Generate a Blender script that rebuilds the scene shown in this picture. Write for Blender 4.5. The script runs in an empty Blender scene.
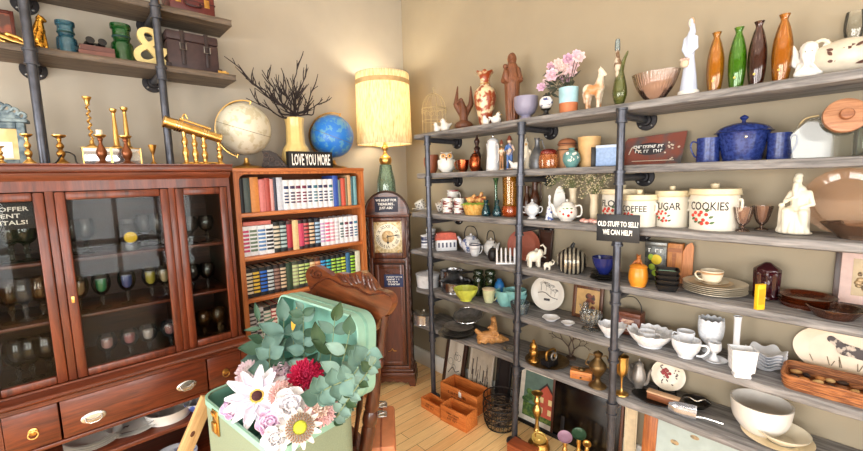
import bpy, bmesh, math, random
from mathutils import Vector, Matrix, Euler
R = math.radians
PI = math.pi
rnd = random.Random(7)
S = bpy.context.scene
COL = S.collection

# ------------------------------------------------------------------ camera
CAM = Vector((2.5187, -2.0494, 1.5))
F = 403.78
YAW, PITCH, ROLL = -0.830119, -0.116047, -0.025746
_f = Vector((math.sin(YAW)*math.cos(PITCH), math.cos(YAW)*math.cos(PITCH), math.sin(PITCH)))
_r = _f.cross(Vector((0, 0, 1))).normalized()
_u = _r.cross(_f)
CR = _r*math.cos(ROLL) + _u*math.sin(ROLL)
CU = _u*math.cos(ROLL) - _r*math.sin(ROLL)
CF = _f
cd = bpy.data.cameras.new('camera')
co = bpy.data.objects.new('camera', cd)
COL.objects.link(co)
co.matrix_world = Matrix.Translation(CAM) @ Matrix((CR, CU, -CF)).transposed().to_4x4()
cd.sensor_width = 36
cd.lens = F/863*36
cd.clip_start = 0.02
S.camera = co

def ray(px, py):
    return CR*(px-431.5) + CU*(225.5-py) + CF*F
def onX(px, py, x):
    d = ray(px, py); return CAM + d*((x-CAM.x)/d.x)
def onY(px, py, y):
    d = ray(px, py); return CAM + d*((y-CAM.y)/d.y)
def onZ(px, py, z):
    d = ray(px, py); return CAM + d*((z-CAM.z)/d.z)
def proj(p):
    v = Vector(p)-CAM; z = v.dot(CF)
    return 431.5+v.dot(CR)/z*F, 225.5-v.dot(CU)/z*F, z
def rad(p, wpx):
    """half the real width of something at p that looks wpx pixels wide"""
    px, py, z = proj(p)
    c = F/math.hypot(F, px-431.5)
    return 0.5*wpx*z/F*c

# ------------------------------------------------------------------ materials
def lin(c):
    return tuple((v/255/12.92 if v/255 <= .04045 else ((v/255+.055)/1.055)**2.4) for v in c) + (1,)
_M = {}
def _base(name):
    m = bpy.data.materials.new(name); m.use_nodes = True
    nt = m.node_tree; b = nt.nodes['Principled BSDF']
    return m, nt, b
def mat(col, rough=.45, metal=0.0, trans=0.0, var=.12, scale=30, bump=0.0, emit=0, ior=1.45, coat=0, sss=0):
    key = ('p', tuple(col), rough, metal, trans, var, scale, bump, emit, ior, coat)
    if key in _M: return _M[key]
    m, nt, b = _base('paint_%d' % len(_M)); N = nt.nodes.new; L = nt.links.new
    b.inputs['Roughness'].default_value = rough
    b.inputs['Metallic'].default_value = metal
    b.inputs['Transmission Weight'].default_value = trans
    b.inputs['IOR'].default_value = ior
    b.inputs['Coat Weight'].default_value = coat
    c = lin(col)
    if var > 0 and not trans:
        tc = N('ShaderNodeTexCoord'); n = N('ShaderNodeTexNoise'); n.inputs['Scale'].default_value = scale; n.inputs['Detail'].default_value = 4
        cr = N('ShaderNodeValToRGB')
        cr.color_ramp.elements[0].position = .3; cr.color_ramp.elements[1].position = .7
        cr.color_ramp.elements[0].color = tuple(v*(1-var) for v in c[:3])+(1,)
        cr.color_ramp.elements[1].color = tuple(min(1, v*(1+var)) for v in c[:3])+(1,)
        L(tc.outputs['Object'], n.inputs['Vector']); L(n.outputs['Fac'], cr.inputs['Fac']); L(cr.outputs['Color'], b.inputs['Base Color'])
        if bump:
            bp = N('ShaderNodeBump'); bp.inputs['Strength'].default_value = bump; bp.inputs['Distance'].default_value = .004
            L(n.outputs['Fac'], bp.inputs['Height']); L(bp.outputs['Normal'], b.inputs['Normal'])
    else:
        b.inputs['Base Color'].default_value = c
    if emit:
        b.inputs['Emission Color'].default_value = c; b.inputs['Emission Strength'].default_value = emit
    _M[key] = m
    return m
def two(c1, c2, scale=20, rough=.4, metal=0, lo=.45, hi=.55, kind='noise', stretch=(1, 1, 1), detail=3, bump=0):
    """two colours mixed by a procedural pattern"""
    key = ('t', tuple(c1), tuple(c2), scale, rough, metal, lo, hi, kind, stretch, detail, bump)
    if key in _M: return _M[key]
    m, nt, b = _base('pattern_%d' % len(_M)); N = nt.nodes.new; L = nt.links.new
    tc = N('ShaderNodeTexCoord'); mp = N('ShaderNodeMapping'); mp.inputs['Scale'].default_value = stretch
    L(tc.outputs['Object'], mp.inputs['Vector'])
    if kind == 'voronoi':
        n = N('ShaderNodeTexVoronoi'); n.inputs['Scale'].default_value = scale; out = n.outputs['Distance']
    elif kind == 'wave':
        n = N('ShaderNodeTexWave'); n.inputs['Scale'].default_value = scale; n.inputs['Distortion'].default_value = 2; out = n.outputs['Fac']
    else:
        n = N('ShaderNodeTexNoise'); n.inputs['Scale'].default_value = scale; n.inputs['Detail'].default_value = detail; out = n.outputs['Fac']
    L(mp.outputs['Vector'], n.inputs['Vector'])
    cr = N('ShaderNodeValToRGB'); e = cr.color_ramp.elements
    e[0].position = lo; e[1].position = hi; e[0].color = lin(c1); e[1].color = lin(c2)
    L(out, cr.inputs['Fac']); L(cr.outputs['Color'], b.inputs['Base Color'])
    b.inputs['Roughness'].default_value = rough; b.inputs['Metallic'].default_value = metal
    if bump:
        bp = N('ShaderNodeBump'); bp.inputs['Strength'].default_value = bump; bp.inputs['Distance'].default_value = .004
        L(out, bp.inputs['Height']); L(bp.outputs['Normal'], b.inputs['Normal'])
    _M[key] = m
    return m
def wood(c1, c2, axis='x', scale=1, rough=.45, bump=.15, coat=0):
    st = {'x': (1.2, 14, 14), 'y': (14, 1.2, 14), 'z': (14, 14, 1.2)}[axis]
    key = ('w', tuple(c1), tuple(c2), axis, scale, rough, bump, coat)
    if key in _M: return _M[key]
    m, nt, b = _base('wood_%d' % len(_M)); N = nt.nodes.new; L = nt.links.new
    tc = N('ShaderNodeTexCoord'); mp = N('ShaderNodeMapping'); mp.inputs['Scale'].default_value = tuple(v*scale for v in st)
    L(tc.outputs['Object'], mp.inputs['Vector'])
    n = N('ShaderNodeTexNoise'); n.inputs['Scale'].default_value = 4; n.inputs['Detail'].default_value = 8; n.inputs['Roughness'].default_value = .65; n.inputs['Distortion'].default_value = .6
    L(mp.outputs['Vector'], n.inputs['Vector'])
    cr = N('ShaderNodeValToRGB'); e = cr.color_ramp.elements
    e[0].position = .32; e[1].position = .68; e[0].color = lin(c1); e[1].color = lin(c2)
    L(n.outputs['Fac'], cr.inputs['Fac']); L(cr.outputs['Color'], b.inputs['Base Color'])
    b.inputs['Roughness'].default_value = rough; b.inputs['Coat Weight'].default_value = coat
    if bump:
        bp = N('ShaderNodeBump'); bp.inputs['Strength'].default_value = bump; bp.inputs['Distance'].default_value = .003
        L(n.outputs['Fac'], bp.inputs['Height']); L(bp.outputs['Normal'], b.inputs['Normal'])
    _M[key] = m
    return m
def glass(col, rough=.05, alpha=.5, tint=None):
    """coloured glassware: clear see-through mixed with a glossy tinted body"""
    key = ('g', tuple(col), rough, alpha, tint)
    if key in _M: return _M[key]
    m = bpy.data.materials.new('glass_%d' % len(_M)); m.use_nodes = True
    nt = m.node_tree; nt.nodes.clear(); N = nt.nodes.new; L = nt.links.new
    out = N('ShaderNodeOutputMaterial'); mx = N('ShaderNodeMixShader'); tr = N('ShaderNodeBsdfTransparent'); p = N('ShaderNodeBsdfPrincipled')
    c = lin(col)
    tr.inputs['Color'].default_value = tuple(min(1, (v+.002)**.25) for v in lin(tint or col)[:3])+(1,)
    p.inputs['Base Color'].default_value = c; p.inputs['Roughness'].default_value = rough
    p.inputs['Specular IOR Level'].default_value = 1.0
    mx.inputs['Fac'].default_value = 1-(1-alpha)**(1/3)
    fr = N('ShaderNodeFresnel'); fr.inputs['IOR'].default_value = 1.45; gl = N('ShaderNodeBsdfGlossy'); gl.inputs['Roughness'].default_value = rough; m2 = N('ShaderNodeMixShader')
    L(tr.outputs[0], mx.inputs[1]); L(p.outputs[0], mx.inputs[2]); L(fr.outputs[0], m2.inputs['Fac']); L(mx.outputs[0], m2.inputs[1]); L(gl.outputs[0], m2.inputs[2]); L(m2.outputs[0], out.inputs['Surface'])
    _M[key] = m
    return m

# ------------------------------------------------------------------ mesh building
def V(*a): return Vector(a)
class MB:
    def __init__(s): s.v = []; s.f = []; s.m = None
    def add(s, vs, fs, mx=None):
        o = len(s.v)
        for p in vs:
            p = Vector(p)
            if mx is not None: p = mx @ p
            s.v.append(p)
        s.f += [tuple(i+o for i in f) for f in fs]
        return s
    def lathe(s, prof, n=24, c=(0, 0, 0), sx=1, sy=1, ruffle=None, mx=None, rib=0, ribn=0):
        c = Vector(c); vs = []; fs = []; k = len(prof)
        for i, (r, z) in enumerate(prof):
            for j in range(n):
                a = 2*PI*j/n; rr = r; zz = z
                if ruffle and z >= ruffle[2]:
                    w = (z-ruffle[2])/max(1e-6, ruffle[3]-ruffle[2])
                    rr *= 1+ruffle[1]*w*math.cos(ruffle[0]*a); zz += w*ruffle[4]*math.cos(ruffle[0]*a) if len(ruffle) > 4 else 0
                if ribn: rr *= 1+rib*math.cos(ribn*a)
                vs.append(c+V(rr*math.cos(a)*sx, rr*math.sin(a)*sy, zz))
        for i in range(k-1):
            for j in range(n):
                j2 = (j+1) % n
                fs.append((i*n+j, i*n+j2, (i+1)*n+j2, (i+1)*n+j))
        ring = abs(prof[0][0]-prof[-1][0]) < 1e-7 and abs(prof[0][1]-prof[-1][1]) < 1e-7
        if prof[0][0] > 1e-5 and not ring: fs.append(tuple(range(n-1, -1, -1)))
        if prof[-1][0] > 1e-5 and not ring: fs.append(tuple((k-1)*n+j for j in range(n)))
        return s.add(vs, fs, mx)
    def box(s, c, size, bev=0.0, rot=None, mx=None):
        bm = bmesh.new(); bmesh.ops.create_cube(bm, size=1)
        for v in bm.verts: v.co = Vector((v.co.x*size[0], v.co.y*size[1], v.co.z*size[2]))
        if bev: bmesh.ops.bevel(bm, geom=list(bm.edges), offset=min(bev, min(size)*.45), segments=2, affect='EDGES', profile=.5)
        m = Matrix.Translation(Vector(c))
        if rot is not None: m = m @ Euler(rot).to_matrix().to_4x4()
        if mx is not None: m = mx @ m
        bm.verts.index_update()
        s.add([v.co.copy() for v in bm.verts], [tuple(v.index for v in f.verts) for f in bm.faces], m)
        bm.free(); return s
    def b2(s, lo, hi, bev=0.0):
        return s.box([(a+b)/2 for a, b in zip(lo, hi)], [abs(b-a) for a, b in zip(lo, hi)], bev)
    def tube(s, pts, r, n=8, closed=False, mx=None):
        pts = [Vector(p) for p in pts]; k = len(pts)
        rs = r if isinstance(r, (list, tuple)) else [r]*k
        vs = []; fs = []; up = None
        for i, p in enumerate(pts):
            a = pts[(i-1) % k] if (closed or i > 0) else p
            b = pts[(i+1) % k] if (closed or i < k-1) else p
            t = (b-a); t = t.normalized() if t.length > 1e-9 else V(0, 0, 1)
            if up is None:
                up = V(0, 0, 1) if abs(t.z) < .9 else V(1, 0, 0)
            u = t.cross(up)
            if u.length < 1e-6: u = t.cross(V(0, 1, 0))
            u.normalize(); w = u.cross(t).normalized(); up = w
            for j in range(n):
                an = 2*PI*j/n
                vs.append(p+(u*math.cos(an)+w*math.sin(an))*rs[i])
        m = k if closed else k-1
        for i in range(m):
            i2 = (i+1) % k
            for j in range(n):
                j2 = (j+1) % n
                fs.append((i*n+j, i*n+j2, i2*n+j2, i2*n+j))
        if not closed:
            fs.append(tuple(range(n-1, -1, -1))); fs.append(tuple((k-1)*n+j for j in range(n)))
        return s.add(vs, fs, mx)
    def ell(s, c, r, rot=None, n=16, m=10, mx=None):
        if not isinstance(r, (tuple, list)): r = (r, r, r)
        vs = [V(0, 0, -1)]; fs = []
        for i in range(1, m):
            t = PI*i/m
            for j in range(n): vs.append(V(math.sin(t)*math.cos(2*PI*j/n), math.sin(t)*math.sin(2*PI*j/n), -math.cos(t)))
        vs.append(V(0, 0, 1)); L = len(vs)-1
        for j in range(n):
            j2 = (j+1) % n
            fs.append((0, 1+j2, 1+j)); fs.append((L, 1+(m-2)*n+j, 1+(m-2)*n+j2))
            for i in range(m-2): fs.append((1+i*n+j, 1+i*n+j2, 1+(i+1)*n+j2, 1+(i+1)*n+j))
        q = Matrix.Translation(Vector(c)) @ (Euler(rot).to_matrix().to_4x4() if rot is not None else Matrix()) @ Matrix.Diagonal((*r, 1))
        if mx is not None: q = mx @ q
        return s.add(vs, fs, q)
    def prism(s, poly, t, mx=None, plane='xz', holes=None):
        """outline extruded by t; plane xz: front face at y=-t/2"""
        bm = bmesh.new()
        n = len(poly)
        fr = [bm.verts.new((p[0], -t/2, p[1])) for p in poly]; bk = [bm.verts.new((p[0], t/2, p[1])) for p in poly]
        try:
            bm.faces.new(fr); bm.faces.new(bk[::-1])
        except ValueError: pass
        for i in range(n):
            j = (i+1) % n
            bm.faces.new((fr[j], fr[i], bk[i], bk[j]))
        bm.normal_update()
        bmesh.ops.triangulate(bm, faces=[f for f in bm.faces if len(f.verts) > 4])
        bm.verts.index_update()
        q = Matrix()
        if plane == 'xy': q = Matrix.Rotation(R(-90), 4, 'X')
        elif plane == 'yz': q = Matrix.Rotation(R(90), 4, 'Z')
        if mx is not None: q = mx @ q
        s.add([v.co.copy() for v in bm.verts], [tuple(v.index for v in f.verts) for f in bm.faces], q)
        bm.free(); return s
    def sheet(s, fn, nu, nv, th=0, mx=None):
        """parametric surface fn(u,v), thickened by th along its normal"""
        P = [[Vector(fn(i/nu, j/nv)) for j in range(nv+1)] for i in range(nu+1)]
        vs = [p for row in P for p in row]; w = nv+1; fs = []
        for i in range(nu):
            for j in range(nv): fs.append((i*w+j, (i+1)*w+j, (i+1)*w+j+1, i*w+j+1))
        if th:
            o = len(vs); nv2 = []
            for i in range(nu+1):
                for j in range(nv+1):
                    a = P[min(i+1, nu)][j]-P[max(i-1, 0)][j]; b = P[i][min(j+1, nv)]-P[i][max(j-1, 0)]
                    nn = a.cross(b); nn = nn.normalized() if nn.length > 1e-12 else V(0, 0, 1)
                    nv2.append(P[i][j]-nn*th)
            vs = vs+nv2
            fs += [tuple(q+o for q in f[::-1]) for f in fs]
            for i in range(nu):
                fs.append((i*w, i*w+o, (i+1)*w+o, (i+1)*w)); fs.append(((i+1)*w+nv, (i+1)*w+nv+o, i*w+nv+o, i*w+nv))
            for j in range(nv):
                fs.append((j+1, j+1+o, j+o, j)); fs.append((nu*w+j, nu*w+j+o, nu*w+j+1+o, nu*w+j+1))
        return s.add(vs, fs, mx)
    def torus(s, c, R0, r, n=24, m=8, mx=None, sz=1, sx=1, a0=0, a1=2*PI):
        if abs(a1-a0-2*PI) < 1e-6:
            pts = [V(c[0]+R0*sx*math.cos(2*PI*i/n), c[1]+R0*math.sin(2*PI*i/n), c[2]) for i in range(n)]
            return s.tube(pts, r, m, True, mx)
        pts = [V(c[0]+R0*sx*math.cos(a0+(a1-a0)*i/n), c[1]+R0*math.sin(a0+(a1-a0)*i/n), c[2]) for i in range(n+1)]
        return s.tube(pts, r, m, False, mx)
    def mesh(s, name, sharp=40):
        me = bpy.data.meshes.new(name)
        me.from_pydata([tuple(v) for v in s.v], [], s.f)
        me.validate()
        bm = bmesh.new(); bm.from_mesh(me); bmesh.ops.recalc_face_normals(bm, faces=bm.faces); bm.to_mesh(me); bm.free()
        me.shade_smooth()
        if sharp: me.set_sharp_from_angle(angle=R(sharp))
        return me

def cat(pts, n=4, closed=False):
    """smooth curve through points (any dimension)"""
    P = [Vector(p) for p in pts]; k = len(P); out = []
    rng = range(k if closed else k-1)
    for i in rng:
        p0 = P[(i-1) % k] if (closed or i > 0) else P[i]; p1 = P[i]; p2 = P[(i+1) % k]; p3 = P[(i+2) % k] if (closed or i < k-2) else p2
        for j in range(n):
            t = j/n
            out.append(.5*((2*p1)+(p2-p0)*t+(2*p0-5*p1+4*p2-p3)*t*t+(3*p1-p0-3*p2+p3)*t**3))
    if not closed: out.append(P[-1])
    return out
def sp(prof, n=3):
    lo = min(b for a, b in prof)
    return [(max(0, v[0]), max(lo, v[1])) for v in cat([(a, b) for a, b in prof], n)]

def thing(name, label, categ, loc, rz=0, group=None, rot=None):
    o = bpy.data.objects.new(name, None); COL.objects.link(o)
    o.empty_display_size = .05; o.location = loc; o.rotation_euler = rot if rot is not None else (0, 0, rz)
    o['label'] = label; o['category'] = categ
    if group: o['group'] = group
    return o
def part(name, mb, m, parent, label=None, loc=None, rot=None, sharp=40, stuff=False):
    me = mb.mesh(name, sharp) if isinstance(mb, MB) else mb
    me.materials.clear(); me.materials.append(m)
    o = bpy.data.objects.new(name, me); COL.objects.link(o); o.parent = parent
    if loc is not None: o.location = loc
    if rot is not None: o.rotation_euler = rot
    if label: o['label'] = label
    if stuff: o['kind'] = 'stuff'
    return o
def solo(name, mb, m, label, categ, loc=(0, 0, 0), rz=0, group=None, rot=None, sharp=40):
    me = mb.mesh(name, sharp) if isinstance(mb, MB) else mb
    me.materials.clear(); me.materials.append(m)
    o = bpy.data.objects.new(name, me); COL.objects.link(o)
    o.location = loc; o.rotation_euler = rot if rot is not None else (0, 0, rz)
    o['label'] = label; o['category'] = categ
    if group: o['group'] = group
    return o
def struct(name, mb, m, parent=None):
    me = mb.mesh(name, 30); me.materials.append(m)
    o = bpy.data.objects.new(name, me); COL.objects.link(o)
    if parent: o.parent = parent
    else: o['kind'] = 'structure'
    return o
def dup(root, loc, rz=None, label=None, group=None, rot=None, scale=None):
    r = root.copy(); COL.objects.link(r); r.location = loc
    if rz is not None: r.rotation_euler = (0, 0, rz)
    if rot is not None: r.rotation_euler = rot
    if scale is not None: r.scale = scale if isinstance(scale, (tuple, list)) else (scale,)*3
    if label: r['label'] = label
    if group: r['group'] = group
    for ch in list(root.children):
        c = ch.copy(); COL.objects.link(c); c.parent = r
        for g in list(ch.children):
            d = g.copy(); COL.objects.link(d); d.parent = c
    return r
def blob(mb, voxel, smooth=4, name='figure'):
    """fuse overlapping solids into one continuous sculpted surface"""
    me = mb.mesh(name, 0); o = bpy.data.objects.new('tmp', me); COL.objects.link(o)
    m = o.modifiers.new('r', 'REMESH'); m.mode = 'VOXEL'; m.voxel_size = voxel
    if smooth:
        q = o.modifiers.new('s', 'SMOOTH'); q.iterations = smooth; q.factor = .5
    dg = bpy.context.evaluated_depsgraph_get(); dg.update()
    n = bpy.data.meshes.new_from_object(o.evaluated_get(dg)); n.name = name
    bpy.data.objects.remove(o); bpy.data.meshes.remove(me)
    lo = min(v.co.z for v in n.vertices)
    if lo < 0:
        for v in n.vertices: v.co.z = max(0, v.co.z)
    n.shade_smooth()
    return n
def limb(mb, pts, rs, n=10):
    """tapered chain with round joints, for figures"""
    pts = [Vector(p) for p in pts]
    if not isinstance(rs, (list, tuple)): rs = [rs]*len(pts)
    mb.tube(pts, list(rs), n)
    for p, r in zip(pts, rs): mb.ell(p, r, n=10, m=7)
    return mb
def text_mesh(body, w=None, h=None, ext=.0015, bend=None, bold=0.0, spacing=1.0, line=1.0, shear=0, res=2):
    """lettering as a mesh in the xz plane facing -y, centred, scaled to w (or h)"""
    cu = bpy.data.curves.new('lettering', 'FONT'); cu.body = body; cu.size = 1; cu.align_x = 'CENTER'; cu.extrude = .02; cu.offset = bold
    cu.space_character = spacing; cu.space_line = line; cu.resolution_u = res; cu.shear = shear
    o = bpy.data.objects.new('tmp', cu); COL.objects.link(o)
    dg = bpy.context.evaluated_depsgraph_get(); dg.update()
    me = bpy.data.meshes.new_from_object(o.evaluated_get(dg)); me.name = 'lettering'
    bpy.data.objects.remove(o); bpy.data.curves.remove(cu)
    xs = [v.co.x for v in me.vertices]; ys = [v.co.y for v in me.vertices]
    cx = (min(xs)+max(xs))/2; cy = (min(ys)+max(ys))/2; sx = sy = 1
    W = max(xs)-min(xs); Hh = max(ys)-min(ys)
    if w and h: sx = w/W; sy = h/Hh
    elif w: sx = sy = w/W
    elif h: sx = sy = h/Hh
    for v in me.vertices:
        x = (v.co.x-cx)*sx; z = (v.co.y-cy)*sy; d = -(v.co.z+.02)/.04*ext
        if bend:
            a = x/bend; v.co = V((bend-d)*math.sin(a), -(bend-d)*math.cos(a), z)
        else: v.co = V(x, d, z)
    me.validate()
    return me

def scribble(w, h, n, seed=1, lean=0):
    """lettering too small and blurred to read: rows of short strokes in the xz plane"""
    rr = random.Random(seed); mb = MB(); lh = h/n; s = lh*.62; t = s*.2
    for k in range(n):
        z = h/2-lh*(k+.5); ww = w*(1 if k == 0 else rr.uniform(.6, .9)); x = -ww/2
        while x < ww/2-s*.5:
            g = rr.choice((0, 1, 2, 3)); a = s*rr.uniform(.5, .7)
            if rr.random() < .14: x += s*.5; continue
            for (u, v, q, b) in (((0, 0, t, s), (a/2, s/2-t/2, a, t)), ((0, 0, t, s), (a, 0, t, s), (a/2, 0, a, t)), ((a/2, -s/2+t/2, a, t), (a/2, s/2-t/2, a, t), (a/2, 0, a, t), (0, s/4, t, s/2)), ((a/2, 0, t, s), (a/2, s/2-t/2, a, t)))[g]:
                mb.b2((x+u-q/2+lean*(v+s/2), -.0008, z+v-b/2), (x+u+q/2+lean*(v+s/2), 0, z+v+b/2))
            x += a+s*.3
    return mb

# ------------------------------------------------------------------ common materials
WHITE = mat((224, 220, 213), .25, var=.04)
MILK = mat((229, 231, 236), .2, var=.03)
CREAM = mat((232, 214, 180), .3, var=.06)
BRASS = mat((218, 174, 100), .28, .95, var=.15, scale=40)
OLDBRASS = mat((176, 130, 64), .32, .9, var=.3, scale=30)
DKBRASS = mat((112, 90, 58), .4, .85, var=.3, scale=30)
SILVER = mat((206, 204, 200), .24, .9, var=.12)
TARNISH = mat((140, 134, 128), .34, .45, var=.35, scale=25)
BLACK = mat((18, 17, 18), .45, var=.2)
IRON = mat((44, 42, 44), .5, .6, var=.3, scale=40, bump=.2)
PIPE = mat((80, 82, 90), .36, .7, var=.25, scale=30)
COPPER = mat((165, 85, 50), .25, 1, var=.25)
INK = mat((240, 238, 232), .5, var=0)
DARKINK = mat((40, 36, 34), .5, var=0)
# ------------------------------------------------------------------ the room
RX, RY, RZ = 5.0, -4.6, 3.1
def floor_mat():
    m, nt, b = _base('plank_floor'); N = nt.nodes.new; L = nt.links.new
    tc = N('ShaderNodeTexCoord'); mp = N('ShaderNodeMapping'); mp.inputs['Rotation'].default_value = (0, 0, R(90))
    L(tc.outputs['Object'], mp.inputs['Vector'])
    br = N('ShaderNodeTexBrick'); br.inputs['Scale'].default_value = 1; br.inputs['Brick Width'].default_value = 1.1; br.inputs['Row Height'].default_value = .072
    br.inputs['Mortar Size'].default_value = .0016; br.inputs['Mortar Smooth'].default_value = .4; br.offset = .37
    br.inputs['Color1'].default_value = lin((255, 220, 160)); br.inputs['Color2'].default_value = lin((246, 196, 134)); br.inputs['Mortar'].default_value = lin((110, 66, 32))
    L(mp.outputs['Vector'], br.inputs['Vector'])
    m2 = N('ShaderNodeMapping'); m2.inputs['Scale'].default_value = (40, 2.5, 1); L(tc.outputs['Object'], m2.inputs['Vector'])
    n = N('ShaderNodeTexNoise'); n.inputs['Scale'].default_value = 3; n.inputs['Detail'].default_value = 6; L(m2.outputs['Vector'], n.inputs['Vector'])
    mx = N('ShaderNodeMixRGB'); mx.blend_type = 'MULTIPLY'; mx.inputs['Fac'].default_value = .32
    cr = N('ShaderNodeValToRGB'); cr.color_ramp.elements[0].color = (.55, .42, .3, 1); cr.color_ramp.elements[0].position = .3; cr.color_ramp.elements[1].position = .65
    L(n.outputs['Fac'], cr.inputs['Fac']); L(br.outputs['Color'], mx.inputs['Color1']); L(cr.outputs['Color'], mx.inputs['Color2'])
    L(mx.outputs['Color'], b.inputs['Base Color']); b.inputs['Roughness'].default_value = .32
    return m
WALLM = mat((172, 163, 148), .7, var=.03, scale=6, bump=.05)
TRIM = mat((226, 224, 218), .4, var=.03)
struct('floor', MB().b2((-.2, RY-.2, -.1), (RX+.2, .2, 0)), floor_mat())
struct('ceiling', MB().b2((-.2, RY-.2, RZ), (RX+.2, .2, RZ+.1)), mat((238, 236, 230), .8, var=.02))
struct('wall_left', MB().b2((-.15, RY-.15, 0), (0, .15, RZ)), WALLM)
struct('wall_right', MB().b2((0, 0, 0), (RX+.15, .15, RZ)), mat((155, 142, 119), .7, var=.03, scale=6, bump=.05))
struct('baseboard_left', MB().b2((0, RY, 0), (.016, 0, .13), .004), TRIM)
struct('baseboard_right', MB().b2((.016, -.016, 0), (RX, 0, .13), .004), TRIM)
# walls behind the camera, with shop windows that let the daylight in
def window_wall(name, axis, at, lo, hi, wins, n0):
    mb = MB()
    def blk(a0, a1, z0, z1):
        if axis == 'y': mb.b2((a0, at-.15, z0), (a1, at, z1))
        else: mb.b2((at, a0, z0), (at+.15, a1, z1))
    a = lo
    for (w0, w1, z0, z1) in wins:
        blk(a, w0, 0, RZ); blk(w0, w1, 0, z0); blk(w0, w1, z1, RZ); a = w1
    blk(a, hi, 0, RZ)
    struct(name, mb, WALLM)
    for k, (w0, w1, z0, z1) in enumerate(wins):
        fb = MB(); t = .05
        def bar(p0, p1, q0, q1):
            if axis == 'y': fb.b2((p0, at-.1, q0), (p1, at-.04, q1), .004)
            else: fb.b2((at+.04, p0, q0), (at+.1, p1, q1), .004)
        bar(w0, w1, z0, z0+t); bar(w0, w1, z1-t, z1); bar(w0, w0+t, z0+t, z1-t); bar(w1-t, w1, z0+t, z1-t)
        bar(w0+t, w1-t, (z0+z1)/2+.35, (z0+z1)/2+.39)
        for q in (1, 2): bar(w0+(w1-w0)*q/3-.025, w0+(w1-w0)*q/3+.025, z0+t, (z0+z1)/2+.35)
        bar(w0+t, w1-t, z0+.45, z0+.52)
        w = struct('window_%d' % (n0+k), fb, TRIM)
        lt = bpy.data.lights.new('daylight', 'AREA'); lt.shape = 'RECTANGLE'
        lt.size = w1-w0; lt.size_y = z1-z0; lt.energy = (33 if axis == 'y' else 22)*(w1-w0)*(z1-z0); lt.color = (1, .99, .97)
        lo_ = bpy.data.objects.new('daylight', lt); COL.objects.link(lo_)
        if axis == 'y':
            lo_.location = ((w0+w1)/2, at-.2, (z0+z1)/2); lo_.rotation_euler = (R(90), 0, 0)
        else:
            lo_.location = (at+.2, (w0+w1)/2, (z0+z1)/2); lo_.rotation_euler = (R(90), 0, R(90))
window_wall('wall_back', 'y', RY, -.15, RX+.15, [(.5, 2.3, .3, 2.1), (2.7, 4.5, .3, 2.1)], 1)
window_wall('wall_side', 'x', RX, RY, 0, [(-3.9, -2.5, .3, 2.2), (-2.0, -.6, .3, 2.2)], 3)
w = bpy.data.worlds.new('sky'); S.world = w; w.use_nodes = True
bg = w.node_tree.nodes['Background']; bg.inputs['Color'].default_value = (.85, .92, 1, 1); bg.inputs['Strength'].default_value = .6
# ceiling lamps of the shop, behind the camera's view
for (x, y) in ((1.3, -1.5), (2.9, -1.4), (3.2, -3.0), (1.2, -3.2)):
    t = bpy.data.lights.new('ceiling_light', 'AREA'); t.shape = 'DISK'; t.size = .5; t.energy = 1.5; t.color = (1, .94, .86)
    o = bpy.data.objects.new('ceiling_light', t); COL.objects.link(o); o.location = (x, y, RZ-.04)

vs = S.view_settings
S.display_settings.display_device = 'sRGB'
vs.view_transform = 'Standard'; vs.look = 'None'; vs.gamma = 1; vs.use_curve_mapping = False; vs.exposure = 0.38
try:
    S.cycles.use_denoising = True; S.cycles.max_bounces = 8; S.cycles.transparent_max_bounces = 16
    S.cycles.sample_clamp_indirect = 6; S.cycles.caustics_reflective = False; S.cycles.caustics_refractive = False
except Exception: pass

# ------------------------------------------------------------------ pipe shelving on the right wall
ZS = [1.795, 1.535, 1.27, 1.007, .738, .483]       # upper faces of the six boards
XL = [.412, .43, .365, .335, .385, .35]
XR, YF, TH = 2.95, -.26, .034
PLANK = wood((62, 60, 60), (150, 146, 144), 'x', 1, .55, .35)
FIT = PIPE
def plank(x0, x1, y0, y1, z, th, axis='x', seed=0):
    r = random.Random(seed); mb = MB(); n = 28
    # a board with slightly uneven sawn edges
    vs = []; fs = []
    for i in range(n+1):
        t = i/n; a = x0+(x1-x0)*t
        jf = r.uniform(-.0022, .0022); jz = r.uniform(-.0012, .0012)
        ring = [(y0+jf, z-th+.004+jz), (y0+jf-.001, z-th*.5), (y0+jf+.002, z-.003), (y0+jf+.006, z), (y1, z), (y1, z-th), (y0+jf+.006, z-th+jz)]
        for (p, q) in ring: vs.append((a, p, q) if axis == 'x' else (p, a, q))
    k = 7
    for i in range(n):
        for j in range(k): fs.append((i*k+j, i*k+(j+1) % k, (i+1)*k+(j+1) % k, (i+1)*k+j))
    fs.append(tuple(range(k))); fs.append(tuple(n*k+j for j in range(k-1, -1, -1)))
    return mb.add(vs, fs)
BOLT = mat((160, 160, 160), .3, 1, var=.1)
def flange(c, axis):
    """round floor flange with four bolt heads; disc normal along axis"""
    mb = MB(); prof = [(.001, 0), (.045, 0), (.046, .003), (.044, .008), (.026, .011), (.024, .024), (.019, .026), (.001, .026)]
    q = {'y-': Matrix.Rotation(R(90), 4, 'X'), 'x+': Matrix.Rotation(R(90), 4, 'Y'), 'z+': Matrix()}[axis]
    m = Matrix.Translation(Vector(c)) @ q
    mb.lathe(prof, 22, mx=m)
    return mb, m
BOLTME = [None]
def bolts(m, parent):
    if BOLTME[0] is None:
        BOLTME[0] = MB().ell((0, 0, 0), (.006, .006, .005), n=8, m=5).mesh('bolt'); BOLTME[0].materials.append(BOLT)
    for k in range(4):
        a = PI/4+k*PI/2
        o = bpy.data.objects.new('bolt', BOLTME[0]); COL.objects.link(o); o.parent = parent
        o.matrix_local = m @ Matrix.Translation((.034*math.cos(a), .034*math.sin(a), .01))
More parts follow.
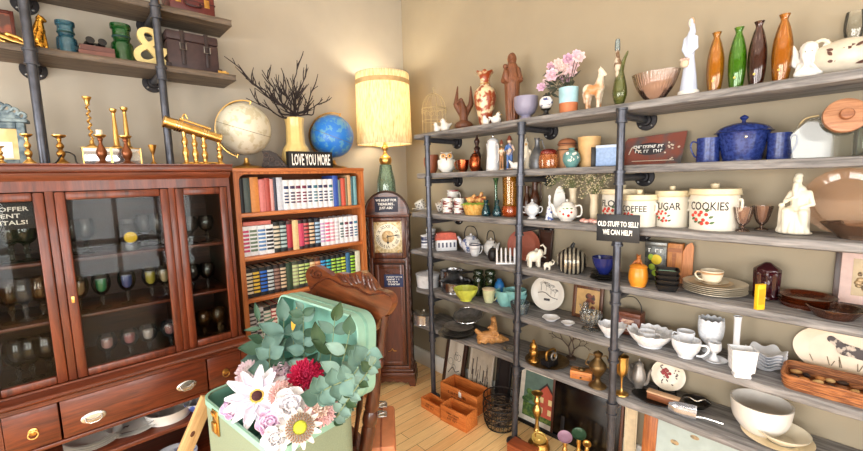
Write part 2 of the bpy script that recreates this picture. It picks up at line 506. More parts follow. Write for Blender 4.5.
def fitting(c, r=.024, h=.05):
    x, y, z = c
    return MB().lathe([(.0175, -h*.62), (r, -h*.6), (r, -h*.42), (r*.86, -h*.4), (r*.86, h*.4), (r, h*.42), (r, h*.6), (.0175, h*.62)], 16, c=c)
def shelving():
    t = thing('pipe_shelf', 'long six board shelf of weathered grey planks on iron pipes along the right wall', 'shelf', (0, 0, 0))
    for k, z in enumerate(ZS):
        part('board', plank(XL[k], XR, YF, -.004, z, TH, 'x', 11+k), PLANK, t)
    for (xa, xb) in ((.562, .564), (1.237, 1.286), (1.775, 1.785), (2.8, 2.8)):
        lean = lambda z, xa=xa, xb=xb: xa+(xb-xa)*z/1.8
        yp = YF-.021
        u = part('upright_pipe', MB().tube([(lean(0), yp, .012), (lean(1.76), yp, 1.765)], .0165, 14), PIPE, t)
        fb, bb = flange((lean(0), yp, 0), 'z+'); part('floor_flange', fb, PIPE, u)
        for z in ZS:
            zz = z-TH-.019
            b = part('bracket_pipe', MB().tube([(lean(zz), yp, zz), (lean(zz), -.02, zz)], .0155, 12), PIPE, t)
            part('tee_fitting', fitting((lean(zz), yp, zz)), PIPE, b)
            fb, bb = flange((lean(zz), 0, zz), 'y-'); part('wall_flange', fb, IRON, b); bolts(bb, b)
    return t
shelving()

# ------------------------------------------------------------------ pipe shelving high on the left wall
ZA, ZB, DL = 2.062, 2.335, .22
PLANKL = wood((60, 50, 42), (122, 106, 90), 'y', 1, .6, .35)
def shelving_left():
    t = thing('pipe_shelf', 'two board wall shelf of weathered planks on iron pipes high above the mahogany hutch', 'shelf', (0, 0, 0))
    for k, z in enumerate((ZA, ZB)):
        part('board', plank(-2.75, -1.31, DL, .004, z, .028, 'y', 31+k), PLANKL, t)
    for y in (-2.08, -1.645):
        xp = DL+.02
        part('upright_pipe', MB().tube([(xp, y, 1.60), (xp, y, 2.45)], .0165, 14), PIPE, t)
        for z in (ZA, ZB):
            zz = z-.028-.018
            b = part('bracket_pipe', MB().tube([(xp, y, zz), (.02, y, zz)], .0155, 12), PIPE, t)
            part('tee_fitting', fitting((xp, y, zz)), PIPE, b)
            fb, bb = flange((0, y, zz), 'x+'); part('wall_flange', fb, IRON, b); bolts(bb, b)
shelving_left()

# things stand a hair above the boards
ZSB = ZS; ZS = [z+.0006 for z in ZS]; ZA += .0006; ZB += .0006
# ------------------------------------------------------------------ mahogany hutch
MAH = wood((62, 24, 11), (120, 54, 27), 'y', 1, .36, .06, .15)
MAHZ = wood((62, 24, 11), (120, 54, 27), 'z', 1, .36, .06, .15)
MAHD = wood((52, 26, 14), (92, 48, 26), 'y', 1, .45, .05)
def pane_mat():
    m = bpy.data.materials.new('door_pane'); m.use_nodes = True; nt = m.node_tree; nt.nodes.clear(); N = nt.nodes.new; L = nt.links.new
    out = N('ShaderNodeOutputMaterial'); mx = N('ShaderNodeMixShader'); tr = N('ShaderNodeBsdfTransparent'); g = N('ShaderNodeBsdfGlossy'); fr = N('ShaderNodeFresnel')
    fr.inputs['IOR'].default_value = 1.21; g.inputs['Roughness'].default_value = .015; tr.inputs['Color'].default_value = (.86, .87, .86, 1)
    L(fr.outputs[0], mx.inputs['Fac']); L(tr.outputs[0], mx.inputs[1]); L(g.outputs[0], mx.inputs[2]); L(mx.outputs[0], out.inputs['Surface'])
    return m
PANE = pane_mat()
HX, HL = .40, .46
HY0, HY1 = -2.325, -1.437
def pull(parent, y, z, big):
    x = HL+.004; mb = MB()
    if big:
        mb.lathe([(.001, 0), (.04, 0), (.04, .002), (.034, .0045), (.02, .005), (.001, .0055)], 24, mx=Matrix.Translation((x, y, z)) @ Matrix.Rotation(R(90), 4, 'Y') @ Matrix.Diagonal((.55, 1, 1, 1)))
        p = part('pull_plate', mb, SILVER, parent)
        part('bail_handle', MB().tube([(x+.006, y-.026, z+.004), (x+.018, y-.024, z-.006), (x+.02, y-.012, z-.014), (x+.02, y+.012, z-.014), (x+.018, y+.024, z-.006), (x+.006, y+.026, z+.004)], .0032, 8), SILVER, p)
    else:
        mb.lathe([(.001, 0), (.014, 0), (.014, .002), (.006, .004), (.005, .008), (.001, .009)], 16, mx=Matrix.Translation((x, y, z)) @ Matrix.Rotation(R(90), 4, 'Y'))
        p = part('pull_plate', mb, BRASS, parent)
        part('ring_handle', MB().torus((0, 0, 0), .014, .0022, 18, 6, mx=Matrix.Translation((x+.01, y, z-.008)) @ Matrix.Rotation(R(80), 4, 'Y')), BRASS, p)
def hutch():
    t = thing('china_hutch', 'large mahogany hutch with three glass doors and a row of drawers against the left wall', 'hutch', (0, 0, 0))
    mb = MB()
    mb.b2((.004, HY0, .70), (.02, HY1, 1.56))                                  # back
    mb.b2((.02, HY0, .70), (HX-.022, HY0+.022, 1.53)); mb.b2((.02, HY1-.022, .70), (HX-.022, HY1, 1.53))
    mb.b2((.02, HY0+.022, 1.51), (HX-.022, HY1-.022, 1.53))
    part('upper_case', mb, MAHD, t)
    for y in (-2.08, -1.681): part('divider', MB().b2((.02, y-.006, .735), (HX-.03, y+.006, 1.51)), MAHD, t)
    mb = MB()
    mb.b2((HX-.022, HY0, .69), (HX, HY0+.012, 1.53)); mb.b2((HX-.022, HY1-.014, .69), (HX, HY1, 1.53)); mb.b2((HX-.022, HY0+.012, 1.488), (HX, HY1-.014, 1.53))
    part('face_frame', mb, MAHZ, t)
    prof = [(.004, 1.527), (HX+.002, 1.527), (HX+.006, 1.535), (HX+.012, 1.545), (HX+.014, 1.556), (HX+.028, 1.562), (HX+.032, 1.575), (HX+.03, 1.583), (HX+.036, 1.587), (HX+.036, 1.592), (.004, 1.592)]
    vs = []; n = len(prof)
    for (yy, sgn) in ((HY0, -1), (HY1, 1)):
        for (x, z) in prof: vs.append((x, yy+sgn*max(0, (x-HX))*.35, z))
    part('cornice', MB().add(vs, [(i, (i+1) % n, n+(i+1) % n, n+i) for i in range(n)]+[tuple(range(n)), tuple(range(2*n-1, n-1, -1))]), MAH, t)
    for (z, lab) in ((1.215, 0), (.978, 0)):
        for (a, b) in ((HY0+.024, -2.088), (-2.072, -1.689), (-1.673, HY1-.024)):
            part('shelf', MB().b2((.022, a, z-.014), (HX-.05, b, z), .003), MAH, t)
    part('shelf', MB().b2((.022, HY0+.024, .716), (HX-.03, HY1-.024, .735)), MAHD, t)
    for k, (a, b) in enumerate(((HY0+.013, -2.094), (-2.066, -1.693), (-1.668, HY1-.016))):
        mb = MB(); w = .032
        x0, x1 = HX-.02, HX+.006
        mb.b2((x0, a, .735), (x1, a+w, 1.485), .006); mb.b2((x0, b-w, .735), (x1, b, 1.485), .006)
        mb.b2((x0, a+w, 1.453), (x1, b-w, 1.485), .006); mb.b2((x0, a+w, .735), (x1, b-w, .767), .006)
        d = part('door', mb, MAHZ, t)
        part('pane', MB().b2((HX-.008, a+w-.004, .76), (HX-.005, b-w+.004, 1.458)), PANE, d)
        if k == 1: part('key_plate', MB().box((HX+.008, a+.016, 1.06), (.004, .01, .026), .001), BRASS, d)
    for (y) in (-2.08, -1.681): part('stile', MB().b2((HX-.022, y-.0125, .735), (HX+.002, y+.0125, 1.488), .003), MAHZ, t)
    # lower case
    lz = .722
    prof = [(.004, .70), (HL-.004, .70), (HL+.004, .704), (HL+.014, .708), (HL+.018, .715), (HL+.014, .721), (HL+.004, .724), (HX+.016, .728), (HX+.012, .734), (.004, .735)]
    vs = []; n = len(prof)
    for (yy, sgn) in ((HY0, -1), (HY1, 1)):
        for (x, z) in prof: vs.append((x, yy+sgn*(.012+max(0, x-HL)*.5), z))
    part('ledge', MB().add(vs, [(i, (i+1) % n, n+(i+1) % n, n+i) for i in range(n)]+[tuple(range(n)), tuple(range(2*n-1, n-1, -1))]), MAH, t)
    mb = MB()
    mb.b2((.004, HY0, .515), (HL-.02, HY1, .53)); mb.b2((.004, HY0, .53), (.02, HY1, .70))
    mb.b2((HL-.02, HY0, .515), (HL+.006, HY1, .531), .004); mb.b2((HL-.02, HY0, .685), (HL, HY1, .70))
    for y0, y1 in ((HY0, HY0+.04), (HY1-.03, HY1)): mb.b2((.02, y0, .531), (HL, y1, .685))
    part('lower_case', mb, MAH, t)
    for (a, b, big) in ((HY0+.042, -2.134, 0), (-2.128, -1.622, 1), (-1.616, HY1-.032, 0)):
        d = part('drawer', MB().b2((.03, a, .533), (HL+.003, b, .684), .003), MAH, t)
        if big:
            pull(d, -2.035, .585, True); pull(d, -1.708, .592, True)
        else: pull(d, (a+b)/2, .60, False)
    part('shelf', MB().b2((.01, HY0+.02, .392), (HL-.01, HY1-.02, .412), .003), MAH, t)
    part('shelf', MB().b2((.01, HY0+.02, .165), (HL-.01, HY1-.02, .185), .003), MAH, t)
    part('back_panel', MB().b2((.004, HY0, .10), (.012, HY1, .515)), MAHD, t)
    for (x, y) in ((.03, HY0+.02), (.03, HY1-.02), (HL-.02, HY0+.02), (HL-.02, HY1-.02)):
        part('leg', MB().b2((x-.018, y-.018, 0), (x+.018, y+.018, .515), .004), MAHZ, t)
hutch()

# ------------------------------------------------------------------ oak bookcase
OAK = wood((150, 78, 36), (206, 126, 68), 'y', 1, .4, .05)
OAKZ = wood((150, 78, 36), (206, 126, 68), 'z', 1, .4, .05)
OAKD = wood((112, 58, 28), (160, 92, 50), 'y', 1, .5, .05)
BX, BY0, BY1, BZ = .30, -1.388, -.602, 1.578
BSH = [1.342, 1.106, .876, .64, .40, .10]
def bookcase():
    t = thing('bookcase', 'honey oak bookcase full of condensed novels between the hutch and the clock', 'bookcase', (0, 0, 0))
    mb = MB(); mb.b2((.004, BY0, 0), (BX-.018, BY0+.02, BZ-.02)); mb.b2((.004, BY1-.02, 0), (BX-.018, BY1, BZ-.02)); part('side_panels', mb, OAKZ, t)
    part('back_panel', MB().b2((.004, BY0+.02, .02), (.012, BY1-.02, BZ-.02)), OAKD, t)
    part('top', MB().b2((.004, BY0-.004, BZ-.02), (BX+.004, BY1+.004, BZ), .004), OAK, t)
    # face frame with the rounded corners under the top rail
    mb = MB(); a, b = BY0, BY1; s = .026; r = .035; zt = BZ-.02; zi = BZ-.032
    poly = [(a, 0), (a+s, 0), (a+s, zi-r)]+[(a+s+r-r*math.cos(q), zi-r+r*math.sin(q)) for q in (R(20), R(45), R(70))]+[(a+s+r, zi), (b-s-r, zi)]
    poly += [(b-s-r+r*math.sin(q), zi-r+r*math.cos(q)) for q in (R(20), R(45), R(70))]+[(b-s, zi-r), (b-s, 0), (b, 0), (b, zt), (a, zt)]
    mb.prism(poly, .018, Matrix.Translation((BX-.009, 0, 0)), 'yz'); part('face_frame', mb, OAKZ, t)
    for z in BSH: part('shelf', MB().b2((.012, BY0+.021, z-.022), (BX-.012, BY1-.021, z), .003), OAK, t)
bookcase()
BSH = [z+.0006 for z in BSH]; BZ += .0006

# books: body = cover boards round a page block, printed bands on the spine
PAGE = mat((226, 214, 190), .7, var=.06)
_bk = {}
def book(y, w, h, d, z, cover, bands=None, bandc=None, label='', group='', tilt=0, x1=BX-.03, lying=False, head=None):
    t = thing('book', label, 'book', (x1, y, z), 0, group)
    if tilt: t.rotation_euler = (tilt, 0, 0)
    mb = MB()
    mb.b2((-d, -w/2, 0), (0, -w/2+.0025, h), .0008); mb.b2((-d, w/2-.0025, 0), (0, w/2, h), .0008)
    n = 7; vs = []; fs = []
    for i in range(n+1):
        q = -w/2+w*i/n; xx = .004*math.cos(PI*(i/n-.5))
        for (dx, z0) in ((xx, 0), (xx, h), (xx-.003, h), (xx-.003, 0)): vs.append((dx-.001, q, z0))
    for i in range(n):
        for j in range(4): fs.append((i*4+j, i*4+(j+1) % 4, (i+1)*4+(j+1) % 4, (i+1)*4+j))
    mb.add(vs, fs)
    part('cover', mb, mat(cover, .5, var=.1, scale=60), t)
    part('pages', MB().b2((-d+.004, -w/2+.003, .004), (-.004, w/2-.003, h-.005)), PAGE, t)
    if bands and bandc:
        mb = MB()
        for (b0, b1, f) in bands:
            m = 5; vs = []; fs = []
            for i in range(m+1):
                q = (-w/2+w*i/m)*f; xx = .0042*math.cos(PI*q/w)-.0004
                vs += [(xx, q, b0*h), (xx, q, b1*h)]
            for i in range(m): fs.append((i*2, i*2+1, i*2+3, i*2+2))
            mb.add(vs, fs)
        part('spine_bands', mb, mat(bandc, .45, var=.05), t)
    if head:
        for (b0, b1) in ((0, .1), (.88, 1.0)):
            mb = MB(); m = 5; vs = []
            for i in range(m+1):
                q = (-w/2+w*i/m); xx = .0044*math.cos(PI*q/w)-.0002
                vs += [(xx, q, b0*h), (xx, q, b1*h)]
            mb.add(vs, [(i*2, i*2+1, i*2+3, i*2+2) for i in range(m)])
            part('spine_end', mb, mat(head, .5, var=.1), t)
    return t
LAB5 = [(.22+.105*k, .22+.105*k+.055, .72) for k in range(4)]+[(.7, .8, .78)]
BAND5 = [(.14+.13*k, .14+.13*k+.075, .96) for k in range(6)]
NAMES = {}
def colour_name(c):
    P = {'black': (25, 25, 28), 'grey green': (70, 82, 78), 'orange': (205, 135, 70), 'pink': (205, 120, 120), 'brick red': (165, 72, 62), 'navy': (45, 55, 85), 'pale grey': (190, 195, 205), 'white': (225, 225, 228), 'blue': (55, 85, 165), 'grey': (130, 130, 132), 'tan': (205, 165, 115), 'teal': (95, 145, 150), 'cream': (225, 205, 170), 'red': (170, 45, 60), 'olive green': (70, 85, 55), 'lime green': (180, 200, 70), 'yellow': (220, 180, 60), 'sky blue': (70, 140, 190), 'brown': (95, 55, 40), 'mint': (165, 200, 165), 'dark green': (40, 70, 55), 'lilac': (200, 185, 210)}
    return min(P, key=lambda k: sum((a-b)**2 for a, b in zip(P[k], c)))
ORD = 'first second third fourth fifth sixth seventh eighth ninth tenth eleventh twelfth thirteenth fourteenth fifteenth sixteenth seventeenth eighteenth nineteenth twentieth'.split()
def row(spec, z, y0, y1, shelf, seed):
    """spec: (px width weight, height, cover, band colour or None, spine ends or None, style)"""
    r = random.Random(seed); tot = sum(s[0] for s in spec); y = y0
    n = len(spec)
    for k, (wt, h, cover, bc, hd, st) in enumerate(spec):
        w = (y1-y0)*wt/tot
        cn = colour_name(cover)
        words = cn
        if bc: words += ' with %s %s' % (colour_name(bc), 'label panels' if st == 'L' else 'bands')
        place = ('%s from the left' % ORD[k]) if k < (n+1)//2 else (('%s from the right' % ORD[n-1-k]) if k < n-1 else 'last on the right')
        book(y+w/2, w*.97, h*.91, .135, z, cover, {'L': LAB5, 'B': BAND5}.get(st), bc, '%s book, %s on the %s bookcase shelf' % (words, place, shelf), 'books on the %s bookcase shelf' % shelf, head=hd, x1=BX-.035-r.uniform(0, .006))
        y += w
W_, PK, NV, TL, MR, SB = (226, 228, 232), (190, 70, 110), (40, 55, 95), (50, 105, 125), (110, 40, 70), (60, 120, 180)
row([(9, .200, (24, 26, 30), None, None, ''), (13, .203, (72, 84, 82), None, None, ''), (17, .207, (206, 136, 72), (120, 80, 30), None, 'T'), (12, .193, (208, 124, 122), None, None, ''), (11, .2, (172, 78, 70), None, None, ''), (7, .195, (214, 160, 158), None, None, ''), (7, .2, (52, 58, 76), None, None, ''), (13, .203, (196, 202, 214), None, None, ''),
     (14, .186, W_, NV, None, 'L'), (14, .186, W_, (60, 45, 80), None, 'L'), (14, .186, W_, MR, None, 'L'), (13, .186, W_, MR, None, 'L'), (13, .186, W_, NV, None, 'L'), (13, .186, W_, TL, None, 'L'), (13, .186, W_, NV, None, 'L'), (13, .186, W_, (60, 40, 70), None, 'L'), (12, .186, W_, TL, None, 'L'), (14, .208, (58, 90, 176), None, None, ''), (7, .18, (104, 120, 116), None, None, ''), (11, .19, (196, 84, 66), None, None, ''), (6, .195, (120, 112, 84), None, None, ''), (10, .21, (212, 172, 128), None, None, ''), (7, .195, (60, 100, 110), None, None, ''), (9, .202, (112, 160, 166), None, None, '')],
    BSH[0], BY0+.034, BY1-.032, 'top', 1)
row([(15, .178, W_, PK, None, 'B'), (15, .178, W_, (100, 120, 100), None, 'B'), (16, .178, W_, (90, 130, 180), None, 'B'), (15, .178, W_, (30, 32, 40), None, 'B'), (14, .19, (40, 52, 48), (210, 200, 180), (30, 34, 34), 'B'), (14, .19, (44, 60, 64), (170, 190, 190), (28, 32, 36), 'B'), (12, .19, (168, 44, 60), None, (70, 40, 40), ''), (13, .19, (220, 190, 140), None, None, ''), (12, .188, (196, 70, 100), None, (50, 30, 34), 'B'), (12, .19, (70, 36, 40), (190, 90, 90), (40, 24, 24), 'B'), (13, .19, (34, 30, 30), (220, 190, 160), (26, 26, 30), 'B'), (13, .19, (40, 52, 76), (160, 190, 215), (28, 30, 40), 'B'), (12, .18, W_, (190, 160, 200), None, 'B'), (12, .18, W_, (220, 100, 140), None, 'B'), (12, .18, (240, 230, 232), (220, 160, 180), None, 'B'), (12, .18, W_, (200, 195, 205), None, 'B'), (12, .182, W_, (60, 90, 90), None, 'L'), (12, .182, W_, (110, 40, 60), None, 'L'), (12, .182, W_, (70, 60, 110), None, 'L'), (12, .184, W_, (60, 120, 150), None, 'L')],
    BSH[1], BY0+.03, BY1-.036, 'second', 2)
K_ = (26, 28, 30)
row([(14, .176, K_, (215, 205, 180), K_, 'B'), (13, .176, K_, (222, 186, 70), K_, 'B'), (14, .176, K_, (44, 104, 200), K_, 'B'), (13, .176, K_, (190, 200, 205), K_, 'B'), (12, .176, (70, 40, 36), (150, 120, 110), (40, 26, 24), 'B'), (12, .176, (40, 30, 30), (210, 190, 160), K_, 'B'), (13, .176, (44, 66, 46), (90, 120, 80), (40, 60, 44), ''), (13, .178, (150, 150, 120), (190, 205, 150), (70, 76, 60), 'B'), (13, .178, (40, 46, 40), (196, 212, 140), K_, 'B'), (12, .178, (50, 56, 44), (170, 196, 110), K_, 'B'), (12, .178, (190, 150, 100), (220, 200, 160), (60, 50, 40), 'B'), (12, .178, (150, 90, 60), (210, 150, 110), (60, 36, 30), 'B'), (13, .178, K_, (60, 150, 215), K_, 'B'), (12, .178, K_, (50, 170, 190), K_, 'B'), (12, .178, K_, (160, 205, 80), K_, 'B'), (12, .178, K_, (150, 200, 90), K_, 'B'), (12, .178, K_, (190, 215, 70), K_, 'B'), (11, .178, (60, 110, 150), None, None, ''), (13, .178, K_, (150, 205, 60), K_, 'B'), (13, .18, (206, 212, 190), (120, 140, 110), None, '')],
    BSH[2], BY0+.03, BY1-.03, 'third', 3)
row([(12, .19, (60, 58, 62), (190, 190, 196), K_, 'B'), (12, .19, (196, 196, 200), (60, 60, 66), None, 'B'), (12, .185, (90, 130, 110), (210, 200, 190), K_, 'B'), (12, .19, (150, 40, 44), (220, 200, 190), K_, 'B'), (12, .19, (200, 200, 196), (40, 70, 90), None, 'L'), (12, .18, (90, 60, 40), None, None, ''), (13, .19, (200, 170, 60), (60, 50, 40), K_, 'B'), (13, .185, (60, 70, 90), None, None, '')],
    BSH[3], BY0+.03, -1.02, 'fourth', 4)
# the pink book lying on the second row
t = thing('book', 'pink book lying flat across white spines on the second bookcase shelf', 'book', (BX-.05, BY0+.12, BSH[1]+.163), 0, 'books on the second bookcase shelf')
part('cover', MB().b2((-.13, -.075, 0), (0, .075, .003)).b2((-.13, -.075, .018), (0, .075, .021)).b2((-.003, -.075, .003), (0, .075, .018)), mat((206, 116, 104), .5), t)
part('pages', MB().b2((-.126, -.073, .003), (-.004, .073, .018)), PAGE, t)
# ------------------------------------------------------------------ grandmother clock across the corner
CLK = wood((52, 24, 14), (104, 54, 32), 'z', 1, .35, .08, .2)
CLKX = wood((52, 24, 14), (104, 54, 32), 'x', 1, .35, .08, .2)
CLKD = wood((30, 15, 10), (60, 32, 20), 'z', 1, .4, .08)
CANG = R(43)
CC = V(.245, -.385, 0)
def clock():
    t = thing('longcase_clock', 'dark wooden longcase clock with arched top and square cream dial in the corner', 'clock', CC, CANG)
    # local: front plane y=0, body behind it (+y)
    D = .165
    mb = MB()
    mb.b2((-.155, -.006, .055), (.155, D, .10), .004); mb.b2((-.147, 0, .10), (.147, D, .125), .006)
    part('plinth', mb, CLKX, t)
    poly = [(-.16, 0), (-.12, 0), (-.108, .03), (-.085, .022), (-.06, .036), (-.03, .028), (0, .04), (.03, .028), (.06, .036), (.085, .022), (.108, .03), (.12, 0), (.16, 0), (.16, .056), (-.16, .056)]
    mb = MB().prism(poly, .018, Matrix.Translation((0, .004, 0)))
    for x in (-.15, .15): mb.b2((x-.009, .013, 0), (x+.009, D, .056))
    part('bracket_feet', mb, CLKX, t)
    mb = MB(); mb.b2((-.138, .012, .125), (.138, D-.01, 1.243)); part('case', mb, CLKD, t)
    mb = MB()
    for x in (-.132, .132): mb.b2((x-.016, 0, .125), (x+.016, .014, 1.243), .004)
    mb.b2((-.118, .002, .912), (.118, .014, .945), .004); mb.b2((-.118, .002, .125), (.118, .014, .15), .004)
    part('front_frame', mb, CLK, t)
    for x in (-.142, .142):     # rope-turned corner columns
        vs = []; fs = []; n = 10; k = 150
        for i in range(k+1):
            z = .13+1.11*i/k
            for j in range(n):
                a = 2*PI*j/n; rr = .0075+.0022*math.cos(2*a-i*.55)
                vs.append((x+rr*math.cos(a), .0+rr*math.sin(a), z))
        for i in range(k):
            for j in range(n): fs.append((i*n+j, i*n+(j+1) % n, (i+1)*n+(j+1) % n, (i+1)*n+j))
        part('rope_column', MB().add(vs, fs), CLKD, t)
    # long lower door
    mb = MB(); a = .105
    mb.b2((-a, -.008, .16), (-a+.03, .004, .905), .004); mb.b2((a-.03, -.008, .16), (a, .004, .905), .004); mb.b2((-a+.03, -.008, .875), (a-.03, .004, .905), .004); mb.b2((-a+.03, -.008, .16), (a-.03, .004, .19), .004)
    d = part('door', mb, CLK, t)
    part('door_panel', MB().b2((-a+.03, -.001, .19), (a-.03, .004, .875)), wood((64, 30, 18), (96, 48, 28), 'z', 1, .4, .05), d)
    mb = MB()
    for s in (-1, 1): mb.tube(cat([(s*.005, -.003, .85), (s*.02, -.004, .856), (s*.03, -.004, .842), (s*.018, -.004, .832), (s*.008, -.004, .838)], 4), .003, 6)
    mb.tube(cat([(-.04, -.003, .818), (-.015, -.004, .825), (0, -.004, .82), (.015, -.004, .825), (.04, -.003, .818)], 4), .003, 6)
    part('carving', mb, CLKX, d)
    mb = MB().tube(cat([(-.03, -.003, .262), (-.01, -.004, .27), (0, -.004, .285), (.01, -.004, .27), (.03, -.003, .268)], 4), .003, 6); part('carving', mb, OLDBRASS, d)
    # dial door
    mb = MB(); z0, z1, a, wd = .95, 1.238, .125, .027
    mb.b2((-a, -.014, z0), (-a+wd, .008, z1), .005); mb.b2((a-wd, -.014, z0), (a, .008, z1), .005); mb.b2((-a+wd, -.014, z1-.03), (a-wd, .008, z1), .005); mb.b2((-a+wd, -.014, z0), (a-wd, .008, z0+.04), .005)
    part('dial_door', mb, CLK, t)
    DZ = 1.103; dl = part('dial', MB().b2((-.099, -.004, .985), (.099, .002, 1.212)), two((206, 190, 150), (170, 150, 108), 60, .35, .25, .4, .62), t)
    rot = Matrix.Translation((0, -.005, DZ)) @ Matrix.Rotation(R(90), 4, 'X')
    part('chapter_ring', MB().lathe([(.044, 0), (.09, 0), (.09, .002), (.044, .002), (.044, 0)], 40, mx=rot), mat((222, 214, 190), .3, .2, var=.06), dl)
    part('dial_centre', MB().lathe([(.001, 0), (.044, 0), (.042, .0015), (.001, .0015)], 36, mx=rot), two((206, 178, 130), (180, 150, 104), 90, .4, .1), dl)
    rom = ['XII', 'I', 'II', 'III', 'IIII', 'V', 'VI', 'VII', 'VIII', 'IX', 'X', 'XI']
    mb = MB()
    for k, s in enumerate(rom):
        me = text_mesh(s, h=.022, ext=.0006); a = -k*PI/6
        mx = Matrix.Translation((0, -.0076, DZ)) @ Matrix.Rotation(-a, 4, 'Y') @ Matrix.Translation((0, 0, .072))
        mb.add([v.co for v in me.vertices], [tuple(p.vertices) for p in me.polygons], mx); bpy.data.meshes.remove(me)
    part('numerals', mb, DARKINK, dl)
    mb = MB()
    for s in (-1, 1):
        for zz in (1.0, 1.198):
            mb.tube(cat([(s*.09, -.005, zz-.008), (s*.078, -.006, zz+.006), (s*.066, -.006, zz-.004), (s*.074, -.006, zz-.01)], 4), .003, 6)
    part('spandrels', mb, BRASS, dl)
    def hand(ang, L, w):
        m = Matrix.Translation((0, -.0095, DZ)) @ Matrix.Rotation(ang, 4, 'Y')
        return MB().prism([(-.003, -.012), (.003, -.012), (.002, L*.55), (w, L*.68), (.0015, L*.85), (0, L), (-.0015, L*.85), (-w, L*.68), (-.002, L*.55)], .001, m)
    part('minute_hand', hand(R(80), .086, .006), DARKINK, dl); part('hour_hand', hand(R(181), .06, .009), DARKINK, dl)
    # hood: moulding, arched crest
    mb = MB(); mb.b2((-.158, -.03, 1.243), (.158, D, 1.258), .004); part('hood_moulding', mb, CLKX, t)
    n = 24; rr = .152
    poly = [(-rr, 1.258), (rr, 1.258)]+[(rr*math.cos(PI*i/n), 1.262+rr*1.03*math.sin(PI*i/n)) for i in range(n+1)]
    c = part('arched_crest', MB().prism(poly, .02, Matrix.Translation((0, -.015, 0))), CLKX, t)
    part('crest_moulding', MB().tube([(rr*math.cos(PI*i/n), -.022, 1.262+rr*1.03*math.sin(PI*i/n)) for i in range(n+1)], .0085, 8), CLKD, c)
clock()
def card(name, lines, label, categ, loc, rz, w, h, tw, group=None, bg=(20, 20, 24), th=.004, ink=INK, lift=None, bold=.012, tilt=0, txth=None):
    t = thing(name, label, categ, loc, 0, group, rot=(tilt, 0, rz))
    part('board', MB().b2((-w/2, 0, 0), (w/2, th, h), .0006), mat(bg, .45, var=.05), t)
    me = text_mesh(lines, w=tw, h=txth, ext=.0008, bold=bold, line=1.15)
    o = part('lettering', me, ink, t, loc=(0, -.0002, h/2 if lift is None else lift))
    return t
def cl(x, y, z): return CC + Matrix.Rotation(CANG, 3, 'Z') @ V(x, y, z)
card('sign', 'WE HUNT FOR\nTREASURES..\nJUST ASK!', 'small black WE HUNT FOR TREASURES sign fixed to the arched crest of the clock', 'sign', cl(0, -.0302, 1.278), CANG, .16, .105, .145, bg=(38, 40, 58), txth=.075)
t = thing('sign', 'small navy sign with blurred white lettering fixed to the lower door of the clock', 'sign', cl(.03, -.0125, .745), CANG)
part('board', MB().b2((-.068, 0, 0), (.068, .004, .09), .0006), mat((30, 44, 84), .45, var=.05), t)
part('lettering', scribble(.118, .07, 4, 3), INK, t, loc=(0, -.0002, .045))

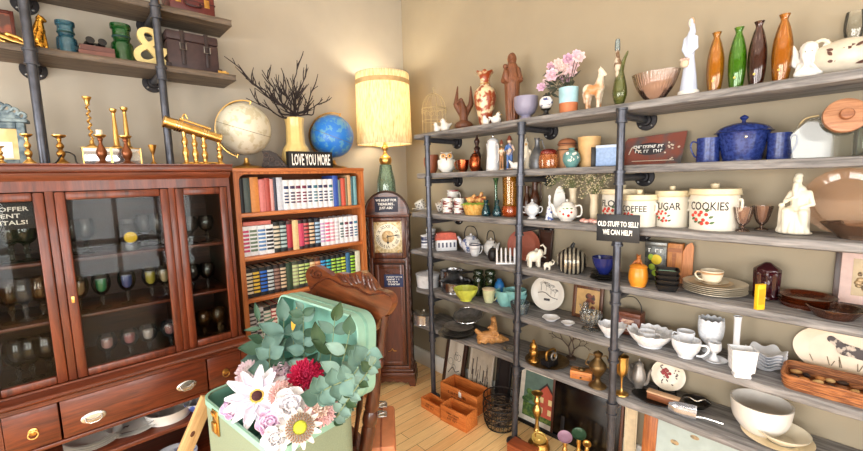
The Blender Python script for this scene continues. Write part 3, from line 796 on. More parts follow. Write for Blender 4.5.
# ------------------------------------------------------------------ table lamp on the clock
LX, LY = .193, -.345
def lamp():
    t = thing('table_lamp', 'tall table lamp with cream drum shade and green glass base standing on the clock', 'lamp', (LX, LY, 1.2586))
    z = lambda a: a-1.258
    g = MB().lathe(sp([(.001, 0), (.056, 0), (.062, .02), (.066, .09), (.066, .15), (.062, .23), (.05, .29), (.042, .33), (.04, .345)], 3)+[(.001, .345)], 32, rib=.035, ribn=10)
    part('glass_base', g, glass((128, 164, 138), .08, .75), t)
    mb = MB().lathe(sp([(.001, .345), (.03, .345), (.038, .352), (.045, .372), (.04, .395), (.022, .41), (.014, .425), (.012, .44), (.021, .452), (.024, .465), (.017, .48), (.009, .488), (.008, .60), (.001, .60)], 3), 24)
    part('brass_stem', mb, BRASS, t)
    sh = mat((240, 222, 178), .8, var=.06, scale=50)
    # shade: thin translucent drum
    m, nt, b = _base('lamp_shade'); N = nt.nodes.new; L = nt.links.new
    nt.nodes.remove(b)
    di = N('ShaderNodeBsdfDiffuse'); tl = N('ShaderNodeBsdfTranslucent'); mx = N('ShaderNodeMixShader'); mx.inputs['Fac'].default_value = .5
    tc = N('ShaderNodeTexCoord'); mp = N('ShaderNodeMapping'); mp.inputs['Scale'].default_value = (60, 60, 9); n = N('ShaderNodeTexNoise'); n.inputs['Scale'].default_value = 2; n.inputs['Detail'].default_value = 5
    cr = N('ShaderNodeValToRGB'); cr.color_ramp.elements[0].position = .3; cr.color_ramp.elements[0].color = lin((206, 180, 132)); cr.color_ramp.elements[1].position = .6; cr.color_ramp.elements[1].color = lin((240, 230, 202))
    L(tc.outputs['Object'], mp.inputs['Vector']); L(mp.outputs['Vector'], n.inputs['Vector']); L(n.outputs['Fac'], cr.inputs['Fac'])
    L(cr.outputs['Color'], di.inputs['Color']); L(cr.outputs['Color'], tl.inputs['Color']); L(di.outputs[0], mx.inputs[1]); L(tl.outputs[0], mx.inputs[2])
    L(mx.outputs[0], nt.nodes['Material Output'].inputs['Surface'])
    r0, r1 = .190, .182; z0, z1 = z(1.742), z(2.212)
    mb = MB().lathe([(r0, z0), (r1, z1), (r1-.003, z1), (r0-.003, z0), (r0, z0)], 48)
    s = part('lamp_shade', mb, m, t)
    part('trim_band', MB().lathe([(r1+.0035, z1-.075), (r1+.0032, z1-.045), (r1+.0008, z1-.045), (r1+.0008, z1-.075), (r1+.0035, z1-.075)], 48), mat((190, 160, 110), .8, var=.15), s)
    mb = MB().torus((0, 0, z0+.003), r0-.004, .003, 40, 6).torus((0, 0, z1-.003), r1-.004, .003, 40, 6)
    for k in range(3):
        a = k*2*PI/3; mb.tube([(0, 0, z1-.03), ((r1-.004)*math.cos(a), (r1-.004)*math.sin(a), z1-.004)], .002, 6)
    mb.tube([(0, 0, .60), (.03, 0, .70), (.03, 0, z1-.1), (0, 0, z1-.03)], .002, 6)
    part('shade_frame', mb, BRASS, s)
    part('bulb', MB().ell((0, 0, .72), (.03, .03, .045)), mat((255, 222, 160), .4, var=0, emit=12), t)
    lt = bpy.data.lights.new('lamp_light', 'POINT'); lt.energy = 7; lt.color = (1, .92, .76); lt.shadow_soft_size = .06
    o = bpy.data.objects.new('lamp_light', lt); COL.objects.link(o); o.location = (LX, LY, 2.08)
    lt = bpy.data.lights.new('lamp_light', 'POINT'); lt.energy = 2; lt.color = (1, .9, .7); lt.shadow_soft_size = .06
    o = bpy.data.objects.new('lamp_light', lt); COL.objects.link(o); o.location = (LX, LY, 1.87)
lamp()

# ------------------------------------------------------------------ on the bookcase
def globe(name_label, px, py, wpx, x, oc, land, tilt, stand, lean=0):
    p = onX(px, py, x); r = rad(p, wpx)
    zb = BZ; hc = p.z-zb
    t = thing('globe', name_label, 'globe', (p.x, p.y, zb), R(48))
    b = MB().lathe(sp([(.001, 0), (r*.62, 0), (r*.62, .006), (r*.5, .014), (r*.2, .022), (r*.1, .035), (r*.08, hc-r*1.12)], 3)+[(.001, hc-r*1.12)], 28)
    part('base', b, stand, t)
    ax = Matrix.Translation((0, 0, hc)) @ Matrix.Rotation(lean, 4, 'Y')
    arc = MB(); n = 28; R1 = r*1.1
    pts = [V(R1*math.cos(a), 0, R1*math.sin(a)) for a in [R(-90)-PI*i/n for i in range(n+1)]]
    vs = []; fs = []
    for i, q in enumerate(pts):
        u = q.normalized()
        for (dr, dy) in ((-.003, -.008), (.003, -.008), (.003, .008), (-.003, .008)): vs.append(q+u*dr+V(0, dy, 0))
    for i in range(n):
        for j in range(4): fs.append((i*4+j, i*4+(j+1) % 4, (i+1)*4+(j+1) % 4, (i+1)*4+j))
    fs += [(0, 1, 2, 3), (n*4+3, n*4+2, n*4+1, n*4)]
    arc.add(vs, fs, ax); part('meridian_arm', arc, stand, t)
    m = two(oc, land, 3.2/r*.12/.1, .35, 0, .52, .58, detail=8)
    s = part('sphere', MB().ell((0, 0, 0), r, n=40, m=24, mx=ax), m, t)
    part('equator_line', MB().torus((0, 0, 0), r*1.001, .0012, 48, 5, mx=ax), mat((110, 96, 70), .5), s)
    part('pins', MB().tube([(0, 0, r), (0, 0, r*1.16)], .005, 8, mx=ax).tube([(0, 0, -r), (0, 0, -r*1.16)], .005, 8, mx=ax), stand, t)
    return t
globe('antique ivory globe in a brass arm, at the left end of the bookcase top', 244, 129.3, 56, .16, (214, 208, 188), (196, 186, 156), 0, BRASS, R(18))
globe('bright blue globe in a brass arm, behind the LOVE YOU MORE block', 332.4, 136.5, 43, .13, (40, 118, 204), (92, 152, 190), 0, OLDBRASS, R(22))
vp = onX(295.7, 143, .16)
def vase_branches():
    t = thing('vase', 'cream yellow fluted vase on the bookcase between the two globes', 'vase', (.16, vp.y, BZ))
    r = rad(vp, 29)
    pr = sp([(.001, 0), (r*.78, 0), (r*.86, .01), (r*1.0, .05), (r*1.0, .085), (r*.84, .125), (r*.68, .145), (r*.64, .18), (r*.62, .25), (r*.68, .292), (r*.66, .298), (r*.58, .288), (r*.54, .25), (r*.54, .15)], 3)
    part('body', MB().lathe(pr+[(.001, .15)], 84, rib=.018, ribn=14), mat((226, 198, 128), .3, var=.05, coat=.4), t)
    # branch bundle: curling black twigs
    r2 = random.Random(5); b = thing('branch', 'bare black twigs fanning out of the cream fluted vase', 'branches', (.16, vp.y, BZ+.155))
    tips = [(238, 64, 1), (243, 72, .6), (262, 70, .8), (270, 95, .5), (281, 68, .9), (290, 78, .6), (297, 60, 1), (306, 76, .8), (318, 86, .9), (314, 100, .6), (246, 98, .8), (322, 104, .7), (276, 84, .7), (302, 88, .6)]
    for k, (px, py, s) in enumerate(tips):
        e = onX(px, py, .16+r2.uniform(-.08, .1))-V(.16, vp.y, BZ+.155)
        o = V(r2.uniform(-.012, .012), r2.uniform(-.012, .012), 0)
        P = [o*1.2-V(0, 0, .0), o+V(0, 0, .145)]
        m = 5
        for i in range(1, m+1):
            q = i/m; base = (o+V(0, 0, .145)).lerp(e, q)
            sag = V(0, 0, -.03*math.sin(PI*q)*abs(e.y)/.3)
            P.append(base+sag+V(r2.uniform(-1, 1), r2.uniform(-1, 1), r2.uniform(-1, 1))*.018*(1 if i < m else 0))
        c = cat(P, 4); mb = MB().tube(c, [.0062*(1-.66*i/(len(c)-1)) for i in range(len(c))], 6)
        for q in range(7):      # side twigs
            i = r2.randint(len(c)//3, len(c)-3); d = (c[i+1]-c[i]).normalized()
            sd = (d+V(r2.uniform(-.5, .5), r2.uniform(-1, 1), r2.uniform(-.2, 1))).normalized(); L = r2.uniform(.04, .10)
            w = [c[i], c[i]+sd*L*.5+V(0, 0, .006), c[i]+sd*L+V(0, r2.uniform(-.02, .02), .02)]
            mb.tube(cat(w, 3), [.0038, .0036, .0033, .003, .0026, .0022, .0018], 5)
            if q % 2 == 0:
                w2 = [w[1], w[1]+(sd+V(0, r2.uniform(-1, 1), .7)).normalized()*L*.45]; mb.tube(w2, [.0028, .0016], 5)
        part('twig', mb, mat((40, 30, 30), .7, var=.3), b)
vase_branches()
def love_sign():
    p0 = onX(289.5, 168, .285); p1 = onX(333, 168, .285); w = p1.y-p0.y
    t = thing('sign', 'black wooden block sign with white lettering LOVE YOU MORE on the bookcase', 'sign', (.285, (p0.y+p1.y)/2, BZ), R(90))
    part('block', MB().b2((-w/2, 0, 0), (w/2, .04, .095), .002), mat((22, 20, 20), .6, var=.15), t)
    part('lettering', text_mesh('LOVE YOU MORE', w=w*.87, h=.066, ext=.001, bold=.02), INK, t, loc=(0, -.0003, .048))
love_sign()
def inkstand():
    p = onX(275, 160, .2)
    t = thing('bookend', 'dark bronze scrollwork bookend beside the cream vase on the bookcase', 'bookend', (.2, p.y, BZ), R(60))
    mb = MB().b2((-.07, -.035, 0), (.07, .035, .012), .004)
    mb.prism([(-.068, .012), (.066, .012), (.04, .045), (.01, .085), (-.02, .1), (-.062, .1), (-.056, .06)], .05)
    part('body', mb, mat((44, 36, 32), .35, .6, var=.3), t)
    mb = MB()
    for (x, z, q) in ((-.045, .03, .014), (-.04, .075, .013), (-.012, .05, .013), (.015, .03, .011), (.04, .022, .008)): mb.torus((0, 0, 0), q, .0035, 16, 6, mx=Matrix.Translation((x, -.026, z)) @ Matrix.Rotation(R(90), 4, 'X'))
    part('scrollwork', mb, mat((70, 58, 52), .4, .5, var=.3), t)
inkstand()
# ------------------------------------------------------------------ carved chair
CHW = wood((74, 34, 16), (128, 68, 36), 'x', 1.2, .3, .06, .4)
CHZ = wood((50, 22, 14), (92, 44, 26), 'z', 1.2, .3, .06, .4)
CY = -1.232
def chair():
    t = thing('wooden_chair', 'carved mahogany dining chair holding the open mint train case', 'chair', (1.15, -1.5, 0))
    O = V(1.15, -1.5, 0)
    pts = [(310, 282), (308.2, 274), (311.5, 267.2), (318.7, 265.6), (328.8, 270.9), (336, 275.4), (340, 272.2), (348, 273.5), (357.6, 271.8), (362.5, 270.7), (368, 274.3), (375, 282.4), (378.5, 288.1), (383.6, 289.8), (390.8, 292.5), (394.4, 298.2), (394.4, 305), (389, 314), (383, 318), (376, 330), (366, 332), (350, 322), (335, 312), (322, 301), (314, 292)]
    P = [onY(a, b, CY)-O for a, b in pts]
    poly = [(p.x, p.z) for p in P]
    sm = [(q[0], q[1]) for q in cat([(a, b) for a, b in poly], 3, True)]
    yy = CY-O.y
    c = part('crest_rail', MB().prism(sm, .026, Matrix.Translation((0, yy, 0))), CHW, t, label='wide crest rail carved with scrolls and leaves')
    # carved relief on the crest: scroll ends, leaf plumes, incised line
    def on(px, py): q = onY(px, py, CY-.014)-O; return V(q.x, q.y, q.z)
    mb = MB()
    for (cx, cy, r0, dr, hand) in ((317, 274, 6.6, 1, 1), (366, 281, 7, 1, -1)):
        sp_ = []
        for i in range(26):
            a = i*.42; rr = r0*(1-i/30)
            sp_.append(on(cx+hand*rr*math.cos(a+2.2), cy-rr*.8*math.sin(a+2.2)))
        mb.tube(sp_, .0042, 7)
    mb.tube(cat([on(*q) for q in ((311, 289), (316, 284), (324, 279), (331, 279.5), (340, 284.5), (348, 287), (356, 287.5), (362, 292), (369, 295), (376, 294), (384, 293.5), (390, 296))], 3), .004, 7)
    part('scroll_carving', mb, CHZ, c)
    mb = MB()
    for (a, b, w) in (((338, 275), (346, 282), 2.6), ((343, 275), (352, 285), 2.8), ((349, 275), (357, 284), 2.6), ((355, 274), (360, 284), 2.4), ((362, 273), (365, 288), 2.4), ((366, 276), (371, 290), 2.4), ((370, 281), (376, 291), 2.2)):
        m0 = on(*a); m1 = on(*b); d = m1-m0
        mb.ell((m0+m1)/2, (d.length*.55, .006, .011), rot=(0, -math.atan2(d.z, d.x), 0), n=12, m=8)
    part('leaf_carving', mb, CHZ, c)
    # turned back posts, spindles
    def turned(name, a, b, rs, lab=None, m=CHZ):
        n = len(rs); q = [a.lerp(b, f) for f, r in rs]
        return part(name, MB().tube(q, [r for f, r in rs], 14), m, t, lab)
    R_ = onY(385.5, 315, CY)-O; R_b = onY(366.8, 440, CY-.04)-O
    down = R_+(R_b-R_)*1.35
    zt = (R_.z-.40)/(R_.z-down.z)
    foot = R_+(down-R_)*zt
    post = [(0, .013), (.1, .013), (.2, .016), (.25, .022), (.27, .013), (.29, .021), (.31, .021), (.33, .014), (.4, .019), (.5, .024), (.56, .026), (.6, .027), (.615, .02), (.64, .028), (.67, .029), (.70, .028), (.715, .021), (.75, .027), (.9, .026), (1, .02)]
    turned('back_post', R_, foot, post)
    L_ = V(R_.x-.50, R_.y, R_.z); Lf = V(foot.x-.46, foot.y, foot.z)
    turned('back_post', L_, Lf, post)
    for k in range(1, 6):
        a = R_.lerp(L_, k/6); b = foot.lerp(Lf, k/6); a = V(a.x, a.y, a.z-.02)
        turned('spindle', a, b, [(0, .007), (.3, .008), (.35, .012), (.4, .008), (.6, .01), (.65, .013), (.7, .009), (1, .008)])
    sx0, sx1, sy0, sy1, sz = Lf.x-.03, foot.x+.03, -.285, foot.y+.03, .445
    n = 40; poly = []
    for i in range(n):
        a = 2*PI*i/n; e = .55
        poly.append(((sx0+sx1)/2+(sx1-sx0)/2*math.copysign(abs(math.cos(a))**e, math.cos(a)), (sy0+sy1)/2+(sy1-sy0)/2*math.copysign(abs(math.sin(a))**e, math.sin(a))))
    mb = MB().prism(poly, .035, Matrix.Translation((0, 0, sz-.0175)) @ Matrix.Diagonal((1, -1, 1, 1)) , 'xy')
    part('seat', mb, CHW, t)
    for (x, y, dx, dy) in ((sx0+.06, sy0+.06, -.03, -.04), (sx1-.06, sy0+.06, .03, -.04), (sx0+.06, sy1-.06, -.03, .05), (sx1-.06, sy1-.06, .03, .05)):
        a = V(x, y, sz-.03); b = V(x+dx, y+dy, 0)
        turned('leg', a, b, [(0, .016), (.1, .017), (.2, .024), (.3, .018), (.4, .025), (.55, .022), (.6, .016), (.65, .023), (.9, .014), (1, .015)])
    for dy in (sy0+.04, sy1-.02):
        part('stretcher', MB().tube([(sx0+.045, dy, .18), (sx1-.045, dy, .18)], .011, 10), CHZ, t)
    return sz
SEATZ = chair()

# ------------------------------------------------------------------ mint train case
TA = R(7.5); TC = V(1.119, -1.548, SEATZ)
TW, TD, TH_, TL_ = .53, .31, .72-SEATZ, .082
def rrect(w, d, r, n=7):
    o = []
    for sx, sy, a0 in ((1, 1, 0), (-1, 1, 90), (-1, -1, 180), (1, -1, 270)):
        for k in range(n+1):
            q = R(a0+90*k/n); o.append((sx*(w/2-r)+r*math.cos(q), sy*(d/2-r)+r*math.sin(q)))
    return o
def shell(w, d, h, r, th, floor):
    """open box with rounded corners, opening upwards"""
    A = rrect(w, d, r); B = rrect(w-2*th, d-2*th, max(.005, r-th)); n = len(A)
    vs = [(x, y, 0) for x, y in A]+[(x, y, h) for x, y in A]+[(x, y, h) for x, y in B]+[(x, y, floor) for x, y in B]; fs = []
    for i in range(n):
        j = (i+1) % n
        for k in range(3): fs.append((k*n+i, k*n+j, (k+1)*n+j, (k+1)*n+i))
    fs.append(tuple(range(n))[::-1]); fs.append(tuple(3*n+i for i in range(n)))
    return MB().add(vs, fs)
def band(w, d, r, h, z, out=.003):
    A = rrect(w+2*out, d+2*out, r+out); B = rrect(w-.012, d-.012, r-.006); n = len(A)
    vs = [(x, y, z) for x, y in A]+[(x, y, z+h) for x, y in A]+[(x, y, z+h) for x, y in B]+[(x, y, z) for x, y in B]; fs = []
    for i in range(n):
        j = (i+1) % n
        for k in range(4): fs.append((k*n+i, k*n+j, ((k+1) % 4)*n+j, ((k+1) % 4)*n+i))
    return MB().add(vs, fs)
def lining(w, d, r, th, z0, z1):
    B = rrect(w-2*th-.002, d-2*th-.002, r-th); n = len(B)
    vs = [(x, y, z0) for x, y in B]+[(x, y, z1) for x, y in B]; fs = [(i, (i+1) % n, n+(i+1) % n, n+i) for i in range(n)]+[tuple(range(n))]
    return MB().add(vs, fs)
SAGE = mat((136, 150, 126), .55, var=.08, scale=200, bump=.15)
MINT = mat((146, 190, 172), .45, var=.05)
MINTD = mat((112, 166, 150), .6, var=.06)
def train_case():
    t = thing('train_case', 'vintage mint green train case standing open on the carved chair', 'case', TC+V(0, 0, .0006), TA)
    b = part('case_body', shell(TW, TD, TH_, .06, .008, .012), SAGE, t, label='sage green case body')
    part('rim', band(TW, TD, .06, .022, TH_-.02), MINT, b)
    part('lining', lining(TW, TD, .06, .009, .015, TH_-.004), MINTD, b)
    lid = shell(TW, TD, TL_, .06, .008, .012)
    q = Matrix.Translation((0, TD/2, TH_+.004)) @ Matrix.Rotation(R(86), 4, 'X') @ Matrix.Translation((0, TD/2, -TL_))
    l = part('lid', MB().add(lid.v, lid.f, q), MINT, t)
    ln = lining(TW, TD, .06, .009, .013, TL_-.004); part('lid_lining', MB().add(ln.v, ln.f, q), MINTD, l)
    bn = band(TW, TD, .06, .012, TL_*.45, .0015); part('lid_seam', MB().add(bn.v, bn.f, q), mat((126, 176, 160), .5), l)
    mb = MB()
    # brass latch on the front
    x = -TW/2+.135
    mb.b2((x-.022, -TD/2-.007, TH_-.1), (x+.022, -TD/2-.001, TH_-.008), .003)
    k = part('latch', mb, BRASS, b, label='gilt metal latch')
    mb = MB().b2((x-.016, -TD/2-.015, TH_-.088), (x+.016, -TD/2-.007, TH_-.05), .004).tube([(x-.01, -TD/2-.008, TH_-.03), (x-.01, -TD/2-.012, TH_-.014), (x+.01, -TD/2-.012, TH_-.014), (x+.01, -TD/2-.008, TH_-.03)], .003, 6)
    part('hasp', mb, BRASS, k)
    for s in (-.16, .16): part('hinge', MB().b2((s-.025, TD/2, TH_-.03), (s+.025, TD/2+.004, TH_+.0), .001), BRASS, b)
train_case()
def tcp(x, y, z): return TC+Matrix.Rotation(TA, 3, 'Z') @ V(x, y, z)

# ------------------------------------------------------------------ the artificial flowers and leaves in the case
def aim(p, up=.0):
    d = (CAM-p).normalized(); d = (d+V(0, 0, up)).normalized()
    return d.to_track_quat('Z', 'Y').to_euler()
def petal(L, w, cup=.2, curl=.1, ruff=0, tip=1.0, blunt=False):
    def fn(u, v):
        s = (v-.5)*2; ww = w*.5*(math.sin(PI*min(1, u**.75*.93+.04))**.8)*(1+ruff*math.sin(9*u+s*5))
        if blunt: ww = w*.5*min(1, .25+u*1.5)*(1-max(0, u-.7)**2*4); u = u*(1-.16*s*s*max(0, u-.3))
        return (u*L, s*ww, cup*w*(s*s)*.5+curl*L*u*u*tip+ruff*.006*math.sin(14*s+7*u))
    return fn
def flower(label, px, py, z, wpx, kind, c1, c2, cc, upk=.15, seed=0, roll=0):
    p = onZ(px, py, z); r = rad(p, wpx); rr = random.Random(seed)
    t = thing('flower', label, 'flower', p, 0, rot=aim(p, upk))
    m1 = mat(c1, .7, var=.1, scale=60)
    m2 = mat(c2, .7, var=.1, scale=60)
    def ring(n, L, w, el, cup, curl, off, ruff=0, z0=0, r0=0):
        mb = MB()
        for k in range(n):
            a = 2*PI*k/n+off+rr.uniform(-.08, .08)
            mx = Matrix.Rotation(a, 4, 'Z') @ Matrix.Translation((r0, 0, z0)) @ Matrix.Rotation(-(el+rr.uniform(-.1, .1)), 4, 'Y')
            mb.sheet(petal(L*rr.uniform(.92, 1.05), w, cup, curl, ruff, 1, kind == 'rose'), 7, 6 if kind == 'rose' else 4, .0012, mx)
        return mb
    if kind == 'daisy':
        part('outer_petals', ring(13, r, r*.36, R(6), .3, -.1, 0), m1, t); part('inner_petals', ring(11, r*.84, r*.32, R(20), .3, -.1, .26, z0=.004), m2, t)
        part('flower_ring', MB().lathe([(.001, 0), (r*.26, 0), (r*.27, .01), (r*.2, .016), (.001, .014)], 20), mat((214, 178, 84), .7, var=.3, scale=120), t)
        part('flower_centre', MB().ell((0, 0, .012), (r*.17, r*.17, .01)), mat((70, 34, 36), .8, var=.4, scale=150), t)
    elif kind == 'mum':
        n = 0
        for k, (cnt, L, el) in enumerate(((22, 1, 0), (22, 1, 14), (20, .97, 28), (18, .94, 42), (14, .9, 55), (10, .86, 68), (6, .82, 80))):
            part('petal_ring', ring(cnt, r*L, r*.26, R(el), .4, .05, k*.2, ruff=.06), m1 if k < 4 else m2, t)
        if cc: part('flower_centre', MB().ell((0, 0, r*.3), (r*.16, r*.16, r*.12)), mat(cc, .8, var=.2), t)
    elif kind == 'rose':
        for k, (cnt, L, w, el) in enumerate(((6, 1, .9, 18), (5, .88, .85, 42), (5, .72, .75, 62), (4, .55, .6, 76), (3, .42, .5, 84))):
            part('petal_ring', ring(cnt, r*L, r*w, R(el), .7, .12, k*.5, ruff=.08), m1 if k % 2 == 0 else m2, t)
        part('bud', MB().ell((0, 0, r*.28), (r*.2, r*.2, r*.3)), m2, t)
    elif kind == 'sun':
        part('outer_petals', ring(13, r, r*.36, R(6), .2, -.1, 0), m1, t)
        mb = MB()
        for q in range(5):
            n = 30-3*q
            for k in range(n):
                a = 2*PI*k/n+q*.3; ra = r*(.64-.07*q); mb.ell((ra*math.cos(a), ra*math.sin(a), .006+.002*q), (r*.04, r*.04, r*.09), n=6, m=5)
        part('seed_ring', mb, m2, t, stuff=False)
        mb = MB().ell((0, 0, .008), (r*.33, r*.33, r*.14)); part('flower_centre', mb, mat(cc, .8, var=.2, scale=150), t)
    mb = MB().tube([(0, 0, 0), (0, .01, -.05)], .004, 6); part('stem', mb, mat((90, 120, 80), .7), t)
    return t
Zf = .765
WP, LP, PP, CR_ = (240, 238, 244), (232, 212, 230), (238, 204, 212), (196, 30, 78)
flower('large white daisy with a dark eye at the front left of the train case', 257, 397, Zf+.015, 70, 'daisy', WP, (222, 214, 232), None, .35, 1)
flower('small pale pink pompom bloom at the back left corner of the train case', 249, 374, Zf+.01, 30, 'mum', (234, 214, 222), (240, 226, 226), None, .3, 2)
flower('pale pink rose between the big white daisy and the crimson bloom', 281, 373, Zf+.01, 27, 'rose', (240, 212, 228), (244, 224, 234), None, .2, 3)
flower('crimson bloom, the only deep red flower in the train case', 306, 377, Zf+.055, 38, 'mum', CR_, (214, 50, 100), None, .1, 4)
flower('blush pink pompom bloom right of the daisy eye', 281, 394, Zf+.035, 28, 'mum', (236, 198, 196), (240, 212, 204), None, .2, 5)
flower('lilac rose at the left rim of the train case under the daisy petals', 233, 409, Zf-.02, 28, 'rose', (232, 204, 232), (240, 216, 238), None, .3, 6)
flower('lilac pink rose at the front rim of the train case below the daisy', 270, 424, Zf-.005, 34, 'rose', (234, 202, 228), (242, 216, 236), None, .3, 7)
flower('pink rose below the crimson bloom', 300, 394, Zf+.01, 26, 'rose', (240, 196, 216), (244, 210, 224), None, .2, 8)
flower('white ruffled bloom in the middle of the bouquet below the pink rose', 291, 407, Zf+.03, 42, 'rose', (246, 242, 244), (240, 236, 242), None, .25, 9)
flower('blush pink chrysanthemum at the right rim of the train case', 321, 410, Zf+.03, 35, 'mum', (238, 200, 200), (244, 220, 206), (232, 190, 120), .2, 10)
flower('flat seed headed sunflower with a yellow eye at the front rim', 300, 428, Zf+.02, 44, 'sun', (226, 220, 212), (158, 122, 96), (196, 200, 60), .25, 11)
flower('white bloom tucked at the front rim beside the sunflower', 275, 440, Zf-.025, 32, 'rose', (246, 242, 242), (240, 236, 240), None, .2, 12)
LEAFC = [(84, 114, 102), (100, 132, 122), (60, 90, 70), (122, 150, 138), (54, 78, 48)]
def leafmesh(mb, base, tip, w, nrm, cup=.25, nu=8):
    d = tip-base; L = d.length; x = d.normalized(); y = nrm.cross(x).normalized(); z = x.cross(y)
    m = Matrix((x, y, z)).transposed().to_4x4(); m.translation = base
    def fn(u, v):
        s = (v-.5)*2; ww = w*.5*math.sin(PI*min(1, .03+u*.96)**.8)
        return (u*L, s*ww, cup*w*s*s*.5-.10*L*u*u)
    mb.sheet(fn, nu, 4, .0009, m)
def sprig(label, base, tip, n, size, ci, bend=V(0, 0, 0), pair=True, seed=0, alt=1.0, minlen=.35):
    rr = random.Random(seed); t = thing('leaf_sprig', label, 'sprig', base)
    d = tip-base; mid = d*.5+bend; c = cat([V(0, 0, 0), mid, d], 8)
    part('stem', MB().tube(c, [.0028*(1-.6*i/(len(c)-1)) for i in range(len(c))], 6), mat((120, 136, 100), .6), t)
    n = int(n*1.3)
    for k in range(n):
        f = .16+.84*k/(n-1) if n > 1 else 1; i = min(len(c)-2, int(f*(len(c)-1))); p = c[i]; ax = (c[i+1]-c[i]).normalized()
        view = (CAM-(base+p)).normalized(); side = ax.cross(view).normalized()
        for sgn in ((-1, 1) if pair and k < n-1 else ((1 if k % 2 else -1),)):
            dr = (side*sgn*rr.uniform(.7, 1.1)+ax*rr.uniform(.2, .7)+view*rr.uniform(-.3, .35)).normalized() if (pair and k < n-1) else (ax+side*sgn*rr.uniform(.1, .9)).normalized()
            sc = size*1.4*(1-.35*f)*rr.uniform(.85, 1.15)
            mb = MB(); leafmesh(mb, p, p+dr*sc, sc*alt, (view+V(rr.uniform(-.4, .4), rr.uniform(-.4, .4), rr.uniform(-.2, .5))).normalized())
            part('leaf', mb, mat(LEAFC[(ci+rr.randint(0, 1)) % 5], .6, var=.12, scale=25), t)
    return t
def tip(px, py, y): return onY(px, py, y)
yb = -1.47
B0 = lambda x: tcp(x, .11, .18)
sprig('round leaved eucalyptus sprig leaning out over the right rim of the case', B0(.13), tip(398-28, 352, -1.50), 8, .05, 0, V(.03, -.02, .03), seed=3, alt=.95)
sprig('silver eucalyptus sprig standing upright before the open lid', B0(.02), tip(303, 305, -1.404), 9, .052, 1, V(-.01, 0, .0), seed=4, alt=.7)
sprig('broad leaved grey green sprig at the left of the open lid', B0(-.12), tip(284, 318, -1.415), 4, .10, 0, V(-.02, 0, .01), seed=5, alt=.55)
sprig('broad leaved dusty green sprig drooping over the left rim of the case', B0(-.17), tip(262, 340, -1.52), 4, .085, 1, V(-.03, 0, .03), seed=6, alt=.6)
sprig('large pale green leaf sprig in the middle of the lid', B0(.05), tip(322, 342, -1.411), 3, .10, 3, V(0, 0, 0), seed=7, alt=.62)
sprig('dark green leafy sprig inside the top of the lid', B0(.06), tip(335, 316, -1.397), 5, .075, 4, V(0, .02, 0), seed=8, alt=.55)
sprig('grey green leaf sprig inside the right half of the lid', B0(.12), tip(350, 330, -1.401), 4, .08, 2, V(0, .01, 0), seed=9, alt=.6)
sprig('trailing eucalyptus sprig hanging low at the right rim of the case', B0(.12), tip(352, 378, -1.57), 7, .045, 0, V(.0, -.05, .05), seed=10, alt=.95)
sprig('long thin leaved sprig pointing left past the lid', B0(-.14), tip(258, 318, -1.5), 5, .075, 2, V(-.02, 0, .02), seed=11, alt=.3)
sprig('round leaved eucalyptus sprig low at the left of the lid', B0(-.12), tip(270, 345, -1.53), 4, .062, 1, V(0, -.03, .02), seed=14, alt=.9)
sprig('small leaved silver sprig crossing the right edge of the lid', B0(.16), tip(376, 360, -1.52), 7, .03, 3, V(.02, -.03, .0), seed=12, alt=.8)
t = thing('leaf_sprig', 'single yellow leaf inside the left side of the lid', 'sprig', B0(-.06))
b0 = onY(293, 330, -1.41)-B0(-.06); b1 = onY(296, 306, -1.41)-B0(-.06); mb = MB(); leafmesh(mb, b0, b1, .03, V(.3, -.8, .3)); part('leaf', mb, mat((222, 170, 60), .6), t)
part('stem', MB().tube(cat([V(0, 0, 0), (b0)*.5, b0], 4), .002, 6), mat((120, 136, 100), .6), t)

# ------------------------------------------------------------------ tan suitcase and pine plank beside the chair
def tan_case():
    a = onZ(394.5, 404, .42); b = onZ(395.7, 452, .42); d = (b-a).normalized(); ang = math.atan2(d.y, d.x); L = .31; w = .12
    n = V(-d.y, d.x, 0)        # towards the room
    if n.dot(V(1, 0, 0)) > 0: n = -n
    c = a+d*(L/2)+n*(w/2)
    t = thing('suitcase', 'tan leather suitcase standing on the floor to the right of the carved chair', 'suitcase', (c.x, c.y, 0), ang)
    TAN = mat((196, 124, 84), .5, var=.12, scale=20)
    part('body', MB().b2((-L/2, -w/2, 0), (L/2, w/2, .42), .016), TAN, t)
    part('seam_band', MB().b2((-L/2-.002, -.004, .0), (L/2+.002, .004, .422), .001), mat((150, 84, 54), .5), t)
    for s in (-.15, -.07):
        k = part('latch', MB().b2((s-.02, -w/2+.01, .4205), (s+.02, w/2-.035, .424), .001), SILVER, t)
        part('latch_loop', MB().tube(cat([(s-.012, -w/2+.012, .424), (s-.012, -.01, .434), (s, .02, .436), (s+.012, -.01, .434), (s+.012, -w/2+.012, .424)], 4), .0035, 6), SILVER, k)
tan_case()
def plank_pine():
    X = .775
    a = onX(205, 404, X); b = onX(185, 451, X); d = (b-a).normalized()
    top = a-d*.03; k = top.z/(-d.z); bot = top+d*k
    L = (bot-top).length; c = (top+bot)/2
    ang = math.atan2(-(bot-top).y, -(bot-top).z)
    t = thing('wooden_board', 'pale pine board with a dark knot leaning at the left of the train case', 'board', c, 0, rot=(-math.atan2((top-bot).y, (top-bot).z), 0, 0))
    part('board', MB().b2((-.014, -.026, -L/2), (.014, .026, L/2), .004), wood((176, 134, 82), (214, 176, 122), 'z', 1, .6, .1), t)
    part('knot', MB().lathe([(.001, 0), (.008, 0), (.006, .0012), (.001, .0014)], 12, mx=Matrix.Translation((.014, -.004, L/2-.14)) @ Matrix.Rotation(R(90), 4, 'Y') @ Matrix.Diagonal((1.5, 1, 1, 1))), mat((96, 56, 30), .7), t)
plank_pine()
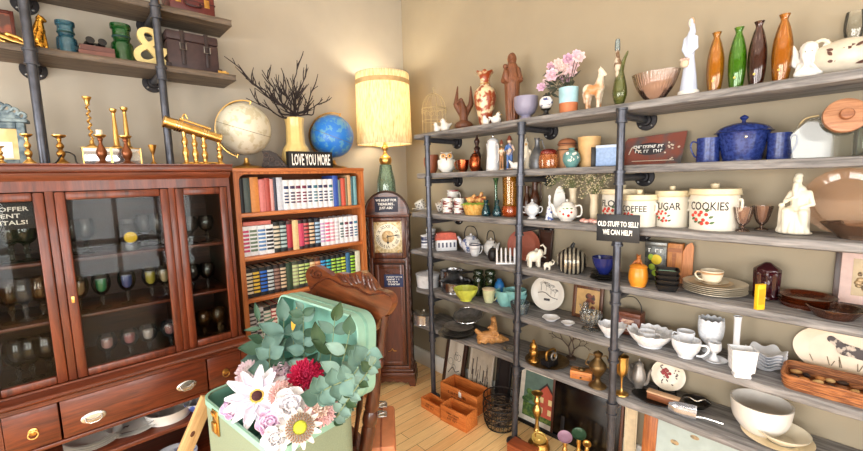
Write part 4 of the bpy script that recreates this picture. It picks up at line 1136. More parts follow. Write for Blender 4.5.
# ------------------------------------------------------------------ placing things on the shelves
def slide(c, y):
    """move a spot along the line of sight to another depth on its board"""
    d = c-CAM; t = (c.y-y)/d.y; c.x -= d.x*t; c.y = y
    return 1-t
def slid(c, r, h, y):
    f = slide(c, y); return c, r*f, CAM.z+(c.z+h-CAM.z)*f-c.z
def itm(px, pyt, wpx, k, y=None, pyb=None, zs=None):
    """where a thing stands on board k, its radius and its height"""
    z0 = ZS[k] if zs is None else zs
    if pyb is not None:
        pb = px-(px-490)/(3600-pyb)*(pyb-pyt)/2
        q = onZ(pb, pyb, z0); r = rad(q, wpx); d = (q-CAM); d.z = 0; d.normalize(); c = q+d*r
        r *= slide(c, min(c.y, -r*.75-.004))
    else:
        c = onY(px, 150, y)
        for _ in (0, 1):
            b = proj((c.x, c.y, z0))[1]; c = onY(px, (b+pyt)/2, y)
        c = V(c.x, c.y, z0); r = rad(c, wpx)
    v = ray(px, pyt); hd = math.hypot(c.x-CAM.x, c.y-CAM.y); h = CAM.z+v.z/math.hypot(v.x, v.y)*hd-z0
    return c, r, h
def face(c): return math.atan2(CAM.x-c.x, -(CAM.y-c.y))        # rotation that turns a front (-y) to the viewpoint
def sc(prof, r, h): return [(a*r, b*h) for a, b in prof]
def hol(out, th, n=3):
    """closed profile of a hollow vessel from its outer profile"""
    o = sp(out, n) if n else list(out)
    inn = [(max(.0005, a-th), max(b, out[0][1]+th)) for a, b in o]
    inn = [p for p in inn][::-1]
    return o+inn
def vessel(name, label, categ, c, prof, r, h, m, th=.003, n=3, seg=28, group=None, rz=0, ruffle=None, rib=0, ribn=0, open_=True, pname='body', solo_=True):
    P = sc(prof, r, h)
    q = hol(P, th, n) if open_ else sp(P, n)
    mb = MB().lathe(q, seg, ruffle=ruffle, rib=rib, ribn=ribn)
    if solo_: return solo(name, mb, m, label, categ, c, rz, group)
    t = thing(name, label, categ, c, rz, group); part(pname, mb, m, t); return t
def handle(mb, x0, z0, x1, z1, out, r, ang=0, n=4):
    """loop handle in the local xz plane, leaving at x0,z0 and coming back at x1,z1"""
    pts = cat([V(x0, 0, z0), V(x0+out*.75, 0, z0+(z0-z1)*.08), V(x0+out, 0, (z0*1.4+z1*.6)/2), V(x1+out*.75, 0, z1+(z0-z1)*.12), V(x1, 0, z1)], n)
    return mb.tube(pts, r, 8, mx=Matrix.Rotation(ang, 4, 'Z'))
def cup(label, c, r, h, m, ang=0, group=None, name='cup', prof=None, rz=0, th=.0025, rib=0, ribn=0, categ='cup', hm=None):
    pr = prof or [(.001, 0), (.55, 0), (.6, .04), (.8, .25), (.97, .75), (1, 1)]
    t = thing(name, label, categ, c, rz, group)
    part('bowl' if categ == 'cup' else 'body', MB().lathe(hol(sc(pr, r, h), th), 28, rib=rib, ribn=ribn), m, t)
    part('handle', handle(MB(), r*.93, h*.82, r*.72, h*.2, r*.55, max(.0022, r*.085), ang), hm or m, t)
    return t
def teapot(label, c, r, h, m, ang, group=None, name='teapot', body=None, lidm=None, spout=True, tall=False, hm=None, knobm=None, bail=None):
    t = thing(name, label, 'teapot', c, 0, group); hb = h*.78
    pr = body or [(.001, 0), (.6, 0), (.62, .04), (.92, .25), (1, .5), (.9, .8), (.62, .96), (.55, 1)]
    part('body', MB().lathe(sp(sc(pr, r, hb), 3)+[(.001, hb)], 30), m, t)
    rt = pr[-1][0]*r
    l = part('lid', MB().lathe(sp([(.001, hb-.001), (rt*1.05, hb-.001), (rt*.95, hb+h*.05), (rt*.5, hb+h*.1), (.001, hb+h*.11)], 3), 24), lidm or m, t)
    part('knob', MB().ell((0, 0, hb+h*.16), (rt*.24, rt*.24, h*.06)), knobm or lidm or m, l)
    q = Matrix.Rotation(ang, 4, 'Z')
    if spout:
        part('spout', MB().tube(cat([V(-r*.8, 0, hb*.3), V(-r*1.2, 0, hb*.45), V(-r*1.4, 0, hb*.8), V(-r*1.65, 0, hb*.98)], 4), [r*.26*(1-.045*i) for i in range(13)], 10, mx=q), m, t)
    if bail:
        part('bail_handle', MB().tube(cat([V(-r*.7, 0, hb*.9), V(-r*.8, 0, hb*1.25), V(-r*.45, 0, hb*bail), V(r*.45, 0, hb*bail), V(r*.8, 0, hb*1.25), V(r*.7, 0, hb*.9)], 4), .003, 7, mx=q), hm or m, t)
    else:
        part('handle', handle(MB(), r*.78, hb*.86, r*.85, hb*.25, r*.65, r*.085, ang), hm or m, t)
    return t
def fig(name, label, categ, c, build, vox, m, rz=0, group=None, extra=None, smooth=4, pname='body'):
    """sculpted figure: one fused surface, plus painted parts"""
    mb = MB(); build(mb); me = blob(mb, vox, smooth, pname)
    if extra is None: return solo(name, me, m, label, categ, c, rz, group)
    t = thing(name, label, categ, c, rz, group); part(pname, me, m, t); extra(t); return t

# ------------------------------------------------------------------ top board, left to right
WIRE = mat((206, 190, 150), .4, .6, var=.1)
c, r, h = itm(431, 88, 25, 0, -.11); c.x += .03
t = thing('birdcage', 'small ivory wire birdcage ornament at the left end of the top board', 'birdcage', c)
mb = MB(); r *= .95
for k in range(12):
    a = 2*PI*k/12; q = [V(r*math.cos(a), r*math.sin(a), z) for z in (.004, h*.55)]
    q += [V(r*math.cos(b)*math.cos(a), r*math.cos(b)*math.sin(a), h*.55+h*.32*math.sin(b)) for b in (R(25), R(50), R(72), R(88))]
    mb.tube(q, .0011, 5)
part('bars', mb, WIRE, t)
part('hoops', MB().torus((0, 0, .003), r, .002, 28, 6).torus((0, 0, h*.3), r, .0015, 28, 6).torus((0, 0, h*.55), r*1.02, .002, 28, 6), WIRE, t)
part('finial', MB().tube([(0, 0, h*.86), (0, 0, h*.93)], .002, 6).torus((0, 0, 0), .008, .0016, 14, 5, mx=Matrix.Translation((0, 0, h*.965)) @ Matrix.Rotation(R(90), 4, 'X')), WIRE, t)
mb = MB()
for k in range(12):
    a = 2*PI*k/12; mb.torus((0, 0, 0), r*.2, .001, 10, 4, mx=Matrix.Translation((r*1.01*math.cos(a), r*1.01*math.sin(a), h*.49)) @ Matrix.Rotation(a+R(90), 4, 'Z') @ Matrix.Rotation(R(90), 4, 'X'))
part('scroll_band', mb, WIRE, t)
def bird(label, px, pyt, wpx, k, y, m, flip=1, group=None, beak=(200, 150, 60)):
    c, r, h = itm(px, pyt, wpx, k, y)
    def b(mb):
        mb.ell((0, 0, h*.36), (r*.8, r*.6, h*.36)); mb.ell((flip*r*.35, 0, h*.78), h*.2); limb(mb, [(flip*r*.1, 0, h*.5), (flip*r*.33, 0, h*.75)], [h*.24, h*.17])
        limb(mb, [(-flip*r*.4, 0, h*.4), (-flip*r*1.1, 0, h*.62)], [h*.16, h*.06]); mb.ell((0, 0, h*.06), (r*.5, r*.45, h*.07))
    def ex(t):
        part('beak', MB().lathe([(.001, 0), (h*.06, 0), (.0005, h*.16)], 8, mx=Matrix.Translation((flip*(r*.35+h*.17), 0, h*.78)) @ Matrix.Rotation(flip*R(90), 4, 'Y')), mat(beak, .4), t)
        part('eyes', MB().ell((flip*(r*.35+h*.1), -h*.16, h*.83), h*.03, n=8, m=6), DARKINK, t)
    return fig('bird_figurine', label, 'figurine', c, b, max(.0016, h*.045), m, face(c), group, ex)
bird('small white china bird with a yellow beak beside the wire birdcage', 445, 118, 12, 0, -.15, WHITE, -1)
bird('tiny white china bird with spread tail in front of the wire birdcage', 437, 122, 8, 0, -.18, WHITE, -1)
c, r, h = itm(463.5, 86, 20, 0, -.15)
def eagle(mb):
    mb.ell((0, 0, h*.1), (r*.95, r*.8, h*.12)); limb(mb, [(0, 0, h*.1), (0, 0, h*.45), (-r*.15, 0, h*.62)], [r*.45, r*.4, r*.26])
    mb.ell((-r*.25, -r*.1, h*.68), r*.22); limb(mb, [(-r*.4, -r*.1, h*.67), (-r*.75, -r*.15, h*.6)], [r*.1, r*.03])
    for s, tx, tz in ((1, .75, .99), (-1, -.55, 1.0)):
        limb(mb, [(s*r*.2, r*.1, h*.35), (s*r*.75, r*.15, h*.6), (tx*r, r*.2, h*tz)], [r*.3, r*.28, r*.07])
        for q in range(3): limb(mb, [(s*r*.6, r*.15, h*(.45+.08*q)), (s*r*(.95-.1*q), r*.2, h*(.55+.12*q))], [r*.14, r*.04])
    for q in (-1, 0, 1): limb(mb, [(q*r*.1, r*.2, h*.3), (r*.3*q, r*.3, h*.04)], [r*.2, r*.14])
fig('eagle_carving', 'brown wooden eagle carving with raised wings on the top board', 'carving', c, eagle, .0035, wood((70, 38, 22), (118, 68, 40), 'z', 3, .5, .2), face(c), smooth=2)
c, r, h = itm(485, 71, 24, 0, -.14)
sat = two((150, 66, 34), (222, 200, 160), 26, .3, 0, .46, .56, detail=6)
t = vessel('vase', 'ornate rust and cream painted vase with a frilled rim, left of the carved madonna', 'vase', c, [(.001, 0), (.5, 0), (.5, .04), (.62, .15), (.9, .4), (1, .55), (.85, .66), (.5, .73), (.42, .8), (.5, .9), (.8, .98)], r*.92, h, sat, solo_=False, seg=36, ruffle=(7, .12, h*.86, h, h*.015))
part('gilt_bands', MB().torus((0, 0, h*.7), r*.52, .003, 28, 6).torus((0, 0, h*.03), r*.48, .003, 28, 6).torus((0, 0, h*.77), r*.42, .0025, 28, 6), BRASS, t)
bird('plump white china bird before the painted vase', 496, 112, 13, 0, -.19, WHITE, 1)
bird('smaller white china bird at the foot of the painted vase', 486, 115, 9, 0, -.2, WHITE, -1)
c, r, h = itm(512, 52, 20, 0, -.15)
def madonna(mb):
    limb(mb, [(0, 0, h*.04), (0, 0, h*.35), (0, 0, h*.6), (0, 0, h*.78)], [r*.55, r*.74, r*.82, r*.6])
    mb.ell((0, 0, h*.03), (r*.7, r*.65, h*.04)); mb.ell((0, -r*.1, h*.905), (r*.36, r*.36, h*.075)); mb.ell((0, r*.05, h*.9), (r*.46, r*.42, h*.095))
    for s in (-1, 1): limb(mb, [(s*r*.55, 0, h*.75), (s*r*.85, -r*.2, h*.6), (s*r*.2-r*.2, -r*.7, h*.58)], [r*.3, r*.28, r*.18])
    mb.ell((-r*.6, -r*.6, h*.66), (r*.34, r*.3, h*.085)); mb.ell((-r*.66, -r*.62, h*.785), r*.25)
    for q in range(6): a = R(200+30*q); limb(mb, [(r*.7*math.cos(a), r*.7*math.sin(a), h*.55), (r*.55*math.cos(a+.1), r*.55*math.sin(a+.1), h*.05)], [r*.1, r*.13])
    limb(mb, [(0, -r*.42, h*.9), (0, -r*.46, h*.885)], [r*.06, r*.08])
fig('madonna_carving', 'tall brown wooden carving of a robed woman holding a child on the top board', 'carving', c, madonna, .0035, wood((70, 36, 20), (140, 86, 54), 'z', 4, .45, .2), face(c), smooth=1)
c, r, h = itm(526, 97, 24, 0, -.17)
vessel('bowl', 'grey lavender footed bowl beside the wooden madonna', 'bowl', c, [(.001, 0), (.55, 0), (.5, .12), (.4, .2), (.75, .32), (.98, .6), (1, 1)], r, h, mat((140, 136, 158), .35, var=.05))
# the painted bird pot on its stand, the planter with peonies
c, r, h = itm(546, 93, 15, 0, -.2)
t = thing('figurine', 'small white and blue painted pot on a black stand between lavender bowl and planter', 'figurine', c)
part('stand', MB().lathe(sp([(.001, 0), (r*1.1, 0), (r*1.15, .006), (r*.4, .012), (r*.35, h*.25), (r*.7, h*.32), (.001, h*.33)], 2), 20), BLACK, t)
part('pot', MB().ell((0, 0, h*.6), (r*.95, r*.85, h*.28)), two((232, 230, 228), (70, 80, 130), 40, .3, 0, .55, .6), t)
part('lid', MB().ell((0, 0, h*.86), (r*.45, r*.45, h*.08)).ell((0, 0, h*.97), r*.12), BLACK, t)
c, r, h = itm(568.5, 88, 20, 0, -.17)
t = thing('planter', 'pale blue over terracotta cup shaped planter on the top board', 'planter', c)
part('base', MB().lathe(sp([(.001, 0), (r*.82, 0), (r*.88, .004), (r*.95, h*.42)], 2)+[(.001, h*.42)], 28), mat((190, 112, 70), .55), t)
part('glazed_rim', MB().lathe([(.001, h*.42), (r*.955, h*.42), (r, h), (r*.9, h), (r*.88, h*.6), (.001, h*.6)], 28), mat((156, 196, 206), .35), t)
PC = V(c.x, c.y, c.z+h*.62)
t = thing('flower_spray', 'pink peonies with dark leaves leaning left out of the blue and terracotta planter', 'flowers', PC)
rr = random.Random(21)
for k, (px, py, w) in enumerate(((579, 58, 13), (574, 66, 11), (568, 60, 12), (562, 70, 15), (552, 76, 14), (566, 78, 13), (547, 84, 11), (571, 73, 12), (541, 88, 9), (558, 64, 10), (576, 54, 8), (551, 67, 9))):
    e = onY(px, py, c.y+rr.uniform(-.05, .04))-PC; rp = rad(PC+e, w)*1.15; st = [V(0, 0, 0), e*.5+V(0, 0, .02), e]
    part('stem', MB().tube(cat(st, 4), .0018, 5), mat((60, 66, 46), .7), t)
    mb = MB(); q = Matrix.Translation(e) @ aim(PC+e, .4).to_matrix().to_4x4()
    for (n, el, L) in ((7, 15, 1), (6, 45, .85), (5, 68, .65)):
        for j in range(n):
            a = 2*PI*j/n+el; mb.sheet(petal(rp*L, rp*.8, .5, .15), 5, 4, .0008, q @ Matrix.Rotation(a, 4, 'Z') @ Matrix.Rotation(-R(el), 4, 'Y'))
    part('bloom', mb, mat((242-4*(k % 3), 218-10*(k % 3), 220-6*(k % 2)), .7, var=.15, scale=60), t)
for k in range(44):
    f = rr.uniform(.35, 1); b = V(-.06-.0*f, 0, .05)*f+V(rr.uniform(-.07, .06), rr.uniform(-.04, .04), rr.uniform(.0, .10)); e = b+V(rr.uniform(-.05, .05), rr.uniform(-.03, .03), rr.uniform(-.03, .04))
    mb = MB(); leafmesh(mb, b, e, .014, V(.3, -.8, .3)); part('leaf', mb, mat((52, 58, 46) if k % 2 else (84, 80, 70), .6), t)
c, r, h = itm(594, 67, 20, 0, -.16)
def horse(mb):
    for (x, y) in ((-.62, -.25), (-.5, .25), (.45, -.25), (.55, .25)): limb(mb, [(x*r, y*r, h*.42), (x*r*1.05, y*r, h*.2), (x*r, y*r, 0.006)], [h*.085, h*.042, h*.04])
    limb(mb, [(-r*.6, 0, h*.5), (0, 0, h*.47), (r*.5, 0, h*.52)], [h*.13, h*.125, h*.13])
    limb(mb, [(r*.5, 0, h*.56), (r*.66, 0, h*.75), (r*.7, 0, h*.88)], [h*.11, h*.07, h*.055]); limb(mb, [(r*.64, 0, h*.9), (r*.9, -r*.15, h*.84), (r*1.15, -r*.25, h*.78)], [h*.065, h*.05, h*.036])
    for s in (-1, 1): limb(mb, [(r*.66, s*h*.035, h*.93), (r*.64, s*h*.045, h*.99)], [h*.025, h*.01])
    limb(mb, [(-r*.75, 0, h*.55), (-r*.98, 0, h*.4), (-r*.95, 0, h*.2)], [h*.04, h*.05, h*.02])
fig('horse_figurine', 'palomino china horse figurine standing on the top board', 'figurine', c, horse, .0028, two((190, 134, 84), (232, 218, 198), 14, .3, 0, .42, .54), face(c)-R(8))
c, r, h = itm(620, 55, 16, 0, -.17)
t = thing('ewer', 'olive green glass ewer with a pale blue stopper and bird on the top board', 'ewer', c, face(c))
GG = glass((96, 104, 40), .08, .8)
part('body', MB().lathe(sp(sc([(.001, .04), (.5, .04), (.85, .16), (1, .28), (.8, .48), (.5, .66), (.42, .76), (.4, .8)], r*.95, h), 3)+[(.001, h*.8)], 28), GG, t)
part('spout', MB().tube(cat([V(r*.1, 0, h*.7), V(r*.4, 0, h*.88), V(r*.9, 0, h*1.06)], 4), [r*.34, r*.33, r*.3, r*.27, r*.24, r*.2, r*.18, r*.15, r*.06], 10), GG, t)
part('feet', MB().ell((-r*.5, -r*.3, h*.03), (r*.24, r*.22, h*.035)).ell((r*.5, -r*.3, h*.03), (r*.24, r*.22, h*.035)).ell((0, r*.5, h*.03), (r*.24, r*.22, h*.035)), DKBRASS, t)
def ex(mb):
    mb.ell((-r*.35, -r*.2, h*.82), (r*.5, r*.45, h*.14)); mb.ell((-r*.3, -r*.2, h*.62), (r*.32, r*.3, h*.1)); limb(mb, [(-r*.35, -r*.2, h*.95), (-r*.45, -r*.2, h*1.1)], [r*.3, r*.2])
mb = MB(); ex(mb); part('bird', blob(mb, .003, 3, 'bird'), two((104, 76, 50), (196, 180, 160), 40, .4, 0, .45, .55), t)
part('stopper', MB().lathe(sp(sc([(.001, 1.08), (.3, 1.08), (.34, 1.13), (.3, 1.26), (.22, 1.3), (.001, 1.31)], r, h), 2), 18, c=(-r*.42, -r*.2, 0)), glass((170, 196, 206), .08, .5), t)
c, r, h = itm(655, 73, 50, 0, -.15)
PKG = glass((250, 190, 165), .05, .16, (255, 226, 212))
t = vessel('glass_bowl', 'pink ribbed glass oval bowl on the top board', 'bowl', c, [(.001, 0), (.42, 0), (.4, .12), (.5, .2), (.8, .55), (1, 1)], r, h, PKG, seg=88, rib=.014, ribn=44, th=.004); t.scale = (1, .66, 1)
c, r, h = itm(690, 17, 22, 0, -.16)
def lady(mb):
    limb(mb, [(0, 0, h*.06), (0, 0, h*.3), (0, 0, h*.52)], [r*.88, r*.66, r*.42]); limb(mb, [(0, 0, h*.52), (0, 0, h*.7), (0, 0, h*.8)], [r*.42, r*.5, r*.3])
    mb.ell((0, 0, h*.035), (r, r*.9, h*.045)); limb(mb, [(0, 0, h*.8), (0, -r*.05, h*.88)], [r*.16, r*.14]); mb.ell((-r*.05, -r*.08, h*.925), (r*.26, r*.27, h*.058)); limb(mb, [(0, r*.1, h*.95), (r*.25, r*.15, h*.8)], [r*.24, r*.2])
    for s in (-1, 1): limb(mb, [(s*r*.48, 0, h*.74), (s*r*.62, -r*.25, h*.6), (-r*.25, -r*.62, h*.5)], [r*.2, r*.17, r*.1])
def lx(t):
    mb = MB().ell((-r*.35, -r*.68, h*.42), (r*.42, r*.34, h*.055)); part('basket', mb, mat((206, 186, 160), .5), t)
    mb = MB()
    for q in range(8): mb.ell((-r*.35+r*.32*math.cos(q*.8), -r*.72+r*.22*math.sin(q*.8), h*.465), r*.14, n=8, m=6)
    part('posy', mb, two((214, 160, 150), (226, 206, 190), 60, .5), t)
    mb = MB().lathe(sp([(r*.95, h*.015), (r*1.04, h*.03), (r*1.0, h*.075), (r*.9, h*.08)], 2), 24); part('flounce', mb, WHITE, t)
    part('hair', MB().ell((r*.02, r*.06, h*.935), (r*.28, r*.27, h*.06)).ell((r*.12, r*.2, h*.86), (r*.2, r*.16, h*.06)), mat((176, 150, 120), .5), t); part('face', MB().ell((-r*.06, -r*.2, h*.92), (r*.17, r*.17, h*.042)), mat((232, 206, 184), .4), t)
fig('lady_figurine', 'tall white and pale blue porcelain lady with flower basket on the top board', 'figurine', c, lady, .0035, mat((190, 199, 218), .25, var=.05), face(c)-R(10), extra=lx)
VP_ = [(.001, 0), (.62, 0), (.68, .02), (.9, .2), (1, .42), (.92, .62), (.6, .82), (.36, .91), (.4, .955), (.55, 1)]
for (px, pyt, w, col, lb) in ((715.5, 33, 18, (206, 130, 20), 'amber bubble glass bottle vase, shortest of the four tall ones on the top board'), (737.5, 28, 19, (84, 150, 20), 'bright green bubble glass bottle vase on the top board'), (757.5, 22, 20, (84, 44, 34), 'dark amethyst brown bubble glass bottle vase on the top board'), (782.5, 15, 22, (204, 122, 16), 'tallest amber bubble glass bottle vase, beside the white cherub')):
    c, r, h = itm(px, pyt, w, 0, -.15)
    t = thing('glass_vase', lb, 'vase', c, 0, 'coloured bottle vases on the top board')
    part('body', MB().lathe(hol(sc(VP_, r, h), .004), 28), glass(col, .06, .72), t)
    part('sticker', MB().lathe([(.001, 0), (r*.14, 0), (r*.12, .0008), (.001, .001)], 12, mx=Matrix.Rotation(face(c)-R(14), 4, 'Z') @ Matrix.Translation((0, -r*.93, h*.2)) @ Matrix.Rotation(R(95), 4, 'X')), mat((222, 190, 90), .4), t)
c, r, h = itm(809, 37, 38, 0, -.16); r *= .85
def cherub(mb):
    mb.ell((0, 0, h*.14), (r*.9, r*.6, h*.15)); mb.ell((0, -r*.1, h*.32), (r*.55, r*.4, h*.14)); mb.ell((-r*.05, -r*.15, h*.6), (r*.56, r*.5, h*.27))
    for s in (-1, 1):
        limb(mb, [(s*r*.55, 0, h*.36), (s*r*.75, -r*.35, h*.14), (s*r*.2, -r*.6, h*.32)], [r*.22, r*.21, r*.15])
        mb.ell((s*r*.85, r*.35, h*.62), (r*.26, r*.12, h*.30), rot=(0, s*R(16), 0)); mb.ell((s*r*1.05, r*.35, h*.48), (r*.2, r*.1, h*.2), rot=(0, s*R(30), 0)); limb(mb, [(s*r*.4, r*.3, h*.35), (s*r*.8, r*.35, h*.55)], [r*.18, r*.18])
        mb.ell((s*r*.26, -r*.62, h*.44), (r*.14, r*.1, h*.08)); mb.ell((s*r*.3-r*.05, -r*.5, h*.54), (r*.16, r*.14, h*.07))
    mb.ell((-r*.05, -r*.68, h*.56), (r*.07, r*.08, h*.035))
    for q in range(14): a = q*PI/7; mb.ell((-r*.05+r*.5*math.cos(a), -r*.08+r*.12*math.sin(a), h*.7+h*.17*math.sin(a)), r*.15, n=8, m=6)
def chx(t):
    part('features', MB().ell((-r*.25, -r*.6, h*.64), (r*.05, r*.03, h*.018), n=8, m=6).ell((r*.15, -r*.6, h*.64), (r*.05, r*.03, h*.018), n=8, m=6), mat((120, 110, 100), .6), t)
fig('cherub_figurine', 'white china cherub resting its chin on its hands, on the top board', 'figurine', c, cherub, .0032, mat((222, 220, 215), .4, var=.03), face(c), extra=chx, smooth=2)
c, r, h = itm(852, 36, 44, 0, -.15)
t = thing('pitcher', 'cream china pitcher with brown leaf decoration lying sideways on the top board', 'pitcher', c, R(-6)); L = h*1.5; rp = h*.48
q = Matrix.Translation((-L*.5, 0, rp*1.0)) @ Matrix.Rotation(R(90), 4, 'Y') @ Matrix.Translation((0, 0, 0))
part('body', MB().lathe(hol(sc([(.001, 0), (.6, 0), (.75, .05), (.98, .3), (1, .5), (.8, .8), (.75, .95), (.85, 1)], rp, L), .004), 30, mx=q), mat((206, 196, 178), .35), t)
part('handle', MB().tube(cat([V(-L*.3, -.0, rp*1.9), V(-L*.42, 0, rp*2.2), V(-L*.62, -.0, rp*1.8), V(-L*.58, 0, rp*1.2), V(-L*.49, 0, rp*1.0)], 4), .006, 8), mat((226, 214, 194), .3), t)
rr = random.Random(3); mb = MB()
for k in range(16):
    a = R(rr.uniform(150, 215)); z = L*rr.uniform(.2, .8); p = q @ V(rp*.96*math.cos(a+R(90)), rp*.96*math.sin(a+R(90)), z)
    n_ = (p-V(p.x, 0, rp)).normalized(); leafmesh(mb, p+n_*.002, p+n_*.002+V(rr.uniform(-.03, .03), rr.uniform(-.004, .004), rr.uniform(-.012, .02)), .01, n_, 0, 4)
part('leaf_decoration', mb, mat((88, 56, 46), .5), t)
# tall clear goblet standing on the board behind the pitcher
c, r, h = itm(852, 22, 26, 0, -.03)
solo('glass_goblet', MB().lathe(hol(sc([(.001, 0), (.8, 0), (.75, .02), (.12, .06), (.1, .4), (.5, .5), (1, .75), (.85, 1)], .026, h+.03), .002), 24), glass((226, 222, 206), .03, .22), 'clear glass goblet behind the cream pitcher on the top board', 'goblet', V(c.x, -.034, c.z))

# ------------------------------------------------------------------ second board
c, r, h = itm(432, 155, 14, 1, -.13)
cup('brown pottery mug behind the white owl on the second board', c, r*.95, h, mat((146, 80, 50), .4), R(190), name='mug')
c, r, h = itm(446.5, 152, 18, 1, -.17)
def owl(mb):
    mb.ell((0, 0, h*.36), (r*.95, r*.85, h*.37)); mb.ell((0, -r*.08, h*.76), (r*.78, r*.7, h*.22))
    for s in (-1, 1): limb(mb, [(s*r*.4, 0, h*.9), (s*r*.6, 0, h*.99)], [r*.2, r*.06]); limb(mb, [(s*r*.8, 0, h*.55), (s*r*.85, r*.1, h*.2)], [r*.2, r*.1])
    mb.ell((0, 0, h*.03), (r*.6, r*.55, h*.04))
def owlx(t):
    for s in (-1, 1):
        e = part('eye', MB().lathe([(.001, 0), (r*.27, 0), (r*.25, .003), (.001, .004)], 18, mx=Matrix.Translation((s*r*.33, -r*.72, h*.79)) @ Matrix.Rotation(R(90), 4, 'X') @ Matrix.Rotation(s*R(18), 4, 'Y')), mat((208, 150, 70), .3), t)
        part('pupil', MB().ell((s*r*.34, -r*.78, h*.79), (r*.11, .003, r*.11)), BLACK, e)
    part('beak', MB().lathe([(.001, 0), (r*.13, 0), (.001, r*.4)], 10, mx=Matrix.Translation((0, -r*.72, h*.72)) @ Matrix.Rotation(R(150), 4, 'X')), mat((120, 70, 30), .4), t)
    part('brow', MB().tube(cat([V(-r*.6, -r*.55, h*.93), V(-r*.25, -r*.72, h*.88), V(0, -r*.76, h*.82), V(r*.25, -r*.72, h*.88), V(r*.6, -r*.55, h*.93)], 3), .0026, 6), mat((110, 62, 30), .5), t)
fig('owl_figurine', 'white china owl with amber eyes on the second board', 'owl', c, owl, .003, mat((232, 230, 222), .35, var=.05, scale=60), face(c), extra=owlx)
c, r, h = itm(463, 160, 12, 1, -.19)
cup('small copper cup next to the white owl', c, r, h*1.0, COPPER, R(200))
c, r, h = itm(475, 157, 13, 1, -.18)
teapot('small copper teapot with a long spout on the second board', c, r*.9, h*1.45, COPPER, R(-25), lidm=COPPER)
c, r, h = itm(477, 134, 11, 1, -.09)
solo('pepper_mill', MB().lathe(sp(sc([(.001, 0), (.9, 0), (1, .05), (.6, .18), (.75, .4), (.45, .55), (.6, .62), (.3, .68), (.45, .76), (.5, .82), (.2, .9), (.15, 1), (.001, 1)], r, h), 3), 24), wood((38, 18, 14), (70, 36, 26), 'z', 3, .35), 'dark turned wooden pepper mill behind the copper teapot', 'mill', c)
c, r, h = itm(493, 134, 15, 1, -.15)
teapot('tall white enamel coffee pot with glass knob on the second board', c, r*.95, h, mat((226, 226, 228), .25), R(-20), name='coffee_pot', body=[(.001, 0), (1, 0), (1, .03), (.88, .5), (.74, 1)], knobm=SILVER)
c, r, h = itm(509.5, 137, 12, 1, -.17)
def boyfig(mb):
    for s in (-1, 1): limb(mb, [(s*r*.28, 0, h*.5), (s*r*.3, -r*.05, h*.25), (s*r*.32, -r*.15, h*.06)], [r*.28, r*.24, r*.2]); limb(mb, [(s*r*.5, 0, h*.74), (s*r*.75, -r*.3, h*.6), (s*r*.4, -r*.6, h*.55)], [r*.18, r*.16, r*.12])
    limb(mb, [(0, 0, h*.5), (0, 0, h*.74)], [r*.42, r*.4]); mb.ell((0, -r*.05, h*.87), r*.34); mb.ell((0, 0, h*.03), (r*.85, r*.7, h*.03))
def bx_(t): part('hat', MB().lathe(sp([(.001, h*.9), (r*.5, h*.9), (r*.36, h*.95), (r*.2, h*1.03), (.001, h*1.05)], 2), 16), mat((120, 60, 40), .6), t)
fig('gnome_figurine', 'painted china gnome in a blue coat left of the second pipe', 'figurine', c, boyfig, .0028, two((60, 100, 160), (220, 190, 160), 22, .35, 0, .5, .58), face(c), extra=bx_)
c, r, h = itm(501.5, 141, 8, 1, -.2)
fig('gnome_figurine', 'little ochre china gnome beside the white coffee pot', 'figurine', c, boyfig, .0028, two((150, 100, 50), (226, 206, 180), 22, .35, 0, .5, .58), face(c), extra=bx_)
c, r, h = itm(526, 139, 13, 1, -.15)
def parrot(mb):
    limb(mb, [(0, 0, h*.1), (0, 0, h*.45), (0, 0, h*.72)], [r*.6, r*.7, r*.4]); mb.ell((0, -r*.1, h*.84), r*.42); limb(mb, [(0, r*.0, h*.96), (r*.1, r*.2, h*1.04)], [r*.2, r*.06]); mb.ell((0, 0, h*.04), (r*.8, r*.8, h*.05))
    for s in (-1, 1): limb(mb, [(s*r*.6, 0, h*.6), (s*r*.75, r*.1, h*.25)], [r*.25, r*.12])
fig('parrot_figurine', 'cream china parrot just right of the second pipe', 'figurine', c, parrot, .0026, mat((226, 216, 196), .35), face(c), extra=lambda t: part('beak', MB().ell((0, -r*.5, h*.82), (r*.14, r*.18, r*.2)), mat((190, 140, 60), .4), t))
c, r, h = itm(517, 160, 14, 1, -.215)
def swan(mb):
    mb.ell((0, 0, h*.4), (r*.95, r*.55, h*.4)); limb(mb, [(r*.6, 0, h*.5), (r*.9, 0, h*.9), (r*1.15, 0, h*1.15)], [h*.22, h*.13, h*.1]); limb(mb, [(-r*.6, 0, h*.5), (-r*1.15, 0, h*.95)], [h*.25, h*.08])
solo('china_boat', blob((lambda m: (swan(m), m)[1])(MB()), .0026, 3), WHITE, 'small white china swan dish at the foot of the painted gnomes', 'dish', c, face(c))
c, r, h = itm(537, 138, 16, 1, -.12)
t = vessel('jug', 'grey galvanised metal jug with narrow neck on the second board', 'jug', c, [(.001, 0), (.95, 0), (1, .04), (.9, .4), (.4, .68), (.3, .75), (.3, .92), (.42, 1)], r, h, mat((120, 122, 126), .4, .7, var=.25), solo_=False)
part('handle', handle(MB(), r*.3, h*.9, r*.75, h*.5, r*.5, .003, R(10)), mat((120, 122, 126), .4, .7, var=.25), t)
c, r, h = itm(548.5, 149, 19, 1, -.2)
t = vessel('glass_jar', 'red and amber hobnail glass jar with lid before the grey jug', 'jar', c, [(.001, 0), (.8, 0), (.95, .1), (1, .4), (.92, .7), (.8, .74)], r, h, glass((196, 110, 50), .1, .85), open_=False, solo_=False, rib=.04, ribn=14, seg=56)
part('lid', MB().lathe(sp(sc([(.001, .72), (.85, .72), (.9, .8), (.7, .95), (.3, 1), (.001, 1.0)], r, h), 2), 40, rib=.04, ribn=12), glass((150, 40, 30), .1, .85), t)
